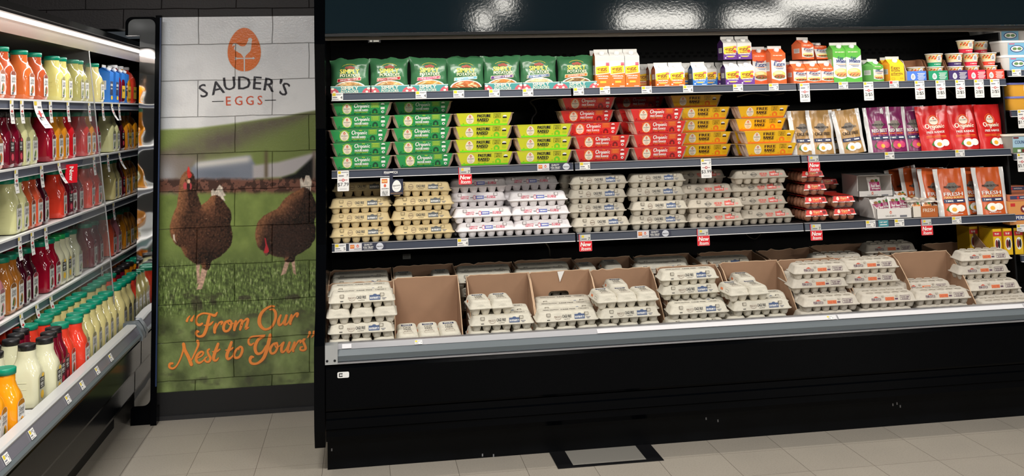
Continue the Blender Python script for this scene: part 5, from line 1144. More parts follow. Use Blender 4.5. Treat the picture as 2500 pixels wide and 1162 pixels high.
# ---- juice bottle -------------------------------------------------------------------
def bottle(key, c, capc, style, h=.252):
    jm = mat('juice_'+key, c, 0.10, spec=0.6, coat=0.3)
    pid = key+style+''.join(map(str, capc))+str(h)
    def build():
        b = MB(); s = h/.252
        rings = [rrect(.086, .110, .02, 0, 4, 0, .0635), rrect(.100, .126, .026, .006, 4, 0, .0635), rrect(.101, .127, .026, .03, 4, 0, .0635), rrect(.098, .122, .028, .10, 4, 0, .0635), rrect(.096, .119, .036, .138, 4, 0, .0635), rrect(.090, .110, .042, .156, 4, 0, .0635), rrect(.078, .088, .038, .176, 4, 0, .0635), rrect(.070, .074, .034, .196, 4, 0, .0635), rrect(.070, .072, .0345, .222, 4, 0, .0635)]
        rings = [[(x, y, z*s) for x, y, z in r] for r in rings]; b.loft(rings, jm)
        for z in (.05, .075, .100):
            for sx in (-1, 1): b.box(sx*.0486-.002, sx*.0486+.002, .045, .085, z*s, z*s+.0026, jm)
        cp = MB(); cm = mat('cap_%d_%d_%d' % capc, capc, 0.3); R = .0385 if style != 'mm' else .034
        n = 28; cr = [(R-.002, .2225), (R, .2235), (R, .243), (R-.0015, .2455), (R-.006, .2465), (R-.007, .2455)]
        cp.loft([[((r*(1+.012*(i % 2)) if k in (1, 2) else r)*math.cos(2*math.pi*i/n), .0635+(r*(1+.012*(i % 2)) if k in (1, 2) else r)*math.sin(2*math.pi*i/n), z*s) for i in range(n)] for k, (r, z) in enumerate(cr)], cm)
        l = MB(); F = lambda z: .053-(.1015 if z < .03 else .1015-.004*(z-.03)/.07)/2
        if style in ('simply', 'mm'):
            wl = mat('label_white', (236, 234, 228), 0.4); M = lambda a, z, k=1: (a, -.0004+(max(0, z-.03)*.038)-.0005*k, z*s)
            P_ = [(-.036, .018), (.036, .018), (.036, .118), (.026, .128), (0, .133), (-.026, .128), (-.036, .118)]
            if style == 'simply':
                l.poly(P_, M, wl, 1); l.poly([(-.030, .112), (.030, .112), (.030, .118), (.022, .128), (0, .132), (-.022, .128), (-.030, .118)], M, mat('label_band_'+key, tuple(int(x*.75) for x in c) if sum(c) > 200 else (150, 40, 60), 0.4), 2)
                l.text('Simply', .020, M, mat('ink_grey3', (90, 90, 96), 0.5), 0, .098, shear=.25, k=3, fit=.048); l.bars(.046, .009, M, mat('ink_grey3'), 0, .080, 3)
                l.poly(ellpts(.004, .050, .017, .020, 14), M, mat('fruit_'+key, tuple(min(255, int(x*.9+30)) for x in c), 0.5), 3); l.poly([(-.020, .038), (-.004, .066), (.004, .056), (-.006, .036)], M, mat('leaf_green', (60, 110, 50), 0.5), 4); l.rect(-.024, .0, .021, .031, M, mat('ink_grey3'), 3)
            else:
                l.poly(P_, M, mat('label_clear_'+key, tuple(min(255, int(x*.95)) for x in c), 0.3), 1); l.rect(-.026, .026, .070, .115, M, ink, 2); l.bars(.040, .011, M, white_ink, 0, .104, 3); l.bars(.036, .011, M, white_ink, 0, .088, 3); l.bars(.030, .005, M, white_ink, 0, .077, 3)
                l.poly(ellpts(0, .046, .018, .016, 14), M, mat('lemon_yellow', (250, 200, 60), 0.5) if sum(c) > 500 else mat('berry_pink', (214, 70, 90), 0.5), 2); l.poly(ellpts(.010, .120, .014, .008, 10), M, mat('lemon_yellow', (250, 200, 60), 0.5) if sum(c) > 500 else mat('berry_pink', (214, 70, 90), 0.5), 2)
        return [('bottle_body', b, None, [('label', l)]), ('cap', cp, {(0, 134, 104): 'green cap', (24, 24, 26): 'black cap', (30, 170, 90): 'bright green cap', (232, 100, 40): 'orange cap', (48, 64, 170): 'blue cap'}.get(capc, 'white cap'))]
    return kit('bottle_'+pid, 'juice_bottle', build)
def jug(key, c, capc):
    def build():
        b = MB(); jm = mat('juice_'+key, c, 0.12, spec=0.6, coat=0.3); h = .245
        b.loft([rrect(.135, .135, .03, 0, 4, 0, .07), rrect(.150, .145, .04, .008, 4, 0, .07), rrect(.150, .145, .04, .13, 4, 0, .07), rrect(.142, .136, .05, .165, 4, 0, .07), rrect(.10, .10, .046, .20, 4, 0, .07), rrect(.062, .062, .03, .216, 4, 0, .07), rrect(.058, .058, .028, .224, 4, 0, .07)], jm)
        b.tube([(0.0, .122, .205), (0, .150, .190), (0, .152, .14), (0, .138, .10)], .012, jm, 8)
        cp = MB(); cp.loft([circ(r, z, 20, 0, .07) for r, z in ((.032, .2245), (.033, .2255), (.033, .242), (.030, .2445))], mat('cap_%d_%d_%d' % capc, capc, 0.3))
        l = MB(); l.rect(-.045, .045, .03, .11, lambda a, z, k: (a, -.0032-.0005*k, z), mat('jug_label', (240, 196, 70), 0.4), 1); l.bars(.07, .014, lambda a, z, k: (a, -.0032-.0005*k, z), mat('ink_green_dark', (30, 90, 50), 0.5), 0, .08, 2)
        return [('jug_body', b, None, [('label', l)]), ('cap', cp)]
    return kit('jug_'+key+''.join(map(str, capc)), 'juice_jug', build)
# ================================================================== LAYOUT: EGG CASE
def Xat(px, Z, Y):
    X = aY(px, 500, Y)[0]
    for _ in range(3): X = aY(px, toPx(X, Y, Z)[1], Y)[0]
    return float(X)
def surf(r): return SH[r]+LIPH[r]-0.004
YF_ = YS+0.016
rj = random.Random(3)
# ---- top row: potato bags
flav = [('HASH BROWNS', (170, 30, 48), (222, 170, 110), 'crimson'), ('HASH BROWNS', (176, 32, 50), (222, 160, 100), 'crimson'), ('DICED POTATOES', (206, 26, 104), (206, 150, 70), 'magenta'), ('', (120, 190, 214), (196, 110, 60), 'pale blue'),
        ('', (100, 60, 130), (206, 130, 60), 'purple'), ("O'BRIEN HASH", (34, 84, 140), (232, 206, 160), 'dark blue'), ('SOUTHWEST STYLE', (228, 110, 40), (140, 100, 60), 'orange')]
bagpx = [(803, 904), (899, 1002), (998, 1099), (1092, 1185), (1182, 1274), (1267, 1365), (1360, 1457)]
traypx = [(807, 905), (908, 1001), (1001, 1093), None, (1186, 1274), (1280, 1367), (1369, 1456)]
potato_tray(); Z1 = surf(0)
for i, (f_, bp_, tp_) in enumerate(zip(flav, bagpx, traypx)):
    potato_bag(i, f_[0], f_[1], f_[2])
    Yb = YF_+(0.006 if tp_ else 0.0); zz = Z1+(0.005 if tp_ else 0.0)
    X = Xat((bp_[0]+bp_[1])/2, Z1+.1, Yb)
    where = ['beside the black end panel', 'second from the end panel', 'third from the end panel', 'the only one without a tray', 'just right of the trayless bag', 'second from the egg carton end', 'next to the tall orange cartons'][i]
    place('potato_bag_%d' % i, (X, Yb, zz), f'green potato bag with {f_[3]} label band, {where}', 'potato bag', 'green potato bags on the top row', rz=rj.uniform(-.05, .05))
    if tp_:
        X = Xat((tp_[0]+tp_[1])/2, Z1, YF_)
        place('potato_tray', (X, YF_, Z1), f'teal cardboard tray holding the potato bag with {f_[3]} band {"beside the end panel" if i == 0 else ("second from end panel" if i == 1 else "")}'.strip(), 'display tray', 'teal trays under the potato bags')
for i, (px_, n_, lab) in enumerate(((1143, 3, 'green potato bag peeking out behind the trayless bag'), (1222, 4, 'green potato bag with its top edge behind the purple banded bag'))):
    place('potato_bag_%d' % n_, (Xat(px_, Z1+.1, YF_+.10), YF_+.10, Z1+.006), lab, 'potato bag', 'green potato bags on the top row', sc=(1, .8, 1.03))
# ---- top row: gable cartons  (key, px left, px right, dy, level z, label, rz)
G = [('beater_orange_tall', 1453, 1493, 0, 0, 'tall orange egg substitute carton, leftmost of the front three', 0), ('beater_orange_tall', 1490, 1529, 0, 0, 'tall orange egg substitute carton, middle of the front three', 0), ('beater_orange_tall', 1525, 1565, 0, 0, 'tall orange egg substitute carton, rightmost of the front three', 0),
 ('beater_orange_tall', 1444, 1482, .10, 0, 'tall orange egg substitute carton standing behind the leftmost tall one', 0),
 ('beater_orange', 1552, 1590, .16, 0, 'small orange egg substitute carton in shade beside the tall cartons', 0),
 ('beater_orange', 1585, 1623, .10, 0, 'small orange egg substitute carton showing only its left edge behind the front pair', 0),
 ('beater_orange', 1600, 1638, 0, 0, 'small orange egg substitute carton, left of the front pair', 0), ('beater_orange', 1635, 1674, 0, 0, 'small orange egg substitute carton, right of the front pair', 0),
 ('beater_blue', 1657, 1694, .10, 0, 'small blue egg white carton tucked behind the orange pair', 0), ('beater_blue', 1691, 1729, 0, 0, 'small blue egg white carton at the front', 0), ('beater_blue', 1717, 1752, .10, 0, 'small blue egg white carton tucked left of the purple cartons', 0),
 ('beater_purple', 1752, 1788, .11, 0, 'small purple egg substitute carton peeking out behind the lower purple pair', 0), ('beater_purple', 1771, 1809, 0, 0, 'small purple egg substitute carton, lower left of four', 0), ('beater_purple', 1806, 1845, 0, 0, 'small purple egg substitute carton, lower right of four', 0),
 ('beater_purple', 1765, 1803, .012, 1, 'small purple egg substitute carton, upper left of four', .06), ('beater_purple', 1800, 1837, .012, 1, 'small purple egg substitute carton, upper right of four', 0.02),
 ('better_orange_tall', 1839, 1878, .05, 0, 'tall orange and white egg carton beside the purple stack', 0), ('better_orange_tall', 1881, 1925, 0, 0, 'tall orange and white egg carton standing right at the front', .12), ('better_orange_tall', 1868, 1906, .14, 0, 'tall orange and white egg carton hidden behind the front tall one', 0),
 ('better_orange', 1920, 1958, .10, 0, 'small orange and white egg carton mostly hidden behind the front three', 0), ('better_orange', 1936, 1975, 0, 0, 'small orange and white egg carton, leftmost of the front three', .1), ('better_orange', 1969, 2008, 0, 0, 'small orange and white egg carton, middle of the front three', 0.05), ('better_orange', 2004, 2043, 0, 0, 'small orange and white egg carton, rightmost of the front three', 0.05),
 ('better_orange', 1952, 1994, .02, 1, 'small orange and white egg carton stacked upright on the front three', .32), ('better_orange', 1998, 2036, .02, 1, 'small orange and white egg carton tipped back on top beside the green tall cartons', .16),
 ('better_green_tall', 2034, 2077, 0, 0, 'tall green egg white carton, left of the pair', 0.04), ('better_green_tall', 2066, 2108, 0, 0, 'tall green egg white carton, right of the pair', 0.04),
 ('better_green', 2098, 2134, .12, 0, 'small green egg white carton in shade behind the other small green one', 0), ('better_green', 2126, 2166, 0, 0, 'small green egg white carton turned to show its printed side', .42),
 ('plants', 2158, 2196, .10, 0, 'yellow plant based egg carton partly hidden behind the front yellow one', 0), ('plants', 2171, 2212, 0, 0, 'yellow plant based egg carton in front beside the blue tray', .12)]
for (k, a, b_, dy, lv, lab, rz_) in G:
    Y = YF_+.004+dy; z = Z1+.0005+lv*(.1335 if 'beater' in k else .1285)
    rx = -.42 if 'tipped' in lab else 0
    place(k, (Xat((a+b_)/2, z, Y), Y+(.03 if rx else 0), z+(.0 if rx else 0)), lab, 'egg carton', 'gable top egg cartons', rz=rz_, rx=rx, sc=.94)
# ---- top row: snack cups in trays
for k, c, a, b_, nm in (('blue', (72, 118, 206), 2213, 2265, 'blue'), ('green', (24, 142, 100), 2266, 2317, 'green'), ('navy', (60, 40, 96), 2318, 2364, 'dark purple'), ('red', (216, 40, 66), 2365, 2408, 'red'), ('orange', (236, 70, 52), 2409, 2451, 'orange red')):
    snack_tray(k, c); place('snack_tray_'+k, (Xat((a+b_)/2, Z1, YF_), YF_, Z1+.0005), f'{nm} snack cup display tray with curved brown sides', 'display tray', 'snack cup trays')
    cup(k, c)
def put_cup(k, a, b_, lv, dy, lab):
    Y = YF_+.055+dy; z = Z1+.005+.0715*lv; place('cup_'+k, (Xat((a+b_)/2, z, Y), Y, z), lab, 'snack cup', 'egg snack cups')
CN = {'blue': 'blue', 'green': 'green', 'navy': 'purple', 'red': 'red', 'orange': 'orange'}
for k, a, b_ in (('green', 2262, 2301), ('navy', 2311, 2350), ('red', 2350, 2388), ('orange', 2393, 2432)):
    put_cup(k, a+2, b_+2, 0, 0, f'snack cup with white lid low inside the {CN[k]} tray under another cup'); put_cup(k, a, b_, 1, 0, f'snack cup with {CN[k]} stripe standing on the lower cup in its tray')
put_cup('blue', 2218, 2257, 0, 0, 'snack cup alone inside the blue tray, only its white lid showing')
put_cup('red', 2337, 2379, 2, -.004, 'snack cup with red stripe on top of the highest stack'); 
for lv in (0, 1, 2): put_cup('red', 2378, 2412, lv, .115, ['snack cup at the bottom of the shaded rear red stack', 'snack cup in the middle of the shaded rear red stack', 'snack cup with red stripe on top of the shaded rear stack'][lv])
# ---- stacks of egg cartons
def stack(key, r, items, desc, where, pitch, sx=1.0, zb=None, cat='egg carton', group=None, Y0=None, support=True):
    z0 = surf(r) if zb is None else zb; n = len(items); Y0 = YF_ if Y0 is None else Y0
    for i, it in enumerate(items):
        a, b_, dy = it[:3]; rz_ = it[3] if len(it) > 3 else rj.uniform(-.02, .02); rx_ = it[4] if len(it) > 4 else 0
        Y = Y0+dy; z = z0+.0005+i*pitch; X = Xat((a+b_)/2, z+.03, Y)
        place(key, (X, Y, z), f'{desc}, {lev(i, n)} of {where}', cat, group, rz=rz_, ry=rx_, sc=(sx, 1, 1))
        if support and i > 0 and dy > .055 and all(abs(dy-o[2]) > .055 for o in items[:i]):
            for j in range(i): place(key, (X, Y, z0+.0005+j*pitch), f'{desc} shaded behind {where}, {lev(j, i+1)}', cat, group, sc=(sx, 1, 1))
for s_ in ('green', 'lime', 'red', 'yellow'): sleeve_carton(s_)
gp = 'sleeved egg cartons on the second row'
SC = dict(pitch=.0662, sx=1.05, group=gp)
stack('sleeve_green', 1, [(806, 961, 0), (806, 961, 0), (798, 955, -.004), (806, 960, 0), (807, 958, .02)], 'green egg carton', 'the stack beside the black end panel', **SC)
stack('sleeve_green', 1, [(962, 1111, 0), (958, 1106, 0), (955, 1105, -.003), (959, 1104, 0), (962, 1102, .13)], 'green egg carton', 'the stack touching the lime cartons', **SC)
stack('sleeve_lime', 1, [(1110, 1258, 0), (1107, 1254, 0), (1107, 1254, 0), (1108, 1256, 0)], 'lime egg carton', 'the taller stack beside the green ones', **SC)
stack('sleeve_lime', 1, [(1256, 1401, 0), (1256, 1402, 0), (1256, 1402, 0)], 'lime egg carton', 'the shorter stack beside the red ones', **SC)
stack('sleeve_red', 1, [(1401, 1541, 0), (1401, 1542, 0), (1379, 1519, .05), (1364, 1502, .13), (1369, 1505, .15)], 'red egg carton', 'the stack beside the lime cartons', **SC)
stack('sleeve_red', 1, [(1543, 1681, 0), (1543, 1680, 0), (1542, 1680, 0), (1534, 1674, -.004)], 'red egg carton', 'the stack overlapping the yellow cartons', **SC)
stack('sleeve_red', 1, [(1515, 1645, .14), (1514, 1645, .14), (1510, 1642, .14), (1508, 1640, .14), (1502, 1620, .38)], 'red egg carton', 'the rear stack in the gap', **SC)
stack('sleeve_yellow', 1, [(1657, 1788, .115), (1657, 1788, .115), (1654, 1785, .115), (1654, 1786, .115), (1634, 1764, .19)], 'yellow egg carton', 'the stack touching the red cartons', **SC)
stack('sleeve_yellow', 1, [(1814, 1951, 0), (1811, 1949, -.004)], 'yellow egg carton', 'the front pair beside the tan pouches', **SC)
stack('sleeve_yellow', 1, [(1790, 1922, .118), (1788, 1921, .118), (1792, 1924, .07), (1796, 1930, .05)], 'yellow egg carton', 'the rear stack beside the tan pouches', **SC)
# ---- pulp cartons on the third row
for s_ in ('tan', 'grey', 'white', 'medium', 'penn', 'bin'): dozen(s_)
halfdozen(); clear_pack()
gp = 'pulp egg cartons on the third row'; SC = dict(pitch=.0703, group=gp)
stack('dozen_tan', 2, [(806, 957, -.004), (807, 952, 0), (807, 952, 0), (818, 953, .14)], 'tan pulp egg carton', 'the stack beside the black end panel', **SC)
stack('dozen_tan', 2, [(961, 1111, 0), (955, 1103, 0), (957, 1111, -.004), (955, 1101, 0, .01, .035)], 'tan pulp egg carton', 'the stack next to the white cartons', **SC)
stack('dozen_white', 2, [(1116, 1261, 0), (1108, 1252, 0), (1101, 1232, .10), (1103, 1234, .11)], 'white pulp egg carton', 'the stack beside the tan cartons', **SC)
stack('dozen_white', 2, [(1257, 1393, 0), (1251, 1391, 0), (1243, 1385, .0, -.05), (1233, 1359, .14)], 'white pulp egg carton', 'the stack beside the grey cartons', **SC)
stack('dozen_grey', 2, [(1402, 1541, -.004, .05), (1391, 1530, .02), (1394, 1530, .02), (1396, 1532, .02)], 'grey cage free egg carton', 'the stack beside the white cartons', **SC)
stack('dozen_grey', 2, [(1373, 1500, .15), (1371, 1500, .15), (1370, 1500, .15), (1373, 1500, .15)], 'grey egg carton', 'the shaded rear stack by white cartons', **SC)
stack('dozen_grey', 2, [(1539, 1683, 0), (1540, 1685, -.004), (1536, 1674, .02), (1538, 1676, .02)], 'grey cage free egg carton', 'the stack beside the red print cartons', **SC)
stack('dozen_medium', 2, [(1683, 1818, -.004), (1680, 1818, -.008), (1660, 1790, .06), (1642, 1771, .16)], 'red printed egg carton', 'the left of two red print stacks', **SC)
stack('dozen_medium', 2, [(1808, 1941, .04), (1792, 1923, .06), (1789, 1919, .06), (1793, 1926, .02)], 'red printed egg carton', 'the right of two red print stacks', **SC)
Z3_ = surf(2)
def packs(lst):
    for (a, b_, lv, dy, lab) in lst:
        Y = YF_+dy; z = Z3_+.001+lv*.0672; place('clear_pack', (Xat((a+b_)/2, z+.03, Y), Y, z), lab, 'clear egg pack', 'clear packs of brown eggs', sc=.96)
packs([(1961, 2029, 0, 0, 'clear pack of brown eggs, bottom of the stack beside the grey cartons'), (2031, 2096, 0, 0, 'clear pack of brown eggs, bottom of the short stack beside the white boxes'),
 (1959, 2027, 1, 0, 'clear pack of brown eggs, second from bottom beside the grey cartons'), (2028, 2093, 1, 0, 'clear pack of brown eggs, top of the short stack beside the white boxes'),
 (1958, 2023, 2, .01, 'clear pack of brown eggs with pale glare, third from bottom'), (1951, 2019, 3, .03, 'clear pack of brown eggs, topmost of the tall stack'),
 (1996, 2047, 2, .305, 'clear pack of brown eggs peeking out behind on the third level'), (1996, 2047, 1, .305, 'clear pack of brown eggs in the rear on the second level'), (1996, 2047, 0, .305, 'clear pack of brown eggs in the rear at the bottom')])
# ---- pouches on rows two and three
Z2 = surf(1)
def pouches(lst, z, key, cat='snack pouch', group=None):
    for (a, b_, dy, ry, rz_, lab) in lst:
        Y = YF_+dy; place(key, (Xat((a+b_)/2, z+.03, Y), Y, z+.001+abs(math.sin(ry))*.0), lab, cat, group, ry=ry, rz=rz_)
pouches([(1944, 1997, .015, 0, .15, 'tan cage free egg pouch, left one of the front three'), (1985, 2044, .01, .0, .1, 'tan cage free egg pouch, middle one of the front three'), (2050, 2124, .0, -.10, 0, 'tan cage free egg pouch leaning furthest left at its top'), (1924, 1985, .10, 0, 0, 'tan egg pouch peeking out behind the yellow cartons'), (2008, 2068, .09, -.05, 0, 'tan egg pouch half hidden behind the leaning front one')], Z2, 'pouch_tan', group='tan egg pouches')
pouches([(2128, 2184, .01, -.03, 0, 'purple red beet pouch beside the tan pouches'), (2168, 2222, .02, 0, .1, 'purple red beet pouch in the middle of three'), (2216, 2270, .045, -.04, .0, 'purple red beet pouch half covered by the first red pouch')], Z2, 'pouch_beet', group='purple beet pouches')
pouches([(2258, 2327, 0, -.04, 0, 'red organic egg pouch beside the purple pouches'), (2333, 2395, .004, -.02, 0, 'red organic egg pouch in the middle of three'), (2404, 2458, .004, 0, .25, 'red organic egg pouch at the shelf end')], Z2, 'pouch_red', group='red organic egg pouches')
pouches([(2300, 2372, 0, -.01, 0, 'orange fresh egg pouch standing in front beside the white box'), (2398, 2460, 0, 0, 0, 'orange fresh egg pouch at the far shelf end'), (2362, 2412, .06, 0, .1, 'orange egg pouch standing between the two front ones'), (2268, 2324, .05, 0, .1, 'orange egg pouch just behind the left front one'), (2225, 2275, .16, 0, .05, 'orange egg pouch standing at the back above the white packets'), (2205, 2250, .24, -.15, 0, 'orange egg pouch leaning at the rear beside the purple packet box'), (2256, 2308, .12, 0, 0, 'orange egg pouch in the third rank behind the white box')], Z3_, 'pouch_orange', group='orange fresh egg pouches')
# ---- white boxes with packets
XB = Xat(2187, Z3_, YF_)
def box_at(k, px_, dy, z, lab): place(k, (Xat(px_, z, YF_+dy), YF_+dy, z), lab, 'display box', 'white snack boxes'); return Xat(px_, z, YF_+dy), YF_+dy
bx, by = box_at('openbox_white', 2184, .0, Z3_+.001, 'white box full of plum packets at the shelf front')
for i in range(4):
    place('packet_plum', (bx-.066+i*.044, by+.012+.016*(i % 2), Z3_+.012+.004*i), ['plum egg snack packet at the left of the front box', 'plum egg snack packet second from left in the front box', 'plum egg snack packet third from left in the front box', 'plum egg snack packet at the right of the front box'][i], 'snack packet', 'plum snack packets', ry=-.12+.07*i, sc=1.25)
bx2, by2 = box_at('openbox_white', 2145, .21, Z3_+.001, 'white box in the rear under the roofed box')
for i in range(2): place('packet_plum', (bx2-.05+i*.05, by2+.012, Z3_+.006), ['plum packet standing left in the rear box', 'plum packet standing right in the rear box'][i], 'snack packet', 'plum snack packets')
bx3, by3 = box_at('openbox_white_roof', 2139, .13, Z3_+.108, 'white roofed box stacked on top with one plum packet inside')
place('packet_plum', (bx3+.02, by3+.03, Z3_+.112), 'plum egg snack packet alone inside the upper roofed box', 'snack packet', 'plum snack packets', sc=1.3)
fx, fy = box_at('openbox_fresh', 2260, .0, Z3_+.001, 'small brown fronted box of orange packets beside the plum box')
for i in range(2): place('packet_orange', (fx-.036+.064*i, fy+.008, Z3_+.012), ['orange egg snack packet in the left of the brown fronted box', 'orange egg snack packet in the right of the brown fronted box'][i], 'snack packet', 'orange snack packets')
place('packet_orange', (fx-.05, fy+.11, Z3_+.077), 'orange egg snack packet lying loose above the brown fronted box', 'snack packet', 'orange snack packets', rx=-.5)
# clear sachets of peeled eggs lying on the packets
sac = mat('sachet_film', (200, 188, 176), 0.15, spec=0.8, bump=0.5, bscale=40); peeled = mat('peeled_egg', (240, 226, 208), 0.35)
for i, (px_, dz, lab) in enumerate(((2225, .090, 'clear sachet of peeled eggs lying left above the fresh box'), (2262, .086, 'clear sachet of peeled eggs lying right above the fresh box'))):
    t = thing('egg_sachet', (Xat(px_, Z3_+dz, YF_+.06), YF_+.055, Z3_+dz-.008), rz=.2-.5*i); tag(t, lab, 'egg sachet', 'sachets of peeled eggs')
    b = MB(); b.grid(lambda u, v: ((u-.5)*.11, (v-.5)*.07, .018*math.sin(math.pi*u)**.7*math.sin(math.pi*v)**.7+.004*mnoise.noise(Vector((u*7, v*7, i)))), 14, 10, sac); obj('film', b, t)
    for j in (-1, 1):
        e = MB(); e.loft([[(j*.024+r*math.cos(a), r*.8*math.sin(a), z) for a in np.linspace(0, 6.283, 13)[:-1]] for r, z in ((.004, .004), (.019, .008), (.02, .014), (.012, .0215), (.003, .024))], peeled); obj('egg', e, t)
# ================================================================== BOTTOM DECK: bins and cartons
DZ = 0.505; YB = -1.070; BD = .345; TILT = .085; CT, ST = math.cos(TILT), math.sin(TILT)
def tl(dy, dz): return YB+dy*CT-dz*ST, DZ+dy*ST+dz*CT   # the deck and everything on it slopes up to the back
binpx = [(803, 959), (962, 1115), (1141, 1288), (1293, 1433), (1442, 1583), (1605, 1743), (1757, 1894), (1900, 2030), (2046, 2172), (2178, 2308)]
bh = [.285, .296, .292, .292, .290, .286, .292, .290, .286, .298]
bdesc = ['beside the black end panel', 'holding just three six egg cartons', 'third from the end panel', 'with a hand hole in its back', 'with a torn top corner', 'sixth from the end panel', 'seventh from the end panel', 'eighth from the end panel', 'ninth from the end panel', 'nearest the right end']
BX = []
for i, (a, b_) in enumerate(binpx):
    k = bin_('front%d' % i, .322, BD, bh[i]-.03, jag=.006 if i in (0, 4) else .002, slot=(i in (2, 3)))
    y_, z_ = tl(BD, bh[i]-.03); Xc = Xat((a+b_)/2, z_, y_); BX.append(Xc)
    place(k, (Xc, YB, DZ), f'open brown cardboard bin in the front row, {bdesc[i]}', 'cardboard bin', 'front row of cardboard bins', rx=TILT)
b = MB(); b.prism([(-.018, 0), (.018, .002), (-.006, -.052)], 'y', -.002, 0, mat('torn_paper_white', (232, 230, 226), 0.7)); y_, z_ = tl(BD-.0055, bh[3]-.032); p = (Xat(1369, z_, y_), y_, z_)
tag(obj('paper_scrap', b, None, p), 'torn white paper triangle stuck on the bin with the hand hole', 'paper scrap')
backpx = [(806, 955), (961, 1103), (1108, 1247), (1250, 1398), (1405, 1530), (1550, 1677), (1703, 1835), (1849, 1972), (1976, 2103), (2247, 2378)]
BXB = []; YB2 = -.705; BD2 = .30
for i, (a, b_) in enumerate(backpx):
    hh = [.30, .305, .30, .305, .30, .30, .30, .30, .31, .29][i]
    k = bin_('rear%d' % i, .318, BD2, hh-.055, hs=.25, jag=.010 if i in (2, 7) else .003)
    y_, z_ = tl(YB2-YB+BD2, hh-.055); Xc = Xat((a+b_)/2, z_, y_); BXB.append(Xc); y_, z_ = tl(YB2-YB, 0)
    place(k, (Xc, y_, z_), f'brown cardboard bin in the rear row, {NTH[i]} from the end panel', 'cardboard bin', 'rear row of cardboard bins', rx=TILT)
LV = .0703
def carton(k, px_, lv, dy, lab, rz_=None, six=False, Y0=YB+.008, rx=None, dz=0):
    Y, z = tl(Y0+dy-YB, .0045+lv*LV+dz); place(k, (Xat(px_, z+.03, Y), Y, z), lab, 'egg carton', 'six egg cartons in the bins' if six else 'dozen cartons in the bins', rx=TILT if rx is None else rx, rz=rj.uniform(-.02, .02) if rz_ is None else rz_)
def sixes(i, pxs, lv, dy=0, rz_=0, **kw):
    n = len(pxs); nm = ['left', 'middle', 'right'] if n == 3 else ['left', 'right']
    for j, q in enumerate(pxs): carton('halfdozen', q, lv, dy, f'six egg pulp carton, {nm[j]} on the {["bottom", "second", "third", "fourth"][lv]} layer of the {NTH[i]} bin', rz_, True, **kw)
def doz(i, px_, lv, dy=0, k='dozen_bin', pos='', rz_=None): carton(k, px_, lv, dy, f'{"pale grey" if k == "dozen_penn" else "beige"} dozen egg carton on the {["bottom", "second", "third", "fourth"][lv]} layer of the {NTH[i]} bin{pos}', rz_)
sixes(0, [828, 883, 938], 0); doz(0, 882, 1); sixes(0, [827, 884, 940], 2); doz(0, 884, 3); doz(0, 880, 3, .115, pos=', behind'); doz(0, 882, 2, .165, pos=', behind'); doz(0, 882, 1, .115, pos=', behind')
sixes(1, [998, 1050, 1101], 0, .006, .06, rx=TILT+.17, dz=.004)
sixes(2, [1172, 1224, 1278], 0); doz(2, 1226, 1); doz(2, 1222, 1, .115, pos=', behind'); doz(2, 1224, 0, .165, pos=', behind'); sixes(2, [1175, 1228], 2, .02, .08)
sixes(3, [1332, 1385, 1438], 0); doz(3, 1386, 1); doz(3, 1381, 1, .113, pos=', second rank'); doz(3, 1376, 1, .226, pos=', rear rank', rz_=0); doz(3, 1380, 0, .165, pos=', behind')
sixes(4, [1487, 1538, 1590], 0); doz(4, 1539, 1); doz(4, 1537, 1, .115, pos=', behind'); sixes(4, [1485, 1533, 1583], 2, .01, .12); doz(4, 1536, 0, .165, pos=', behind'); carton('halfdozen', 1513, 2, .18, 'six egg pulp carton shaded at the rear of the fifth bin', 0, True)
doz(5, 1700, 0); doz(5, 1708, 1); doz(5, 1703, 1, .115, pos=', behind'); doz(5, 1695, 0, .115, pos=', behind'); doz(5, 1688, 2, .10); doz(5, 1685, 3, .10, rz_=.03)
sixes(6, [1800, 1850, 1902], 0); doz(6, 1862, 1); doz(6, 1856, 1, .115, pos=', behind'); sixes(6, [1807, 1856], 2, .01, .16); doz(6, 1853, 0, .165, pos=', behind'); carton('halfdozen', 1826, 2, .18, 'six egg pulp carton shaded at the rear of the seventh bin', 0, True)
doz(7, 2022, 0, 0, 'dozen_penn'); doz(7, 2031, 1, 0, 'dozen_penn'); doz(7, 2008, 0, .115, 'dozen_penn', ', behind'); doz(7, 2010, 1, .115, 'dozen_penn', ', behind'); doz(7, 2003, 2, .09, 'dozen_penn'); doz(7, 2007, 3, .09, 'dozen_penn'); doz(7, 1985, 2, .21, 'dozen_penn', ', behind'); doz(7, 1988, 1, .228, 'dozen_penn', ', rearmost'); doz(7, 1988, 0, .228, 'dozen_penn', ', rearmost')
doz(8, 2166, 0, 0, 'dozen_penn'); doz(8, 2172, 1, 0, 'dozen_penn'); doz(8, 2150, 0, .115, 'dozen_penn', ', behind'); doz(8, 2150, 1, .115, 'dozen_penn', ', behind'); doz(8, 2130, 2, .13, 'dozen_penn'); doz(8, 2128, 3, .13, 'dozen_penn', rz_=-.02)
doz(9, 2306, 0, 0, 'dozen_penn'); doz(9, 2304, 1, 0, 'dozen_penn'); doz(9, 2270, 0, .17, 'dozen_penn', ', behind'); doz(9, 2262, 1, .17, 'dozen_penn', ', behind')
for (px_, lv, dy, lab) in ((2462, 0, 0, 'pale grey dozen egg carton in front at the foot of the right end stack'), (2450, 0, .115, 'pale grey dozen egg carton, bottom of the right end stack'), (2431, 1, .115, 'pale grey dozen egg carton, second from bottom of the right end stack'), (2404, 2, .18, 'pale grey dozen egg carton, third from bottom of the right end stack'), (2409, 3, .18, 'pale grey dozen egg carton slanting on top of the right end stack'), (2440, 0, .228, 'pale grey dozen egg carton, rearmost at the foot of the right end stack'), (2405, 1, .228, 'pale grey dozen egg carton, rearmost on the second layer of the right end stack')): carton('dozen_penn', px_, lv, dy, lab, .02)
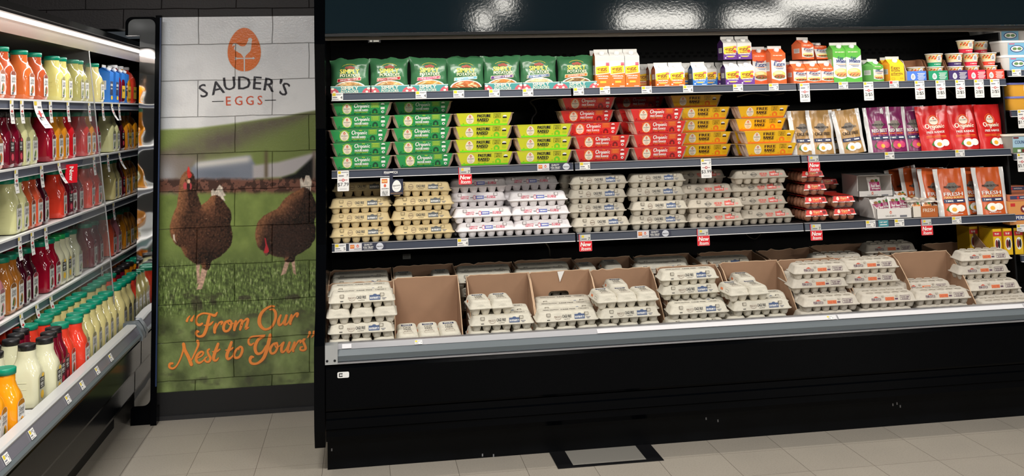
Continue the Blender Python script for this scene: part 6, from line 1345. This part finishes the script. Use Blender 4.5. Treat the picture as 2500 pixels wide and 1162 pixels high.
# rear bins
def rear(i, px_, lv, dy, k='dozen_bin', w_=''):
    if lv == 3: return
    lv = lv+.5; w_ = w_
    carton(k, px_, lv, dy, f'{"six egg" if k == "halfdozen" else ("pale grey dozen" if k == "dozen_penn" else "beige dozen")} egg carton in the {NTH[i]} rear bin, layer {["one", "two", "three", "four"][int(lv)]}{w_}', 0, k == 'halfdozen', YB2+.008)
for i, px_, tops in ((0, 880, (3,)), (2, 1182, (0, 1, 2, 3)), (3, 1326, (3,)), (5, 1618, (0, 1, 2, 3)), (6, 1770, (3,))):
    for lv in range(4):
        rear(i, px_, lv, .03 if i != 6 else .10)
        if lv == 3 and i != 6: rear(i, px_, lv, .145, w_=', behind')
        elif i != 6: rear(i, px_, lv, .145, w_=', behind')
for lv in range(4):
    rear(1, 986, lv, .04, 'halfdozen', ', left'); rear(1, 1078, lv, .05, 'halfdozen', ', right'); rear(4, 1436, lv, .05, 'halfdozen'); rear(4, 1499, lv, .08, 'halfdozen', ', right')
for lv in range(4): carton('dozen_penn', 2177, lv, .10, f'pale grey dozen egg carton, {lev(lv, 4)} of the dark rear stack without a bin', 0, False, YB2)
for lv in range(3): rear(8, 2046, lv, .05, 'dozen_penn')
# ================================================================== RIGHT END GOODS
def stk_r(key, z, lst, cat, group):
    for (px_, dy, dz, lab) in lst: Y = YF_+dy; place(key, (Xat(px_, z+dz, Y), Y, z+dz), lab, cat, group)
za, zb_, zc, zd, ze = [q+.0365 for q in rz]
stk_r('tub_butter', za, [(2482, .0, 0, 'pale butter tub with blue oval label, lower front one'), (2478, .0, .0825, 'pale butter tub with blue oval label, upper front one'), (2462, .13, .0, 'pale butter tub, lowest in the rear stack'), (2462, .13, .0825, 'pale butter tub, middle of the rear stack'), (2462, .13, .165, 'pale butter tub on top of the rear stack above the front tubs'), (2424, .27, .165, 'pale butter tub in shade furthest back on top'), (2424, .27, .0825, 'pale butter tub in shade furthest back, middle layer'), (2424, .27, 0, 'pale butter tub in shade furthest back, bottom layer'), (2520, .13, .165, 'pale butter tub cut off by the right picture edge')], 'butter tub', 'butter tubs at the right end')
zy = zb_
stk_r('tub_yellow', zy, [(2505, 0, 0, 'yellow tub with blue lid, lower front one'), (2504, 0, .0755, 'yellow tub with blue lid, upper front one')]+[(2470-24*i-8, .135+.135*i, .0755*l, f'yellow tub with blue lid, {["upper" if l else "lower"][0]} in the {["second", "third", "fourth"][i]} rank back') for i in range(3) for l in range(2)], 'yellow tub', 'yellow tubs at the right end')
stk_r('tub_country', zc, [(2490, 0, 0, 'grey spread tub with landscape label and cream lid')], 'spread tub', None)
for j, (px_, dy, dz, k, lab) in enumerate(((2492, 0, 0, 'imperial', 'orange butter box with navy band in front'), (2492, .0, .126, 'imperial_stick', 'flat navy banded butter box lying on the front box'), (2490, .075, 0, 'imperial', 'orange butter box hidden behind the front box'), (2492, .075, .126, 'imperial_stick', 'flat navy banded butter box behind the first flat one'), (2428, .16, .126, 'imperial_stick', 'flat butter box further back above the orange pouches'), (2432, .16, 0, 'imperial', 'orange butter box standing behind the orange pouches'), (2476, .16, .16, 'imperial_stick', 'flat butter box on top near the right edge'), (2476, .16, .126, 'imperial_stick', 'flat butter box under another near the right edge'), (2476, .16, 0, 'imperial', 'orange butter box behind at the right edge'), (2380, .25, .126, 'imperial_stick', 'flat butter box in the deepest shade'), (2380, .25, 0, 'imperial', 'orange butter box in the deepest shade'))):
    Y = YF_+dy; place('box_'+k, (Xat(px_, zd+dz, Y), Y, zd+dz), lab, 'butter box', 'butter boxes at the right end')
for i in range(6):
    Y = YF_+.02 if i < 4 else YF_+.16; px_ = [2464, 2490, 2518, 2438, 2405, 2380][i]
    place('box_yellow_snack', (Xat(px_, ze, Y), Y, ze), f'yellow snack box with red band, {["second from its tray edge", "third from its tray edge", "cut by the right picture edge", "nearest its tray edge", "in the shaded rear pair right", "in the shaded rear pair left"][i]}', 'snack box', 'yellow snack boxes at the right end')
b = MB(); b.prism([(0, 0), (.02, 0), (.30, 0), (.30, .15), (.22, .15), (.02, .03), (0, .03)], 'x', 0, .003, card); tag(obj('card_tray_side', b, None, (Xat(2420, ze, YF_), YF_, ze)), 'sloping brown card tray side left of the yellow snack boxes', 'card tray')
# ================================================================== TAGS AND SIGNS
def on_rail(k, px_, r, lab, cat='price tag', grp='price tags on the slate rails', dz=.0045, z=None):
    zz = (SH[r] if z is None else z)+dz; Y = YS-.0062; place(k, (Xat(px_, zz, Y), Y, zz), lab, cat, grp)
row = ['potato bag rail', 'second row rail', 'third row rail']
T1 = [(824, '4', 'at the left end of the potato bag rail'), (1028, '4', 'under the magenta banded potato bag'), (1120, '4', 'under the potato bag without a tray'), (1207, '4', 'under the purple banded potato bag'), (1289, '4', 'under the dark blue banded potato bag'), (1413, '6', 'at the left end of the egg substitute rail'), (1477, '7', 'under the tall orange cartons'), (1579, '6', 'under the small orange cartons'), (1680, '6', 'under the small blue cartons'), (1802, '6', 'under the purple cartons'), (1889, '7', 'under the tall orange and white cartons'), (2059, '7', 'under the tall green cartons'), (2183, 'red', 'with red corner under the yellow plant carton')]
for px_, k, w_ in T1: on_rail('ptag_'+k, px_, 0, f'small white price tag {w_}')
for px_, w_ in ((1966, 'under the small orange and white cartons'), (2122, 'under the small green carton'), (2247, 'under the blue snack tray'), (2298, 'under the green snack tray'), (2346, 'under the dark purple snack tray'), (2392, 'under the red snack tray'), (2431, 'under the orange red snack tray')): on_rail('sale_25', px_, 0, f'long white sale tag hanging {w_}', 'sale tag', 'long sale tags', -.062)
on_rail('sale_779', 838, 1, 'long white sale tag under the first green carton stack', 'sale tag', 'long sale tags', -.062); on_rail('sale_399', 1725, 1, 'long white sale tag under the yellow carton stack', 'sale tag', 'long sale tags', -.062)
on_rail('newsign', 1136, 1, 'red new item sign under the taller lime stack', 'shelf sign', 'red new item signs', -.050); on_rail('newsign', 1988, 1, 'red new item sign under the tan pouches', 'shelf sign', 'red new item signs', -.050)
on_rail('stripcard', 1354, 1, 'printed shelf strip under the shorter lime stack', 'shelf strip', 'printed shelf strips', .005)
for px_, k, w_ in ((1428, '5', 'under the left red stack'), (2172, '4', 'under the purple pouches'), (2344, '2', 'under the middle red pouch')): on_rail('ptag_'+k, px_, 1, f'small white price tag {w_}')
for px_, k, w_ in ((831, '5', 'under the first tan stack'), (1130, '4', 'under the first white stack'), (2126, '2', 'under the white boxes, left'), (2196, '7', 'under the white boxes, right'), (2336, '5', 'under the orange pouches')): on_rail('ptag_'+k, px_, 2, f'small white price tag {w_}')
on_rail('stripcard', 897, 2, 'printed shelf strip under the first tan stack', 'shelf strip', 'printed shelf strips', .005); on_rail('stripcard', 1597, 2, 'printed shelf strip under the second grey stack', 'shelf strip', 'printed shelf strips', .005)
for px_, w_ in ((1430, 'under the first grey stack'), (1718, 'under the left red print stack'), (1994, 'under the clear egg packs'), (2264, 'under the brown fronted snack box')): on_rail('newsign', px_, 2, f'red new item sign {w_}', 'shelf sign', 'red new item signs', -.050)
b = MB(); b.box(-.028, .028, -.0012, 0, 0, .034, mat('card_teal', (60, 140, 150), 0.4)); M_ = fmap(-.0012); b.bars(.044, .007, M_, white_ink, 0, .023); b.rect(-.02, .02, .008, .012, M_, white_ink); zz = SH[2]+.005
tag(obj('shelf_strip', b, None, (Xat(2157, zz, YS-.006), YS-.0062, zz)), 'teal card clipped to the rail under the white boxes', 'shelf strip')
for px_, zz, k, lab in ((2482, rz[0], 'ptag_4', 'small white price tag under the butter tubs'), (2494, rz[3], 'ptag_2', 'small white price tag under the butter boxes')): on_rail(k, px_, 0, lab, z=zz)
for px_, zz, k, lab in ((2498, rz[1], 'sale_199', 'long white sale tag under the yellow tubs'), (2497, rz[2], 'sale_599', 'long white sale tag under the grey spread tub')): on_rail(k, px_, 0, lab, 'sale tag', 'long sale tags', -.062, z=zz)
# flag sign with egg picture and its white neighbour
p = aY(955, 412, YS-.008); t = thing('shelf_flag', (p[0], YS-.0075, SH[1])); tag(t, 'dark hanging shelf flag with a white egg, below the green cartons', 'shelf flag')
b = MB(); fl = mat('flag_slate', (44, 48, 66), 0.35); b.prism([(-.008, .040), (-.008, -.088), (.058, -.088), (.058, -.012), (.008, -.012), (.008, .040)], 'y', -.0015, 0, fl); M_ = fmap(-.0015)
b.rect(-.008, .008, .020, .026, M_, white_ink); obj('flag', b, t)
b = MB(); b.poly(eggpts(.026, -.046, .044, .058, 20), M_, white_ink, 1); b.text('PENN DUTCH', .006, M_, ink, .026, -.044, bold=.05, rot=.1, k=2, fit=.036); b.ring(.026, -.048, .015, .012, .001, M_, mat('ink_grey2', (110, 110, 116), 0.6), 2, 12, 3.4, 6.0); b.rect(-.004, .054, -.084, -.078, M_, mat('flag_tan', (120, 96, 76), 0.5), 1); obj('egg_print', b, t)
b = MB(); b.box(-.045, .030, -.001, 0, .006, .034, mat('strip_slate', (52, 56, 74), 0.35)); b.text('PENN DUTCH', .013, fmap(-.001), white_ink, -.006, .021, bold=.04, k=1, fit=.066); p2 = aY(957, 425, YS-.006); tag(obj('shelf_strip', b, None, (p2[0], YS-.0055, SH[1])), 'dark rail strip with white lettering behind the egg flag', 'shelf strip')
p = aY(940, 460, YS-.012); b = MB(); b.box(-.0225, .0225, -.0012, 0, -.088, 0, tagw); M_ = fmap(-.0012); b.rect(-.016, .012, -.026, -.006, M_, mat('flag_orange', (214, 106, 48), 0.4)); b.text('NEW', .010, M_, mat('ink_yellow_pale', (250, 226, 150), 0.5), -.002, -.016, bold=.05, k=2, fit=.024); b.poly(eggpts(0, -.038, .012, .016, 12), M_, mat('logo_red', (214, 92, 62), 0.5), 1); b.text("SAUDER'S", .006, M_, ink, 0, -.053, bold=.05, k=1, fit=.034)
for i in range(4): b.bars(.03-.002*(i % 2), .0038, M_, ink, 0, -.065-i*.006)
tag(obj('shelf_flag', b, None, (p[0], YS-.009, SH[1]-.004)), 'narrow white hanging card with orange corner, left of the egg flag', 'shelf flag')
# inserts in the front top rail
for (a, b_, lab) in ((835, 858, 'short pale insert in the bumper rail beside the end cap'), (1458, 2042, 'long pale insert strip along the middle of the bumper rail'), (2046, 2498, 'long pale insert strip along the right of the bumper rail')):
    xa, xb = Xat(a, .566, -1.135), Xat(b_, .566, -1.135); q = MB(); q.prism([(-.0005, .0), (-.0016, .0005), (.0189, .0160), (.0199, .0152)], 'x', xa, xb, mat('insert_pale', (206, 204, 206), 0.25)); tag(obj('rail_insert', q, None, (0, -1.1430, .5590)), lab, 'rail insert')
for px_, lab in ((1022, 'small price tag in the bumper rail under the bin of three six egg cartons'), (2029, 'small price tag in the bumper rail at the insert joint')):
    k_ = 'ptag_7'; Y = -1.1445; place(k_, (Xat(px_, .56, Y), Y, .5585), lab, 'price tag', 'price tags on the bumper rail', rx=-.85, sc=.62)
# cables hanging in the case
cb = mat('cable_grey', (120, 116, 108), 0.5)
def cable(pts, lab, r=.0035):
    q = MB(); q.tube([tuple(c) for c in cat_rom(pts, 6)], r, cb, 6); tag(obj('cable', q), lab, 'cable', 'cables in the egg case')
P3 = lambda x, y, Y: tuple(aY(x, y, Y))
cable([P3(1385, 237, -.60), P3(1350, 240, -.52), P3(1318, 240, -.45), P3(1295, 248, -.40), P3(1305, 262, -.36), P3(1309, 275, -.34), P3(1300, 288, -.33), P3(1298, 305, -.33)], 'pale grey cable looping under the top shelf above the lime cartons', .004)
cable([P3(1330, 590, -.6), P3(1340, 605, -.5), P3(1342, 625, -.4)], 'pale grey cable hanging below the white egg cartons', .004)
cable([P3(1822, 572, -.5), P3(1832, 580, -.45), P3(1845, 583, -.42), P3(1857, 572, -.5)], 'thin grey cable loop under the red print cartons', .0025)
cable([P3(1800, 236, -.62), P3(1840, 228, -.58), P3(1880, 233, -.52), P3(1920, 226, -.6)], 'pale grey cable under the shelf behind the yellow cartons', .004)
cable([P3(2312, 216, -.55), P3(2325, 228, -.5), P3(2343, 248, -.42)], 'brownish cable slanting behind the sale tags', .0045)
cable([P3(2318, 388, -.4), P3(2316, 400, -.38), P3(2306, 412, -.35)], 'thin cable curling above the orange pouches', .0025)
# ================================================================== JUICE CASE GOODS
GRN, BLK, BRG, ORG_, BLU, WHT = (0, 134, 104), (24, 24, 26), (30, 170, 90), (232, 100, 40), (48, 64, 170), (230, 230, 230)
JC = {'orange': (206, 104, 50), 'deep_orange': (180, 82, 46), 'lemon': (206, 198, 120), 'olive': (180, 172, 96), 'crimson': (150, 14, 40), 'dark_red': (110, 14, 36), 'plum': (60, 8, 26), 'red': (196, 26, 34), 'amber': (206, 132, 30), 'brown': (168, 104, 40),
      'coral': (226, 66, 46), 'pale_green': (206, 204, 150), 'clear_lemon': (214, 212, 180), 'pink': (206, 130, 140), 'gold': (240, 156, 24), 'pale_lemon': (208, 196, 134), 'salmon': (222, 92, 62)}
NMJ = {'orange': 'orange', 'deep_orange': 'dark orange', 'lemon': 'pale yellow', 'olive': 'olive yellow', 'crimson': 'crimson', 'dark_red': 'dark red', 'plum': 'blackish plum', 'red': 'red', 'amber': 'amber', 'brown': 'brown', 'coral': 'coral red', 'pale_green': 'pale green', 'clear_lemon': 'cloudy white', 'pink': 'pink', 'gold': 'golden orange', 'pale_lemon': 'straw yellow', 'salmon': 'salmon'}
XF = -1.195
def put_bottle(c, cap, st, X, Y, z, lab, grp, h=.252, rz=None):
    k = bottle(c, JC[c], cap, st, h); place(k, (X, Y, z), lab, 'juice bottle', grp, rz=math.pi/2+(rj.uniform(-.06, .06) if rz is None else rz))
capn = {GRN: 'green', BLK: 'black', BRG: 'bright green'}
rows_ = [
 (JS[0]+.005, 330, [(-95, 'gold', GRN), (-50, 'orange', GRN), (4, 'orange', GRN), (30, 'deep_orange', GRN), (76, 'orange', GRN), (110, 'deep_orange', GRN), (154, 'lemon', GRN), (171, 'lemon', GRN), (197, 'olive', GRN), (211, 'olive', GRN), (249, 'pale_lemon', GRN)]),
 (JS[1]+.005, 370, [(-110, 'gold', GRN), (-60, 'gold', GRN), (2, 'orange', GRN), (31, 'dark_red', BLK), (52, 'dark_red', BLK), (69, 'pale_green', GRN), (86, 'pale_green', GRN), (133, 'crimson', GRN), (150, 'amber', GRN), (165, 'amber', GRN), (182, 'red', GRN), (218, 'red', GRN), (230, 'amber', GRN), (243, 'crimson', GRN), (280, 'pale_green', GRN), (290, 'pale_green', GRN), (301, 'plum', BLK), (314, 'amber', GRN), (324, 'amber', GRN)]),
 (JS[2]+.005, 520, [(-120, 'gold', GRN), (-60, 'pale_green', GRN), (-15, 'pale_green', GRN), (48, 'pale_green', GRN), (66, 'pale_green', GRN), (78, 'deep_orange', GRN), (96, 'salmon', GRN), (112, 'plum', GRN), (160, 'coral', GRN), (173, 'dark_red', BRG), (187, 'dark_red', GRN), (198, 'dark_red', GRN), (228, 'coral', GRN), (245, 'coral', GRN), (284, 'pale_lemon', GRN), (292, 'pale_lemon', GRN), (300, 'dark_red', BLK), (312, 'amber', GRN), (326, 'amber', GRN)]),
 (JS[3]+.005, 700, [(-120, 'amber', GRN), (-60, 'gold', GRN), (8, 'pink', GRN), (35, 'brown', GRN), (49, 'brown', GRN), (64, 'plum', GRN), (88, 'plum', GRN), (127, 'crimson', GRN), (143, 'crimson', GRN), (153, 'clear_lemon', BRG), (170, 'clear_lemon', BRG), (184, 'clear_lemon', GRN), (196, 'clear_lemon', GRN), (233, 'dark_red', GRN), (248, 'dark_red', GRN), (280, 'salmon', GRN), (292, 'pink', GRN), (309, 'amber', GRN), (322, 'amber', GRN)])]
for r, (z, py0, lst) in enumerate(rows_):
    ys = []
    for (px_, c, cap) in lst:
        y = aX(px_, py0, XF)[1]; y = float(y)
        if ys and y < ys[-1]+.105: y = ys[-1]+.105
        ys.append(y)
    for i, ((px_, c, cap), y) in enumerate(zip(lst, ys)):
        if y > 1.55: break
        st = 'mm' if cap == BLK and c in ('dark_red', 'plum') else ('mm' if cap == BRG else 'simply')
        far = y > YD-.02
        if abs(y-YD) < .056: y = YD+.056 if y > YD else YD-.056
        col_ = f'{"beyond the clear divider" if far else "in front of the clear divider"}'
        hh = .235 if r == 0 else .250
        put_bottle(c, cap, st, XF, y, z, f'{NMJ[c]} juice bottle at the {jn[r]} shelf edge, {NTH[i]} from the near end', 'juice bottles on the left shelves', hh)
        if y < .9: put_bottle(c, cap, st, XF-.132, y+rj.uniform(-.004, .004), z, f'{NMJ[c]} juice bottle behind the {NTH[i]} front bottle on the {jn[r]} juice shelf', 'juice bottles on the left shelves', hh)
# cartons and jugs beyond the divider
for i, px_ in enumerate((274, 288, 302, 312)):
    y = float(aX(px_, 240, XF)[1]); place('blue_juice', (XF-.005, y, JS[0]+.005), f'blue juice carton on the top juice shelf, {NTH[i]} beyond the divider', 'juice carton', 'blue juice cartons', rz=math.pi/2)
for i, (r, y, c, cap, nm) in enumerate([(0, .98, 'dark_red', WHT, 'dark red'), (0, 1.15, 'gold', WHT, 'golden'), (0, 1.32, 'coral', WHT, 'coral'), (1, 1.20, 'gold', ORG_, 'golden'), (1, 1.40, 'gold', ORG_, 'golden'), (2, 1.20, 'amber', BLU, 'amber'), (2, 1.40, 'amber', BLU, 'amber'), (3, 1.20, 'gold', GRN, 'golden'), (3, 1.40, 'amber', GRN, 'amber')]):
    jug(c, JC[c], cap); z = rows_[r][0]; place('jug_'+c+''.join(map(str, cap)), (XF-.005, y, z), f'{nm} juice jug on the {jn[r]} shelf, {"nearer" if y < 1.3 and y != 1.15 else ("middle" if y == 1.15 else "farther")} one past the divider', 'juice jug', 'juice jugs beyond the divider', rz=math.pi/2)
# deck bottles, columns from near to far
deckcols = [(-2.10, 'gold', GRN, 'simply', 3, -.93, 0), (-1.995, 'gold', GRN, 'simply', 3, -.94, 0), (-1.885, 'gold', GRN, 'simply', 2, -.918, 0), (-1.70, 'clear_lemon', BLK, 'mm', 2, -1.07, 1), (-1.585, 'clear_lemon', BLK, 'mm', 2, -1.05, 1), (-1.465, 'clear_lemon', BLK, 'mm', 3, -.965, 0), (-1.35, 'clear_lemon', BLK, 'mm', 3, -.930, 0), (-1.24, 'dark_red', BLK, 'mm', 3, -.945, 0), (-1.135, 'dark_red', BLK, 'mm', 3, -.955, 0), (-1.03, 'coral', GRN, 'simply', 4, -.955, 0), (-.92, 'coral', GRN, 'simply', 4, -.925, 0)]
y = -.80; seq = ['pale_lemon']*9+['coral', 'coral', 'dark_red', 'dark_red', 'amber', 'amber', 'gold', 'gold', 'amber']
for i, c in enumerate(seq):
    if abs(y-YD) < .056: y = YD+.058
    deckcols.append((y, c, BLK if c in ('dark_red', 'amber') else GRN, 'mm' if c == 'dark_red' else 'simply', 3, -.95, 0)); y += .118
for i, (y, c, cap, st, n, xf, r0) in enumerate(deckcols):
    for j in range(n):
        put_bottle(c, cap, st, xf-.132*j, y+rj.uniform(-.003, .003), .476, f'{NMJ[c]} juice bottle on the deck, {NTH[i]} column from near end, {["front", "second", "third", "fourth"][j+r0]} rank', 'juice bottles on the deck')
# tags on the juice shelves (facing the aisle)
def jtag(w, h, curl, text):
    def build():
        b = MB(); n = 8
        F = lambda u, v: (  (u-.5)*w, -.0012-curl*(1-v)**2*.05, h*v)
        b.grid(F, 4, n, tagw); M = lambda a, z, k=1: (a, F(.5, z/h)[1]-.0006*k, z)
        b.rect(-w*.42, -w*.1, h*.82, h*.96, M, tag_y); b.rect(-w*.35, w*.35, h*.50, h*.53, M, mat('ink_red_dark', (150, 34, 40), 0.5)); b.poly(ellpts(0, h*.515, w*.14, w*.14, 10), M, mat('ink_red_bright', (206, 44, 44), 0.5), 2)
        b.bars(w*.6, h*.13, M, ink, 0, h*.34); b.rect(-w*.3, w*.3, h*.12, h*.135, M, mat('ink_grey2', (110, 110, 116), 0.6)); b.rect(-w*.05, w*.4, h*.72, h*.78, M, mat('ink_grey2'))
        return [('card', b)]
    return build
kit('jtag', 'sale_tag', jtag(.05, .105, .2, '2/$7')); kit('jtag_curl', 'sale_tag', jtag(.05, .105, .8, '2/$7')); kit('jtag_wide', 'sale_tag', jtag(.12, .13, 1.1, 'RED'))
cnt = 0
for r, py0, lst in ((0, 255, [(27, ''), (52, ''), (90, '_wide'), (122, ''), (165, ''), (217, ''), (250, ''), (272, '_curl'), (290, '')]), (1, 430, [(38, ''), (100, ''), (142, '_curl'), (228, ''), (262, ''), (290, '_curl')]), (2, 590, [(47, ''), (77, ''), (110, ''), (275, '')]), (3, 780, [(50, '_curl'), (88, '_curl'), (122, '_curl'), (246, '')])):
    for i, (px_, k) in enumerate(lst):
        y = float(aX(px_, py0, XL+.006)[1]); place('jtag'+k, (XL+.0065, y, JS[r]-.105 if k != '_wide' else JS[r]-.13), f'{"wide curled white paper sign" if k == "_wide" else ("curled white sale tag" if k == "_curl" else "white sale tag")} hanging from the {jn[r]} juice shelf rail, {NTH[i]} from near end', 'sale tag', 'white tags on the juice rails', rz=math.pi/2)
def jnew():
    b = MB(); w, h = .075, .095; M = lambda a, z, k=1: (a, -.0015-.0004*k, z); b.box(-w/2, w/2, -.0015, 0, 0, h, sign_red)
    b.text('New', .026, lambda a, c, k: M(c, -a, k), white_ink, -h*.5, 0, bold=.07, k=1, fit=.07); return [('sign_board', b)]
kit('jnew', 'shelf_sign', jnew)
y = float(aX(174, 420, XL+.02)[1]); place('jnew', (XL+.02, y, JS[1]-.115), 'red new sign turned sideways on the second juice shelf rail', 'shelf sign', rz=math.pi/2-.6)
for i, px_ in enumerate((12, 75, 163, 198, 235, 268)):
    p = aX(px_, 1125-.95*px_, -.86); k = 'ptag_7'; place(k, (-.8475, float(p[1]), .4895), f'small price tag on the juice case bumper rail, {NTH[i]} from near end', 'price tag', 'tags on the juice bumper', rz=math.pi/2, rx=-.463, sc=.95)
# ------------------------------------------------------------------ label check (console only)
for k, v in LABELS.items():
    n = len(k.replace('-', ' ').split())
    if v > 1 or n > 16 or n < 4: print('LABEL', v, n, k)
bpy.context.view_layer.update()
